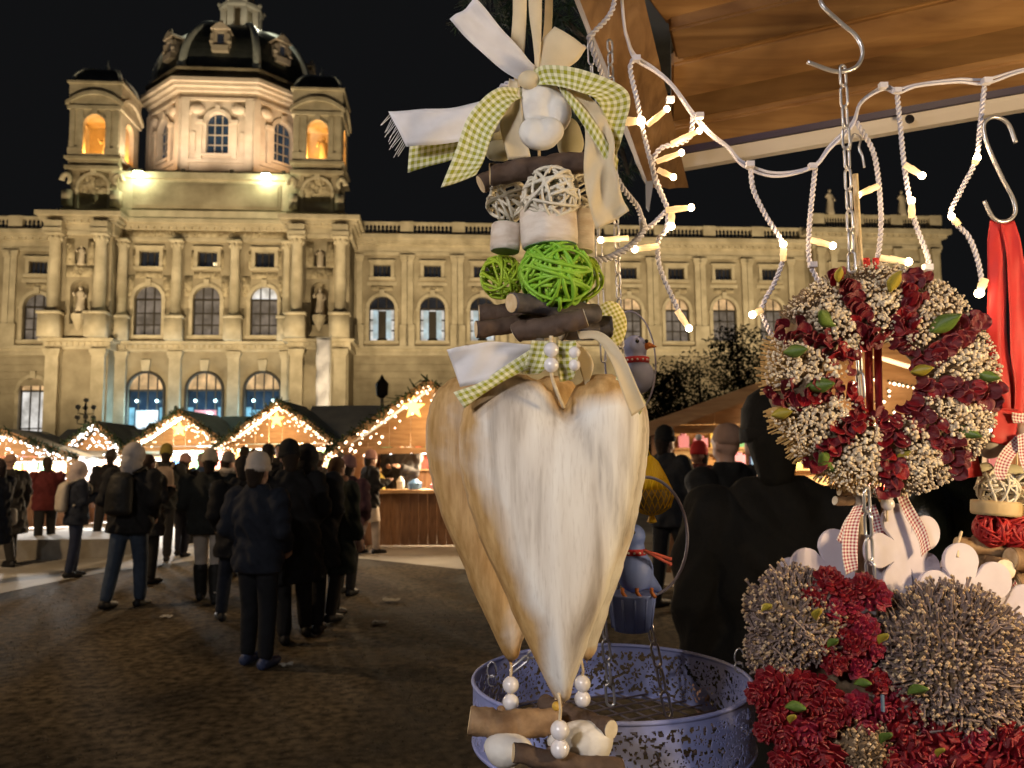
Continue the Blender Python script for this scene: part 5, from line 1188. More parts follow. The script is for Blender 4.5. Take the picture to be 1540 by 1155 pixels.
# ================================================================== HANGING HEART ORNAMENT
D0 = .80
hg = empty('heart_hanger', P(838, 1000, D0), 0, 'hanging ornament of three whitewashed wooden hearts with green rattan balls and gingham bows', 'ornament')
hm = heart_mesh(D0, .034)
h_axis = P(838, 800, D0)+FW*.075          # the three hearts hang back to back about this line
def place_heart(ang, px, py, d, sc=1, lean=0):
    mt = Matrix.Translation(P(px, py, d)) @ Matrix.Rotation(ang, 4, 'Z') @ Matrix.Rotation(lean, 4, 'Y') @ Matrix.Scale(sc, 4); return instance('heart', hm, hg, mt)
place_heart(R(3), 832, 760, .80)
h_left = place_heart(R(9), 763, 736, .915, 1.0, R(1))
hm2 = hm.copy(); at2 = hm2.attributes['rim']; vv = np.empty(len(hm2.vertices)); at2.data.foreach_get('value', vv); at2.data.foreach_set('value', .72+.4*vv)
place_heart(R(-38), 872, 748, .955, .98, R(0))
h_left.data = hm2
# central cord that carries everything
cd_ = MB(); cd_.tube([P(806, -90, .84), P(806, 120, .85), P(815, 330, .85), P(822, 520, .85), P(840, 620, .86), P(835, 1010, .87), P(838, 1110, .86)], .0016, 6); cd_.build('cord', twine, hg)
# bottom dangles
for (x, y0, y1, d, bs) in [(768, 990, 1018, .905, (1030, 1056)), (876, 1000, 1018, .92, (1028, 1051)), (842, 1050, 1082, .765, (1098, 1126))]:
    o = MB(); o.tube(catmull([P(x-2, y0-8, d), P(x+1, (y0+y1)/2, d-.002), P(x, y1, d), P(x, bs[1], d)], 5), .0016, 6); o.build('thread', twine, hg, True)
    for y in bs: o = MB(); o.ball(P(x, y, d), MM(12.5 if d > .8 else 14.5, d), 20, 14); o.build('pearl_bead', pearl, hg, True)
o = MB(); o.ball(P(837, 1062, .775), MM(7, .775), 14, 10, (1, 1, 1)); o.build('knot', mk('amber_knot', (.6, .36, .05), rough=.5), hg, True)
o = MB(); o.tube([P(848, 999, .766), P(850, 1003, .764)], .003, 8); o.build('hole', mk('hole_dark', (.1, .08, .06), rough=.9), hg)
stick(hg, (706, 1083, .80), (838, 1090, .815), MM(20, .8), barkb, cutw, 3)
stick(hg, (818, 1060, .88), (918, 1098, .80), MM(15.5, .8), barkst, cutp, 5, bend=.01)
stick(hg, (772, 1136, .765), (934, 1156, .79), MM(15, .77), barkst, cutw, 8, bend=.012)
pebble(hg, (765, 1128), .79, 74, 48, 3); pebble(hg, (872, 1118), .81, 100, 62, 6); pebble(hg, (800, 1160), .83, 70, 40, 9)
# twig raft above the hearts
stick(hg, (716, 494, .79), (832, 484, .81), MM(13, .8), barkst, cutw, 11)
stick(hg, (722, 470, .86), (850, 478, .86), MM(14, .85), barkst, cutw, 12)
stick(hg, (770, 456, .775), (895, 470, .83), MM(15.5, .79), barkg, cutw, 13)
stick(hg, (775, 502, .79), (880, 478, .775), MM(15.5, .78), barkst, cutp, 14)
stick(hg, (845, 496, .84), (920, 492, .85), MM(16, .84), barkg, cutp, 15)
stick(hg, (798, 478, .9), (900, 474, .9), MM(14, .9), barkst, cutw, 16)
# green rattan balls
rattan(hg, (755, 417), .85, 33, raty, 21, 44, .0012); rattan(hg, (836, 413), .80, 55, ratg, 22, 64, .0013); rattan(hg, (836, 413), .80, 44, raty, 23, 30, .0012); rattan(hg, (872, 420), .88, 36, raty, 24, 36)
# birch slices
slice_(hg, (761, 358), .82, 46, 40, 31, tilt=R(4), top=mk('slice_green', (.16, .22, .13), rough=.7)); slice_(hg, (826, 344), .80, 84, 56, 32, tilt=R(-3), top=mk('slice_teal', (.22, .36, .28), (.3, .42, .33), rough=.7, scale=60)); slice_(hg, (872, 348), .86, 44, 60, 33, tilt=R(2))
# white rattan balls
rattan(hg, (764, 303), .85, 33, ratw, 41, 40, .0012); rattan(hg, (828, 296), .795, 45, ratw, 42, 52, .0013); rattan(hg, (868, 300), .87, 36, ratw, 43, 40, .0012)
stick(hg, (738, 262, .79), (878, 244, .80), MM(16, .8), barkst, cutw, 17, bend=.008); stick(hg, (722, 276, .86), (800, 252, .88), MM(14, .87), barkst, cutw, 18)
# carved heart and pieces at the top
def mini_heart(c, d, w_, h, mat, seed):
    me = heart_mesh(D0, .10).copy(); C = P(*c, d); 
    me.transform(Matrix.Translation(C) @ Matrix.Rotation(R(6*seed), 4, 'Y') @ Matrix.Diagonal((MM(w_, d)/.195, MM(w_, d)*.28/.1, MM(h, d)/.335, 1))); me.materials.clear(); return link('small_heart', me, mat, hg, True)
o = MB(); 
for dx, dy_, rx, rz in ((-13, -4, 23, 22), (12, -6, 22, 21), (-2, 8, 27, 15), (-20, 6, 10, 10)): o.ball(P(815+dx, 203+dy_, .785), 1, 14, 10, (MM(rx, .785), MM(17, .785), MM(rz, .785)))
link('small_heart', remesh(o, .0018, 6), pebw, hg)
o = MB()
for dx, dy_, rx, rz in ((0, -10, 32, 30), (-8, 14, 34, 30), (26, 12, 22, 30)): o.ball(P(812+dx, 158+dy_, .80), 1, 14, 10, (MM(rx, .8), MM(26, .8), MM(rz, .8)))
link('wood_piece', remesh(o, .002, 6), pebw, hg)
pebble(hg, (750, 198), .84, 34, 36, 4, pebt); pebble(hg, (750, 226), .84, 38, 34, 5, pebt); pebble(hg, (858, 210), .86, 44, 60, 8, pebt)
# ribbons: A = upper/left edge, B = lower/right edge
def rib(name, A, B, mat, **k): return link(name, ribbon_mesh(A, B, **k), mat, hg, True)
rib('hanging_ribbon', [(771, -80, .83), (771, 20, .83), (768, 75, .83), (775, 130, .83)], [(793, -80, .83), (792, 20, .83), (789, 75, .83), (782, 132, .83)], cream_r, bulge=.001)
rib('hanging_ribbon', [(794, -80, .815), (795, 10, .815), (801, 60, .815), (806, 108, .81)], [(816, -80, .815), (815, 10, .815), (814, 60, .815), (811, 108, .81)], cream_r, bulge=.001)
rib('hanging_ribbon', [(820, -80, .84), (819, 20, .84), (814, 70, .84), (806, 112, .83)], [(832, -80, .84), (831, 20, .84), (826, 75, .84), (812, 114, .83)], cream_r)
rib('white_ribbon_tail', [(715, -3, .77), (752, 40, .78), (788, 80, .79), (806, 100, .80)], [(676, 28, .77), (715, 70, .78), (760, 108, .79), (790, 128, .80)], white_r, bulge=-.003, wav=.0025, seed=1)
rib('white_ribbon_tail', [(584, 168, .78), (640, 165, .785), (700, 158, .79), (765, 140, .80)], [(611, 220, .78), (660, 216, .785), (720, 208, .79), (772, 188, .80)], white_r, bulge=.003, wav=.0025, seed=2)
rib('white_ribbon_tail', [(834, 40, .82), (815, 62, .82), (813, 85, .815), (812, 104, .81)], [(882, 72, .82), (868, 92, .82), (848, 104, .815), (826, 110, .81)], cream_r, bulge=.003)
rib('white_ribbon_tail', [(830, 120, .79), (862, 150, .785), (880, 190, .78), (878, 250, .78), (884, 300, .785), (897, 345, .79)], [(868, 126, .79), (905, 165, .785), (922, 205, .78), (925, 250, .78), (934, 290, .785), (946, 318, .79)], cream_r, bulge=-.005, wav=.004, seed=3)
rib('white_ribbon_tail', [(766, 118, .79), (758, 160, .785), (752, 190, .785), (764, 240, .79)], [(778, 122, .79), (785, 160, .785), (790, 195, .785), (798, 236, .79)], cream_r, bulge=-.002)
rib('gingham_ribbon', [(784, 132, .79), (745, 134, .77), (706, 172, .765), (684, 230, .765), (663, 282, .77)], [(786, 146, .79), (768, 158, .77), (742, 200, .765), (728, 240, .765), (716, 263, .77)], ging_g, bulge=-.003)
rib('gingham_ribbon', [(617, 212, .81), (650, 206, .81), (680, 200, .81), (706, 196, .81)], [(613, 260, .81), (645, 250, .81), (672, 243, .81), (700, 232, .81)], ging_g, bulge=.002)
rib('gingham_ribbon', [(795, 112, .79), (820, 98, .775), (880, 106, .77), (944, 138, .775), (940, 190, .79), (926, 236, .80)], [(792, 128, .79), (830, 128, .775), (870, 138, .77), (896, 150, .775), (912, 186, .79), (918, 226, .80)], ging_g, bulge=-.004, cols=10)
rib('gingham_ribbon', [(838, 122, .785), (866, 148, .78), (898, 188, .78), (922, 228, .785), (930, 240, .79)], [(842, 136, .785), (862, 166, .78), (890, 208, .78), (914, 248, .785), (926, 262, .79)], ging_g, bulge=.002)
o = MB(); o.ball(P(795, 120, .785), MM(14, .785), 12, 8, (1.2, .8, 1)); o.build('bow_knot', cream_r, hg, True)
fr = MB()
for i in range(16):
    t = i/15; a = P(586+24*t, 172+46*t, .78); fr.tube([a, a+Vector((-.006-.004*rnd.random(), 0, -.008-.01*rnd.random()))], .0003, 4)
tag(fr.build('fringe', white_r, hg), kind='stuff')
# lower bow
rib('white_ribbon_tail', [(672, 526, .77), (705, 519, .765), (745, 514, .77), (800, 518, .78)], [(692, 582, .77), (725, 574, .765), (765, 556, .77), (806, 540, .78)], white_r, bulge=-.004, wav=.0025, seed=5)
rib('gingham_ribbon', [(682, 590, .765), (720, 576, .765), (760, 550, .77), (800, 524, .78)], [(698, 614, .765), (734, 588, .765), (775, 564, .77), (806, 550, .78)], ging_g, bulge=.002)
rib('gingham_ribbon', [(838, 512, .78), (836, 530, .772), (838, 552, .772), (842, 574, .78)], [(866, 512, .78), (868, 530, .772), (868, 550, .772), (862, 570, .78)], ging_g, bulge=-.006)
rib('gingham_ribbon', [(800, 512, .78), (796, 530, .772), (790, 548, .772), (784, 562, .78)], [(830, 512, .78), (828, 532, .772), (822, 552, .772), (812, 562, .78)], ging_g, bulge=-.005)
rib('cream_ribbon_tail', [(868, 498, .78), (905, 500, .765), (935, 530, .755), (958, 580, .755), (972, 612, .76)], [(872, 510, .78), (898, 512, .765), (920, 545, .755), (936, 590, .755), (950, 626, .76)], cream_r, bulge=-.002)
rib('gingham_ribbon', [(930, 560, .80), (955, 580, .79), (972, 606, .785)], [(922, 580, .80), (944, 602, .79), (962, 624, .785)], ging_g)
rib('cream_ribbon_tail', [(866, 514, .80), (885, 530, .80), (893, 550, .80), (887, 572, .80)], [(850, 520, .80), (866, 540, .80), (872, 556, .80), (880, 580, .80)], cream_r)
for y in (526, 549): o = MB(); o.ball(P(829, y, .765), MM(11.5, .765), 20, 14); o.build('pearl_bead', pearl, hg, True)
for y in (530, 549): o = MB(); o.ball(P(864, y, .775), MM(9, .775), 18, 12); o.build('pearl_bead', pearl, hg, True)
o = MB(); o.tube(catmull([P(829, 505, .767), P(829, 560, .765), P(838, 590, .765), P(848, 613, .772)], 5), .0019, 7); o.build('thread', twine, hg, True)

# ================================================================== CHAINS, HOOKS
def chain_links(parent, a, b, pitch, wd, th, mat=None, rot=0.0, name='chain_link', sag=None):
    A, B = Vector(a), Vector(b); L = (B-A).length; n = max(2, round(L/pitch)); ln = L/n
    lm = MB(); h = ln/2+th*.9; r_ = wd/2-th
    pts = [Vector((r_*math.cos(t), 0, (h-wd/2)+r_*math.sin(t))) for t in [math.pi*k/6 for k in range(7)]]+[Vector((r_*math.cos(t), 0, -(h-wd/2)+r_*math.sin(t))) for t in [math.pi+math.pi*k/6 for k in range(7)]]
    lm.tube(pts, th, 7, closed=True); me = lm.mesh('chain_link'); me.polygons.foreach_set('use_smooth', [True]*len(me.polygons)); me.materials.append(mat or steel)
    ax = (B-A).normalized(); u = ax.cross(Vector((0, 1, 0))).normalized(); v = u.cross(ax)
    for i in range(n):
        c = A+(B-A)*((i+.5)/n); an = rot+(math.pi/2 if i % 2 else 0)+rnd.gauss(0, .12); x_ = u*math.cos(an)+v*math.sin(an); y_ = ax.cross(x_)
        instance(name, me, parent, frame(x_, y_, ax, c))
def hook_mb(pts, r, k=8): o = MB(); o.tube(catmull([P(*q) for q in pts], k), r, 10); return o
h1 = hook_mb([(1300, -160, .99), (1268, -100, .99), (1235, -40, .98), (1234, 2, .97), (1262, 32, .97), (1288, 55, .97), (1297, 78, .97), (1290, 98, .97), (1272, 107, .97), (1250, 106, .97), (1214, 93, .97)], .0026); tag(h1.build('s_hook', steel, None, True), 'large steel hook under the wooden eave carrying the wreath chain', 'hook', 'steel s-hooks')
h2 = hook_mb([(1528, 215, 1.05), (1516, 186, 1.05), (1496, 176, 1.05), (1480, 186, 1.05), (1484, 215, 1.05), (1506, 265, 1.05), (1524, 300, 1.05), (1526, 322, 1.05), (1512, 333, 1.05), (1494, 328, 1.05), (1480, 302, 1.05)], .0026); tag(h2.build('s_hook', steel, None, True), 'steel s-hook at the right edge carrying the red ribbon', 'hook', 'steel s-hooks')
h3 = hook_mb([(1278, 225, 1.1), (1283, 203, 1.1), (1294, 208, 1.1), (1292, 222, 1.1), (1297, 235, 1.1), (1300, 252, 1.1)], .0016); tag(h3.build('s_hook', steel, None, True), 'small wire hook beside the wreath chain', 'hook', 'steel s-hooks')
wc = empty('wreath_chain', P(1268, 100, .97), 0, 'steel chain hanging from the large hook through both wreaths', 'chain')
chain_links(wc, P(1267, 98, .97), P(1282, 410, .97), .026, .0125, .0018, rot=.5)
chain_links(wc, P(1291, 520, .985), P(1298, 640, .985), .029, .0125, .0018, rot=.6)
chain_links(wc, P(1303, 735, .93), P(1310, 880, .93), .03, .0135, .0019, rot=.5)
o = MB(); o.tube([P(1282, 410, .985), P(1288, 520, .99), P(1300, 640, .99), P(1303, 735, .95)], .0016, 6); o.build('wire', steel, wc)
o = MB(); o.tube([P(1286, 262, 1.0), P(1294, 400, 1.0)], MM(4.5, 1), 8); o.build('felt_cord', twine, wc)
bc = empty('bird_chain', P(900, 130, 1.12), 0, 'thin steel chains hanging behind the heart ornament', 'chain')
chain_links(bc, P(888, 60, 1.13), P(908, 545, 1.13), .036, .011, .0013, rot=.2)
chain_links(bc, P(917, 60, 1.10), P(935, 560, 1.10), .017, .012, .0016, rot=.7)
# ================================================================== LIGHT STRING
cab = mk('white_cable', (.60, .59, .68), rough=.45)
holder = mk('bulb_holder', (.85, .72, .5), rough=.4, emit=(1, .6, .22), estr=.6, trans=.0)  # emission stands in for bulb light scattered through the plastic
tip = glow('fairy_bulb', (1, .70, .38), 30, True)
fs = empty('light_string', P(1225, 255, 1.05), 0, 'white cable light string with warm bulbs looped under the eave', 'fairy lights')
def twisted(pts, r=.0018, pitch=.0135, name='cable_drop', amp=1.05):
    pth = catmull([P(*q) for q in pts], 30); L = 0; o = MB(); A = []; B = []
    for i, p_ in enumerate(pth):
        if i: L += (p_-pth[i-1]).length
        t = (pth[min(i+1, len(pth)-1)]-pth[max(i-1, 0)]).normalized(); u = t.cross(Vector((0, 1, 0))); u = u.normalized() if u.length > .1 else Vector((1, 0, 0)); v = t.cross(u); a = L/pitch*2*math.pi
        d = (u*math.cos(a)+v*math.sin(a))*r*amp; A.append(p_+d); B.append(p_-d)
    o.tube(A, r, 7); o.tube(B, r, 7); return o.build(name, cab, fs, True)
def cable(pts, r=.0022, name='main_cable'):
    for k in (-1, 1):
        o = MB(); o.tube(catmull([P(x, y+k*2.2+1.2*math.sin(i*2+k), d-k*.001) for i, (x, y, d) in enumerate(pts)], 10), r*.9, 8); o.build(name, cab, fs, True)
def bulb(bx, by, tx, ty, d, w_=10):
    a, b = P(bx, by, d), P(tx, ty, d); ax = (b-a).normalized(); L = (b-a).length; r_ = MM(w_/2, d)
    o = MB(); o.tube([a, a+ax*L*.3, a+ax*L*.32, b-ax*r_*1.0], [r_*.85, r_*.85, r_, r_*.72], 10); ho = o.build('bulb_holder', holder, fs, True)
    o = MB(); o.ball(b-ax*r_*.3, r_*.98, 10, 8); o.build('bulb', tip, ho, True)
    lamp('bulb_glow', 'POINT', b+ax*r_*1.2, .045, (1, .62, .28), fs, .004)
def clip(x, y, d, s_=9, a=0.0):
    c = P(x, y, d); r_ = MM(s_/2, d); o = MB(); o.box(-r_*1.3, r_*1.3, -r_, r_, -r_*.9, r_*.9); o.v = [tuple(Matrix.Rotation(a, 3, 'Y') @ Vector(v)+c) for v in o.v]; o.build('cable_clip', cab, fs)
cable([(931, -60, 1.0), (938, 30, 1.02), (944, 60, 1.03), (955, 86, 1.04), (985, 105, 1.05), (1012, 130, 1.05), (1042, 172, 1.05), (1070, 202, 1.05), (1095, 222, 1.05), (1118, 247, 1.05), (1165, 262, 1.05), (1222, 251, 1.05), (1248, 222, 1.05), (1282, 186, 1.05), (1295, 154, 1.05), (1328, 133, 1.05), (1350, 137, 1.05), (1380, 128, 1.05), (1440, 122, 1.06), (1484, 122, 1.06), (1545, 104, 1.07), (1640, 95, 1.1)])
twisted([(928, -50, 1.0), (921, 14, 1.0), (892, 50, 1.0), (887, 62, 1.0), (903, 106, 1.01), (915, 150, 1.05)])
twisted([(880, 70, 1.02), (845, 85, 1.02), (790, 115, 1.04), (755, 130, 1.05), (745, 150, 1.06)])
twisted([(955, 86, 1.04), (948, 104, 1.04), (958, 150, 1.04), (968, 200, 1.04), (982, 255, 1.04), (996, 295, 1.04), (1004, 316, 1.04), (1002, 345, 1.04), (990, 362, 1.04), (992, 400, 1.04), (1010, 445, 1.04), (1030, 485, 1.04)])
twisted([(1042, 176, 1.05), (1038, 205, 1.05), (1020, 216, 1.05), (996, 222, 1.05), (983, 240, 1.05), (985, 270, 1.04), (999, 300, 1.04)])
twisted([(1004, 316, 1.04), (975, 342, 1.03), (966, 330, 1.02), (958, 310, 1.0), (938, 285, .98), (925, 262, .97)])
twisted([(966, 330, 1.0), (966, 350, .98), (945, 372, .97), (915, 388, .96), (890, 392, .95)], .0023)
twisted([(1129, 250, 1.05), (1133, 285, 1.05), (1152, 325, 1.05), (1174, 360, 1.05), (1179, 385, 1.05), (1165, 425, 1.05), (1150, 452, 1.05), (1146, 470, 1.05), (1156, 496, 1.05), (1165, 510, 1.05)])
twisted([(1226, 254, 1.05), (1221, 300, 1.05), (1217, 345, 1.05), (1217, 390, 1.05), (1228, 418, 1.05), (1236, 430, 1.05)])
twisted([(1288, 184, 1.05), (1312, 225, 1.05), (1321, 270, 1.05), (1325, 330, 1.05), (1322, 375, 1.05), (1316, 400, 1.05)])
twisted([(1349, 138, 1.05), (1354, 190, 1.05), (1360, 250, 1.05), (1368, 300, 1.05), (1378, 340, 1.05), (1396, 390, 1.05), (1399, 432, 1.05)])
twisted([(1481, 126, 1.06), (1474, 190, 1.06), (1468, 240, 1.06), (1446, 285, 1.06), (1430, 325, 1.06), (1456, 355, 1.06), (1470, 390, 1.06), (1477, 425, 1.06)])
for b_ in [(935, 183, 966, 182, 1.03, 14), (974, 188, 1004, 163, 1.03, 10), (1010, 216, 1053, 196, 1.04, 10), (988, 243, 1026, 229, 1.03, 10), (989, 255, 1014, 267, 1.03, 10), (1002, 316, 1041, 312, 1.03, 11), (1010, 316, 1010, 342, 1.035, 11), (990, 370, 953, 375, 1.04, 11), (945, 358, 902, 361, 1.06, 10), (1018, 467, 1037, 495, 1.03, 11),
           (1178, 392, 1178, 366, 1.04, 11), (1146, 466, 1130, 474, 1.04, 11), (1220, 361, 1254, 370, 1.04, 11), (1320, 280, 1288, 294, 1.045, 11), (1325, 388, 1368, 394, 1.04, 12), (1361, 248, 1388, 265, 1.04, 11), (1371, 327, 1371, 300, 1.04, 11), (1466, 246, 1470, 236, 1.05, 11), (1442, 338, 1430, 324, 1.05, 10), (1481, 420, 1472, 443, 1.05, 14)]:
    bulb(*b_)
for c_ in [(1328, 129, 1.04), (1349, 136, 1.04, 8), (1484, 122, 1.05, 10), (1128, 247, 1.04, 9), (1222, 250, 1.04, 9), (1008, 150, 1.04, 9), (1052, 174, 1.04, 9), (1395, 402, 1.045, 10), (1222, 398, 1.045, 9), (957, 88, 1.03, 9)]: clip(*c_)
# ================================================================== HANGING BASKET
bluem = mk('lavender_enamel', (.25, .29, .60), (.31, .35, .66), rough=.45, scale=30)
rustw = mk('basket_wire', (.20, .17, .2), (.28, .24, .25), rough=.5, metal=.5, scale=50)
DB = 1.17
bc_ = P(918, 1019, DB); RB = MM(206, DB); bh = .085
bk = empty('hanging_basket', bc_-Vector((0, 0, bh)), 0, 'round lavender metal basket with cut-out floral wall hanging on chains', 'basket')
def filigree():
    """pierced wall: flowers, leaves and dots cut through a thin band"""
    nu, nv = 1300, 44; q = random.Random(5); fl = []
    L = 2*math.pi*RB
    for k in range(150): fl.append((q.random()*L, q.uniform(.012, bh-.014), q.uniform(.006, .011), q.uniform(0, 6), q.choice((5, 5, 6))))
    dots = [(q.random()*L, q.uniform(.009, bh-.01), q.uniform(.0014, .003), q.uniform(.4, 2.0), q.uniform(0, 3.1)) for _ in range(2600)]
    U, V_ = np.meshgrid(np.arange(nu)/nu*L+L/nu/2, (np.arange(nv)+.5)/nv*bh, indexing='ij'); hole = np.zeros_like(U, bool); solid_ = np.zeros_like(U, bool)
    for u0, v0, r_, ph, kp in fl:
        du = (U-u0+L/2) % L-L/2; dv = V_-v0; rr = np.hypot(du, dv); an = np.arctan2(dv, du)+ph; pet = r_*(.62+.38*np.cos(kp*an)); solid_ |= rr < r_*1.12; hole |= (rr < pet*.85) & (rr > r_*.24)
    hh = np.zeros_like(hole)
    for u0, v0, r_, el, an in dots:
        du = (U-u0+L/2) % L-L/2; dv = V_-v0; a = du*math.cos(an)+dv*math.sin(an); b_ = -du*math.sin(an)+dv*math.cos(an); hh |= (a/el)**2+b_**2 < r_**2
    hole |= hh & ~solid_
    hole[:, :3] = False; hole[:, -5:] = False
    vs_ = [(bc_.x+RB*math.cos(2*math.pi*i/nu), bc_.y+RB*math.sin(2*math.pi*i/nu), bc_.z-bh+bh*j/nv) for i in range(nu) for j in range(nv+1)]
    F = [(i*(nv+1)+j, ((i+1) % nu)*(nv+1)+j, ((i+1) % nu)*(nv+1)+j+1, i*(nv+1)+j+1) for i in range(nu) for j in range(nv) if not hole[i, j]]
    me = bpy.data.meshes.new('basket_wall'); me.from_pydata(vs_, [], F); bm = bmesh.new(); bm.from_mesh(me); bmesh.ops.delete(bm, geom=[v for v in bm.verts if not v.link_faces], context='VERTS'); bm.to_mesh(me); bm.free()
    return solid(me, .0012)
link('basket_wall', filigree(), bluem, bk)
circ = lambda r_, z, n=96: [(bc_.x+r_*math.cos(2*math.pi*k/n), bc_.y+r_*math.sin(2*math.pi*k/n), z) for k in range(n)]
o = MB(); o.tube(circ(RB, bc_.z), .0032, 8, closed=True); o.build('top_rim', bluem, bk, True)
o = MB(); o.tube(circ(RB, bc_.z-bh), .003, 8, closed=True); o.build('bottom_rim', bluem, bk, True)
for k in range(-6, 7):
    x_ = k*RB/6.6; h = math.sqrt(max(0, RB*RB-x_*x_)); an = R(28); ca, sa = math.cos(an), math.sin(an)
    for w_ in (0, 1):
        a, b_ = ((x_, -h), (x_, h)) if w_ == 0 else ((-h, x_), (h, x_))
        pt = [Vector((bc_.x+p_[0]*ca-p_[1]*sa, bc_.y+p_[0]*sa+p_[1]*ca, bc_.z-bh+.004+.003*w_)) for p_ in (a, b_)]
        o = MB(); o.tube(pt, .0016, 6); o.build('grid_wire', rustw, bk)
ring_top = P(948, 560, 1.17)
for a, b_ in (((905, 895), (919, 1062)), ((968, 895), (1006, 1078)), ((930, 880), (768, 1010))):
    chain_links(bk, P(*a, 1.16), P(*b_, 1.16 if a[0] < 960 else 1.12), .034, .016, .0021, rot=.4, name='chain_link')
for (x, y) in ((1118, 1108), (1112, 990), (985, 1146), (740, 1010)):
    o = MB(); c = P(x, y, 1.15); o.tube([c+Vector((.007*math.cos(t), 0, .011*math.sin(t)*(1+.3*math.sin(t)))) for t in [k*.5 for k in range(12)]], .0012, 6); o.tube([c+Vector((.006*math.cos(t), .004, -.014+.008*math.sin(t))) for t in [k*.5 for k in range(11)]], .0012, 6); o.build('hanging_eyelet', steel, bk, True)
# ================================================================== BIRD FIGURES
birdm = mk('bird_grey_blue', (.25, .29, .54), (.34, .38, .6), rough=.6, scale=18, bump=.1); birdb = mk('bird_blue', (.14, .22, .62), (.2, .28, .68), rough=.5, scale=18, bump=.1)
beakm = mk('beak_orange', (.5, .16, .04), rough=.5); redc = mk('collar_red', (.35, .02, .03), rough=.6); eyem = mk('eye_black', (.01, .01, .01), rough=.2); ringm = mk('ring_lavender', (.26, .26, .40), rough=.4, metal=.2)
def bird(head, hr, body, br, d, mat, face, label, hoop, feet=False, tails=False):
    e = empty('bird_figure', P(body[0], body[1]+br, d), 0, label, 'bird figure', 'painted bird figures'); H, B_ = P(*head, d), P(*body, d); rh, rb2 = MM(hr, d), MM(br, d)
    o = MB(); o.ball(H, rh, 20, 14, (1, .95, .95)); o.ball(B_, rb2, 20, 14, (1, .95, 1.12)); o.tube([H, B_], [rh*.75, rb2*.8], 16)
    o.tube([B_+Vector((-face*rb2*.5, 0, -rb2*.4)), B_+Vector((-face*rb2*1.4, .01, -rb2*1.1))], [rb2*.55, rb2*.15], 12)
    link('body', remesh(o, .0022, 5), mat, e)
    o = MB(); bd = Vector((face*1.0, -.5, 0)).normalized(); o.tube([H+bd*rh*.8, H+bd*rh*1.15+Vector((0, 0, rh*.05)), H+bd*rh*1.75+Vector((0, 0, -.1*rh))], [rh*.36, rh*.26, rh*.03], 8); o.build('beak', beakm, e, True)
    for s_ in (-.1, .62): o = MB(); o.ball(H+Vector((face*(s_*rh+.15*rh), -.86*rh, .34*rh)), rh*.16, 8, 6); o.build('eye', eyem, e, True)
    nk = H.lerp(B_, .46); o = MB(); o.lathe([(rh*.86, -rh*.24), (rh*.98, -rh*.2), (rh*1.02, rh*.2), (rh*.9, rh*.26)], nk, 20); co = o.build('collar', redc, e, True)
    for k in range(7):
        a = -2.9+k*.42; o = MB(); o.ball(nk+Vector((rh*1.02*math.cos(a), rh*1.02*math.sin(a), 0)), rh*.09, 6, 5); o.build('collar_dot', pearl, co)
    hc, rx, ry, hd = hoop
    o = MB(); C = P(*hc, hd); o.tube([C+Vector((MM(rx, hd)*math.cos(t), .0, MM(ry, hd)*math.sin(t))) for t in [2*math.pi*k/48 for k in range(48)]], .0022 if feet else .0013, 8, closed=True); o.build('hoop', ringm, e, True)
    if feet:
        for k in (-1, 0, 1): o = MB(); f = P(body[0]+k*22+4, body[1]+br+4, d-.02); o.tube([f+Vector((0, 0, .006)), f, f+Vector((.004, -.006, -.006))], .0028, 6); o.build('foot', beakm, e, True)
        o = MB(); pc = P(body[0]-4, body[1]+br+32, d); o.lathe([(MM(26, d), -MM(28, d)), (MM(30, d), -MM(20, d)), (MM(36, d), MM(24, d)), (MM(38, d), MM(27, d)), (MM(33, d), MM(27, d))], pc, 22); po = o.build('pot', birdb, e, True)
        for k in range(12): a = k*math.pi/6; o = MB(); o.tube([pc+Vector((MM(29, d)*math.cos(a), MM(29, d)*math.sin(a), -MM(24, d))), pc+Vector((MM(36, d)*math.cos(a), MM(36, d)*math.sin(a), MM(22, d)))], .0016, 6); o.build('flute', birdb, po, True)
    if tails:
        for k in (0, 1): o = MB(); o.tube(catmull([P(968, 828, d-.03), P(988, 834+k*4, d-.035), P(1009, 841+k*8, d-.03)], 5), [.0022]*10+[.003], 6); o.build('scarf_tail', mk('scarf_coral', (.55, .12, .1), rough=.7), e, True)
    return e
bird((955, 522), 19, (960, 566), 24, 1.14, birdm, 1, 'grey-blue bird in a thin wire hoop beside the hearts', ((948, 545), 38, 78, 1.16))
bird((951, 806), 20, (954, 858), 29, 1.13, birdb, -1, 'blue bird perched on a fluted pot inside a large ring', ((972, 806), 62, 88, 1.14), True, True)
o = MB(); o.tube([P(935, 560, 1.10), P(945, 620, 1.12), P(950, 780, 1.13)], .0012, 6); tag(o.build('hanging_wire', steel), 'thin wire running down to the blue bird', 'wire')
# small gingham heart peeping out behind the twigs
gh = MB(); gh.ball(P(918, 488, 1.06), 1, 16, 12, (MM(25, 1.06), MM(14, 1.06), MM(36, 1.06))); me = gh.mesh('gingham_heart'); uv = me.uv_layers.new(name='UVMap')
for lp_ in me.loops: v_ = me.vertices[lp_.vertex_index].co; uv.data[lp_.index].uv = (v_.x+v_.z*.5, v_.z-v_.x*.5)
tag(link('gingham_heart', me, ging_g, None, True), 'green gingham padded heart behind the twigs', 'ornament')
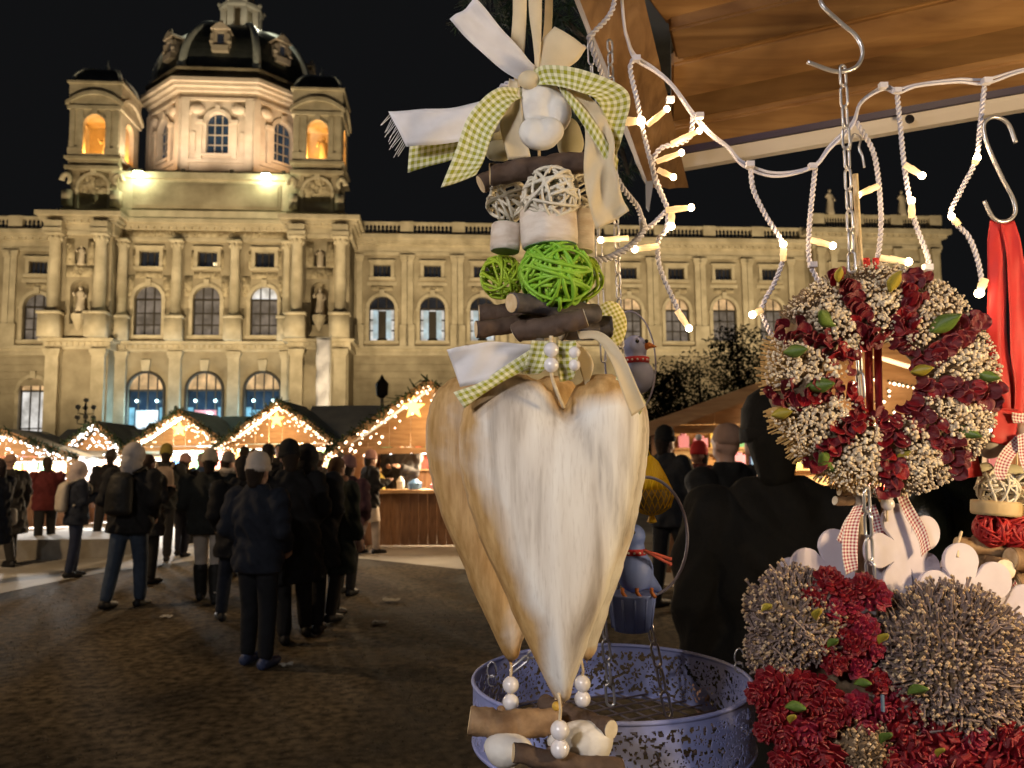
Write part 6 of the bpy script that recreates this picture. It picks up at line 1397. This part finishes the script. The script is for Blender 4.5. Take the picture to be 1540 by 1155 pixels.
# yellow feed net
nm = mk('feed_ball', (.42, .34, .16), (.2, .16, .08), rough=.8, scale=60, bump=.8, bscale=90); ym = mk('net_yellow', (.75, .48, .01), rough=.5)
fn = empty('feed_net', P(980, 775, 1.2), 0, 'yellow net bag of bird feed right of the hearts', 'feed net')
o = MB(); pc = P(979, 735, 1.2); pf = [(.002, .05), (.012, .04), (.022, .02), (.031, 0), (.033, -.012), (.028, -.028), (.015, -.037), (.003, -.040)]
o.lathe([(r_*.97, z) for r_, z in reversed(pf)], pc, 20); o.build('feed', nm, fn, True)
nt_ = MB()
for k in range(22):
    for s_ in (-1, 1): nt_.tube([pc+Vector((r_*1.02*math.cos(6.283*k/22+s_*i*.2), r_*1.02*math.sin(6.283*k/22+s_*i*.2), z)) for i, (r_, z) in enumerate(pf)], .0007, 4)
nt_.lathe([(.003, -.052), (.008, -.05), (.004, -.04)], pc, 8); tag(nt_.build('net', ym, fn), kind='stuff')
o = MB(); o.lathe([(r_*1.01, z) for r_, z in reversed(pf[:4])], pc, 20); o.build('yellow_label', ym, fn, True)
o = MB(); o.tube([pc+Vector((0, 0, .05)), P(962, 640, 1.19), P(955, 600, 1.16)], .001, 5); o.build('net_string', ym, fn)

# ================================================================== BERRY WREATH
petm = mk('red_petals', (.17, .004, .014), (.075, .003, .009), rough=.45, scale=90, bump=.25, spec=.5); petm2 = mk('red_petals_bright', (.28, .006, .011), (.15, .005, .01), rough=.4, scale=90, bump=.2)
berry = mk('white_berries', (.74, .65, .51), (.5, .39, .27), rough=.5, scale=80); strawm = mk('straw', (.42, .26, .09), (.55, .37, .15), rough=.7, scale=60); strawd = mk('dark_stalks', (.13, .085, .05), (.22, .15, .09), rough=.8, scale=60)
leafg = mk('green_leaf', (.07, .13, .02), (.13, .2, .04), rough=.45, scale=40); leafy = mk('yellow_leaf', (.4, .3, .03), (.3, .26, .04), rough=.45, scale=40)
DW = 1.0; WC = P(1309, 574, DW); wr = empty('berry_wreath', WC, 0, 'round wreath of white berries and dark red petals', 'wreath', 'wreaths hanging from the stall')
UX, UZ = Vector((1, 0, 0)), Vector((0, 0, 1)); UYc = Vector((0, -1, 0))
def polar(r_px, a, depth): r_px *= .955; return WC+UX*MM(r_px, DW)*math.cos(a)+UZ*MM(r_px, DW)*math.sin(a)+UYc*depth
def octa(mb, c, r): mb.add([c+Vector(k)*r for k in ((1, 0, 0), (-1, 0, 0), (0, 1, 0), (0, -1, 0), (0, 0, 1), (0, 0, -1))], [(0, 2, 4), (2, 1, 4), (1, 3, 4), (3, 0, 4), (2, 0, 5), (1, 2, 5), (3, 1, 5), (0, 3, 5)])
_ico = None
def sphere_lo(mb, c, r):
    global _ico
    if _ico is None:
        bm = bmesh.new(); bmesh.ops.create_icosphere(bm, subdivisions=1, radius=1); bm.verts.ensure_lookup_table(); _ico = ([v.co.copy() for v in bm.verts], [tuple(v.index for v in f.verts) for f in bm.faces]); bm.free()
    mb.add([c+v*r for v in _ico[0]], _ico[1])
o = MB(); o.tube([polar(118+4*math.sin(k), 2*math.pi*k/40, .005) for k in range(40)], MM(42, DW), 10, closed=True); o.build('wreath_core', strawd, wr, True)
def petal_mesh():
    o = MB(); n, m_ = 7, 6; V = []
    for i in range(n+1):
        t = i/n; wd = math.sin(math.pi*min(1, t*.86+.1))**.6*.66
        for j in range(m_+1):
            s_ = j/m_*2-1; V.append(Vector((s_*wd, -.28*(s_*s_)*(1-t*.4)+.25*t*t+.05, t*1.0-.1)))
    o.add(V, [(i*(m_+1)+j, i*(m_+1)+j+1, (i+1)*(m_+1)+j+1, (i+1)*(m_+1)+j) for i in range(n) for j in range(m_)]); return o.mesh('petal')
pms = []
for mt_ in (petm, petm2):
    pm_ = solid(petal_mesh(), .03); pm_.polygons.foreach_set('use_smooth', [True]*len(pm_.polygons)); pm_.materials.clear(); pm_.materials.append(mt_); pms.append(pm_)
q = random.Random(77)
bend = .16
for k in range(9):
    ac = R(90-40*k-20)          # red row between two berry fans
    for i in range(30):
        rr = 54+ (i % 9)*14.2+q.uniform(-5, 5); side = q.uniform(-.9, .9); a = ac+side*13/rr
        c = polar(rr, a, .046-.00016*abs(rr-105)**1.15*.55+q.uniform(-.004, .006))
        rad = (UX*math.cos(a)+UZ*math.sin(a)); tang = UYc.cross(rad)
        zz = (rad*q.uniform(.2, .9)+UYc*q.uniform(.4, 1.1)+tang*q.gauss(side*.7, .35)).normalized(); yy = (UYc+rad*q.uniform(-.3, .3)+tang*side*.6); yy = (yy-zz*yy.dot(zz)).normalized(); xx = yy.cross(zz); s_ = MM(q.uniform(14, 20), DW)
        instance('petal', pms[0 if q.random() < .8 else 1], wr, frame(xx*s_, -yy*s_, zz*s_, c))
for k in range(9):
    ac = R(90-40*k); ber = MB(); stw = MB(); spread = .262
    for i in range(450):
        rr = 54+126*math.sqrt(q.random()); a = ac+spread*(.55+.45*rr/180)*q.uniform(-1, 1); e_ = 1-((rr-108)/80)**2*.75; dep = .012+.040*math.sqrt(max(.02, e_))*(1-.25*((a-ac)/spread)**2)+q.gauss(0, .0018)
        c = polar(rr, a, dep); sphere_lo(ber, c, MM(q.choice((1.0, 1.3, 1.7, 2.1, 2.9)), DW)*(1.3 if 75 < rr < 150 else .95))
        if q.random() < .5:
            b_ = polar(rr*.94, ac+(a-ac)*.9, dep-.014); stw.tube([b_, c], .0004, 3, cap=False)
    for i in range(95):      # stalk ends round the rim
        a = ac+spread*1.05*q.uniform(-1, 1); r0, r1 = q.uniform(140, 155), q.uniform(168, 181); dz = q.uniform(-.012, .03); stw.tube([polar(r0, a, dz+.012), polar(r1, a+q.gauss(0, .012), dz)], .0011, 5)
    tag(ber.build('berry_cluster', berry, wr, True), kind='stuff'); tag(stw.build('stalks', strawm if 2 < k < 8 and k > 4 else strawd, wr), kind='stuff')
def leaf_mesh():
    V = []; n, m_ = 8, 4
    for i in range(n+1):
        t = i/n; wd = math.sin(math.pi*(t*.94+.03))*.29
        for j in range(m_+1): s_ = j/m_*2-1; V.append(Vector((s_*wd, -.2*abs(s_)+.34*t*t, t)))
    o = MB(); o.add(V, [(i*(m_+1)+j, i*(m_+1)+j+1, (i+1)*(m_+1)+j+1, (i+1)*(m_+1)+j) for i in range(n) for j in range(m_)]); return o.mesh('leaf')
lms = []
for mt_ in (leafg, leafy):
    lm_ = solid(leaf_mesh(), .02); lm_.polygons.foreach_set('use_smooth', [True]*len(lm_.polygons)); lm_.materials.clear(); lm_.materials.append(mt_); lms.append(lm_)
def leaf(parent, px, py, d, s_px, ang, kind=0, tilt=.3):
    z_ = (UX*math.cos(ang)+UZ*math.sin(ang)+UYc*tilt).normalized(); y_ = (UYc-z_*UYc.dot(z_)).normalized(); x_ = y_.cross(z_); s_ = MM(s_px, d); instance('leaf', lms[kind], parent, frame(x_*s_, y_*s_, z_*s_, P(px, py, d)))
for a in [(1258, 490, 42, 2.6, 0), (1340, 440, 34, 1.3, 1), (1400, 500, 46, .6, 0), (1178, 530, 34, .1, 0), (1212, 582, 40, .1, 0), (1160, 625, 30, .2, 1), (1258, 710, 46, 2.4, 0), (1350, 700, 28, 1.0, 1), (1440, 640, 34, -.6, 0), (1262, 425, 24, 1.6, 1), (1370, 560, 30, .2, 1), (1470, 560, 30, -.4, 0)]: leaf(wr, a[0], a[1], DW-.05, a[2], a[3], a[4])
# red ribbon hanging through the wreath
rl = empty('red_ribbon_loop', P(1306, 640, 1.03), 0, 'red ribbon strands hanging inside the berry wreath', 'ribbon')
for i, x in enumerate((1302, 1316)): link('strand', ribbon_mesh([(x-4, 388, 1.03), (x-2, 420, 1.03), (x-2, 520, 1.035), (x+2, 660, 1.03)], [(x+6, 388, 1.03), (x+8, 420, 1.03), (x+10, 520, 1.035), (x+12, 660, 1.03)], bulge=.002), red_r, rl)

# ================================================================== CONE HEART WREATH
DC = .94; cw = empty('cone_wreath', P(1320, 1100, DC), 0, 'lower wreath packed with red cones and grey dried statice', 'wreath', 'wreaths hanging from the stall')
conem = mk('red_cones', (.24, .008, .016), (.10, .004, .01), rough=.4, scale=60, bump=.3); conep = mk('pink_red_cones', (.28, .012, .04), (.14, .007, .02), rough=.4, scale=60, bump=.3)
cms = []
for vi in range(4):
    o = MB(); qq = random.Random(vi)
    o.ball((0, 0, 0), .62, 8, 6)
    for ring, (rr, zz, n, ln, op) in enumerate([(.5, -.25, 7, .66, .1), (.48, .02, 7, .62, .4), (.4, .26, 6, .54, .72), (.28, .46, 5, .44, 1.0), (.13, .6, 3, .32, 1.3)]):
        for k in range(n):
            a = 2*math.pi*(k+.5*(ring % 2))/n+qq.uniform(-.1, .1); d = Vector((math.cos(a)*math.cos(op), math.sin(a)*math.cos(op), math.sin(op))); t = Vector((-math.sin(a), math.cos(a), 0)); nn = d.cross(t); b_ = Vector((math.cos(a)*rr*.8, math.sin(a)*rr*.8, zz)); w_ = ln*.46
            P0 = [b_-t*w_*.6, b_+t*w_*.6, b_+d*ln*.6+t*w_-nn*.06, b_+d*ln-nn*.02, b_+d*ln*.6-t*w_-nn*.06]; th = nn*.07
            o.add(P0+[p_+th for p_ in P0], [(0, 1, 2, 3, 4), (9, 8, 7, 6, 5)]+[(i, i+5, (i+1) % 5+5, (i+1) % 5) for i in range(5)])
    me = o.mesh('cone'); me.materials.append(conem if vi % 2 == 0 else conep); cms.append(me)
o = MB()
for x, y, r_ in ((1215, 960, 70), (1300, 1010, 90), (1430, 1000, 100), (1250, 1090, 85), (1380, 1110, 100), (1460, 1110, 80), (1320, 1180, 110)): o.ball(P(x, y, DC+.06), MM(r_, DC), 14, 10, (1, .6, 1))
link('wreath_core', remesh(o, .008, 4), strawd, cw)
def cone_at(x, y, r_px, dd=0, seed=0):
    qq = random.Random(seed+x); c = P(x, y, DC+dd); z_ = (UYc+UX*((x-1320)/260+qq.gauss(0, .25))+UZ*((1020-y)/300+qq.gauss(0, .25))).normalized(); x_ = z_.orthogonal().normalized(); x_.rotate(Matrix.Rotation(qq.uniform(0, 6.28), 3, z_)); s_ = MM(r_px, DC); instance('red_cone', cms[qq.choice((0, 0, 0, 2, 1, 3)) if x < 1400 else qq.choice((0, 1, 3, 2))], cw, frame(x_*s_, z_.cross(x_)*s_, z_*s_*.95, c))
cones = [(1246, 872, 22), (1270, 888, 20), (1220, 900, 22), (1282, 908, 18), (1300, 880, 20), (1318, 895, 24), (1252, 915, 20), (1258, 950, 20), (1300, 945, 22), (1275, 925, 18), (1282, 965, 22), (1312, 975, 20), (1255, 995, 20), (1290, 1002, 20), (1240, 965, 17),
         (1160, 1028, 27), (1140, 1045, 20), (1178, 1052, 24), (1205, 1030, 22), (1232, 1032, 22), (1215, 1060, 24), (1245, 1052, 24), (1160, 1075, 22), (1180, 1105, 24), (1210, 1095, 30), (1240, 1085, 26), (1225, 1120, 24), (1260, 1070, 22), (1195, 1135, 26), (1240, 1140, 30), (1150, 1100, 18), (1175, 1145, 20), (1215, 1160, 26),
         (1320, 1025, 20), (1340, 1040, 22), (1330, 1065, 20), (1392, 1042, 20), (1365, 1060, 26), (1380, 1080, 22), (1355, 1095, 24), (1412, 1092, 34), (1425, 1072, 22), (1432, 1045, 22), (1457, 1105, 28), (1372, 1120, 28), (1400, 1135, 26), (1440, 1140, 34), (1490, 1145, 34), (1520, 1115, 30), (1500, 1095, 22), (1535, 1140, 24), (1330, 1120, 22), (1340, 1150, 28), (1310, 1150, 24), (1290, 1060, 20), (1300, 1090, 22), (1385, 1160, 28), (1270, 1160, 24), (1525, 1165, 30)]
for i, (x, y, r_) in enumerate(cones): cone_at(x, y, r_*1.08, -.012+.004*math.sin(i*3), i)
gold = mk('statice_tips', (.42, .28, .15), (.55, .43, .3), rough=.5, scale=60); statm = mk('statice_stalks', (.13, .095, .085), (.27, .205, .195), rough=.8, scale=50); statl = mk('statice_lilac', (.30, .26, .34), (.4, .36, .44), rough=.8, scale=50)
def statice(cx, cy_, r_px, n, seed, mat, dd=0.0, sx=1.0, sy=1.0, depth=.045):
    qq = random.Random(seed); C = P(cx, cy_, DC+dd+.012); st_ = MB(); tp = MB(); rad = MM(r_px, DC); n = int(n*2.1)
    for i in range(n):
        zf = -1+1.25*(i+.5)/n; an = i*2.39996; rr = math.sqrt(max(0, 1-zf*zf)); d = Vector((rr*math.cos(an)+qq.gauss(0, .06), zf, rr*math.sin(an)+qq.gauss(0, .06)))
        dd_ = Vector((d.x*rad*sx, d.y*depth, d.z*rad*sy)); t_ = C+dd_*qq.uniform(.93, 1.06); ln = qq.uniform(.018, .028)
        dr = (Vector((d.x, d.y*.8, d.z+.25))+Vector((qq.gauss(0, .3), qq.gauss(0, .3), qq.gauss(0, .3)))).normalized(); b_ = t_-dr*ln
        st_.tube([b_, b_.lerp(t_, .6), t_], [.0008, .0013, .0017], 4, cap=True)
        if qq.random() < .38: octa(tp, t_+dr*.0008, qq.choice((.0016, .0022, .003)))
    o0 = MB(); o0.ball(C, 1, 20, 14, (rad*sx*.9, depth*.86, rad*sy*.9)); c0 = o0.build('clump_core', strawd, cw, True)
    o1 = tag(st_.build('statice_clump', mat, cw), kind='stuff'); o2 = tag(tp.build('statice_tips', gold, o1), kind='stuff')
statice(1196, 925, 72, 620, 1, statm, 0, 1, 1.0); statice(1424, 990, 110, 1500, 2, statm, 0, 1.08, .98, .06); statice(1512, 1005, 58, 400, 3, statl, .03, .8, 1.5); statice(1292, 1115, 46, 240, 4, strawd, -.005, 1, 1.1, .04); statice(1165, 980, 45, 240, 5, statm, .02)
for a in [(1245, 975, 24, 1.0, 0), (1228, 935, 28, 1.6, 1), (1284, 1030, 26, .3, 0), (1365, 1045, 32, .6, 0), (1180, 1065, 32, .2, 0), (1325, 1120, 30, 1.2, 0), (1322, 970, 26, 1.2, 1), (1145, 920, 22, .8, 1), (1188, 1090, 24, 1.4, 1), (1410, 1140, 24, 1.4, 1)]: leaf(cw, a[0], a[1], DC-.05, a[2], a[3], a[4], .5)
o = MB(); o.tube([P(1327, 1045, DC-.05), P(1328, 1070, DC-.052)], .0022, 6); o.build('wire_end', mk('wire_blue', (.2, .3, .45), rough=.4, metal=.5), cw)

# ================================================================== WHITE WOODEN STARS
whitew = mk('white_painted_wood', (.62, .57, .66), (.54, .49, .58), rough=.55, scale=25, bump=.05)
def star_piece(parent, cx, cy_, r_px, d, rot, star_hole=True, turn=0.0):
    """five rounded lobes cut from board, with a small raised star"""
    n = 80; s_ = MM(r_px, d); pts = []
    for i in range(n):
        a = 2*math.pi*i/n; m_ = abs(math.cos(2.5*a)); r_ = .44+.56*m_**.5; pts.append((r_*math.cos(a+rot)*s_, r_*math.sin(a+rot)*s_))
    o = MB(); o.prism(pts, -.003, .003); T = Matrix.Translation(P(cx, cy_, d)) @ Matrix.Rotation(turn, 4, 'Z'); me = o.mesh('star_board'); fixnormals(me)
    bm = bmesh.new(); bm.from_mesh(me); bmesh.ops.bevel(bm, geom=[e for e in bm.edges if abs(e.verts[0].co.y-e.verts[1].co.y) < 1e-6], offset=.0009, segments=2, affect='EDGES'); bm.to_mesh(me); bm.free()
    me.transform(T); so_ = link('star_board', me, whitew, parent)
    if star_hole:
        so2 = star_mb((0, -.0036, 0), s_*.26, Vector((1, 0, 0)), UZ, Vector((0, 1, 0)), 5, .45, .0006); so2.v = [tuple(T @ Vector(v)) for v in so2.v]; so2.build('star_inlay', mk('star_inlay', (.45, .33, .27), rough=.7), so_)
    hh = Vector((0, 0, 0)); a = math.pi/2
    return so_
sg = empty('star_garland', P(1340, 870, 1.03), 0, 'white wooden stars with red gingham ribbons between the two wreaths', 'ornament', 'wooden star ornaments')
star_piece(sg, 1360, 828, 72, 1.0, R(105), False, R(15)); star_piece(sg, 1335, 892, 74, 1.03, R(60), False, R(-6)); star_piece(sg, 1252, 868, 72, 1.03, R(84), False, R(10)); star_piece(sg, 1205, 880, 46, 1.06, R(50), False)
o = MB(); o.tube(catmull([P(1335, 735, .99), P(1334, 770, .99), P(1334, 784, .992)], 4), .0014, 6); o.build('thread', twine, sg)
for y, r_ in ((745, 9), (758, 10)): o = MB(); o.ball(P(1335, y, .985), MM(r_, .985), 14, 10); o.build('pearl_bead', pearl, sg, True)
for A_, B_ in [([(1283, 762, .99), (1270, 790, .98), (1266, 830, .975), (1272, 865, .975)], [(1298, 758, .99), (1292, 790, .98), (1290, 830, .975), (1290, 857, .975)]), ([(1345, 738, 1.0), (1358, 770, .99), (1380, 810, .985), (1386, 838, .985)], [(1358, 734, 1.0), (1372, 760, .99), (1392, 795, .985), (1400, 826, .985)]), ([(1302, 762, 1.0), (1310, 790, 1.0), (1318, 820, 1.0)], [(1316, 758, 1.0), (1326, 785, 1.0), (1330, 815, 1.0)]), ([(1290, 760, 1.0), (1272, 780, 1.0), (1258, 812, 1.0)], [(1300, 770, 1.0), (1284, 794, 1.0), (1270, 822, 1.0)])]: link('gingham_ribbon', ribbon_mesh(A_, B_, bulge=-.002), ging_r, sg, True)
link('red_ribbon', ribbon_mesh([(1318, 790, 1.01), (1322, 815, 1.01), (1318, 842, 1.01)], [(1340, 790, 1.01), (1350, 820, 1.01), (1358, 842, 1.01)]), mk('deep_red_felt', (.2, .006, .015), rough=.8), sg)
o = MB(); o.tube([P(1292, 735, 1.01), P(1296, 900, 1.01)], MM(9, 1.01), 10); o.build('jute_cord', mk('jute', (.36, .28, .22), (.46, .38, .3), rough=.95, scale=90, bump=.8), sg, True)
stick(sg, (1256, 753, 1.0), (1300, 752, 1.02), MM(7, 1), barkb, cutp, 41); stick(sg, (1262, 738, 1.04), (1300, 740, 1.05), MM(7, 1), barkb, cutp, 42); stick(sg, (1345, 740, 1.06), (1362, 745, 1.05), MM(6, 1), barkb, cutp, 43)
sg2 = empty('star_garland', P(1450, 900, 1.0), 0, 'large white wooden star with small star inlay right of the statice', 'ornament', 'wooden star ornaments')
star_piece(sg2, 1452, 895, 78, .985, R(96), True, R(5)); star_piece(sg2, 1505, 935, 72, 1.0, R(40), False, R(-8)); star_piece(sg2, 1395, 880, 44, 1.01, R(20), False, R(10)); star_piece(sg2, 1420, 868, 30, 1.03, R(70), False); star_piece(sg2, 1535, 985, 60, .99, R(15), False)
o = MB(); o.tube([P(1440, 838, .985), P(1440, 820, .99), P(1446, 800, 1.02)], .0018, 6); o.build('thread', twine, sg2)

# ================================================================== RED RIBBON ORNAMENT AT THE RIGHT EDGE
rs = empty('red_ribbon_hanger', P(1510, 900, 1.08), 0, 'red ribbon ornament with white and red rattan balls at the right edge', 'ornament')
def rr2(A_, B_, m_=None, nm='red_ribbon', **k): return link(nm, ribbon_mesh(A_, B_, **k), m_ or red_r, rs, True)
rr2([(1488, 331, 1.06), (1484, 375, 1.06), (1486, 430, 1.06), (1484, 520, 1.06), (1500, 600, 1.06), (1516, 670, 1.06)], [(1512, 334, 1.06), (1514, 375, 1.06), (1513, 430, 1.06), (1515, 520, 1.06), (1528, 600, 1.06), (1532, 670, 1.06)], bulge=.006, wav=.0015)
rr2([(1504, 334, 1.05), (1512, 375, 1.05), (1517, 430, 1.05), (1520, 520, 1.05), (1526, 590, 1.05), (1522, 660, 1.05)], [(1527, 331, 1.05), (1538, 375, 1.05), (1546, 430, 1.05), (1556, 520, 1.05), (1560, 600, 1.05), (1545, 660, 1.05)], bulge=-.006, wav=.0015)
rr2([(1497, 612, 1.04), (1492, 650, 1.03), (1490, 664, 1.03)], [(1532, 616, 1.04), (1528, 655, 1.03), (1524, 672, 1.03)], bulge=-.003)
rr2([(1448, 690, 1.05), (1443, 705, 1.04), (1440, 722, 1.04)], [(1470, 684, 1.05), (1474, 700, 1.04), (1478, 716, 1.04)], bulge=-.004)
for A_, B_ in [([(1528, 655, 1.03), (1505, 680, 1.02), (1495, 705, 1.02), (1500, 722, 1.02)], [(1540, 665, 1.03), (1524, 690, 1.02), (1516, 708, 1.02), (1510, 722, 1.02)]), ([(1530, 655, 1.02), (1533, 690, 1.02), (1545, 720, 1.02)], [(1545, 650, 1.02), (1552, 690, 1.02), (1565, 715, 1.02)]), ([(1522, 620, 1.03), (1540, 622, 1.03), (1560, 618, 1.03)], [(1524, 636, 1.03), (1540, 636, 1.03), (1560, 634, 1.03)])]: rr2(A_, B_, ging_r, 'gingham_ribbon', bulge=-.002)
o = MB(); o.tube([P(1530, 640, 1.09), P(1525, 960, 1.09)], .0015, 6); o.build('cord', twine, rs)
pebble(rs, (1492, 670), 1.05, 46, 38, 3, mk('grey_pebble', (.3, .27, .24), (.4, .36, .32), rough=.7, scale=30)); pebble(rs, (1540, 640), 1.06, 40, 40, 8, mk('pinkish_pebble', (.45, .34, .3), rough=.7)); pebble(rs, (1480, 708), 1.06, 26, 24, 6, pebt); pebble(rs, (1515, 712), 1.09, 50, 30, 5, pebt)
rattan(rs, (1500, 735), 1.05, 30, ratw, 71, 46, .0012); rattan(rs, (1548, 735), 1.06, 24, ratw, 72, 40, .0012); rattan(rs, (1525, 735), 1.12, 30, ratw, 73, 36, .0012)
slice_(rs, (1498, 764), 1.05, 66, 20, 75, mk('slice_tan', (.5, .36, .18), (.6, .46, .26), rough=.7, scale=40), R(4), cutw, 'wood_slice'); slice_(rs, (1550, 772), 1.05, 46, 20, 76, mk('slice_tan', (.5, .36, .18)), R(-3), cutw, 'wood_slice')
rattan(rs, (1492, 795), 1.05, 26, ratr, 77, 60, .0014); rattan(rs, (1530, 798), 1.05, 28, ratr, 78, 60, .0014); rattan(rs, (1512, 795), 1.08, 30, ratr, 79, 50, .0014)
stick(rs, (1440, 822, 1.06), (1550, 828, 1.06), MM(13, 1.06), barkb, cutw, 51); stick(rs, (1462, 848, 1.09), (1512, 856, 1.02), MM(16, 1.03), barkb, cutp, 52, bend=.008); stick(rs, (1520, 840, 1.03), (1570, 850, 1.04), MM(17, 1.03), barkb, cutw, 53); stick(rs, (1530, 880, 1.03), (1570, 884, 1.03), MM(18, 1.03), barkb, cutw, 54); stick(rs, (1470, 880, 1.08), (1560, 870, 1.09), MM(13, 1.08), barkst, cutw, 55)
rr2([(1520, 880, 1.02), (1530, 900, 1.01), (1545, 915, 1.01)], [(1526, 872, 1.02), (1538, 890, 1.01), (1552, 902, 1.01)], ging_r, 'gingham_ribbon')

# ================================================================== STALL LAMPS (out of frame)
def pendant(loc, power, col, label, rad=.06):
    e = empty('stall_lamp', loc, 0, label, 'lamp'); L = Vector(loc)
    o = MB(); o.tube([L+Vector((0, 0, .1)), L+Vector((0, 0, .9))], .004, 6); o.build('cable', cab, e)
    o = MB(); o.lathe([(.025, .1), (.03, .04), (.012, .03)], L, 12); o.build('socket', framedk, e)
    o = MB(); o.lathe([(.012, .04), (.03, .01), (.034, -.012), (.025, -.034), (.004, -.044)], L, 14); o.build('bulb', glow('lamp_bulb_'+label[:5], col, 20, False), e, True)
    lamp('lamp_light', 'POINT', L, power, col, e, rad)
pendant((.98, .5, 1.66), 46, (1, .70, .36), 'warm bulb hanging inside the near stall')
pendant((-.55, -.35, 1.95), 52, (1, .94, .93), 'white bulb hanging at the next stall behind the viewer')
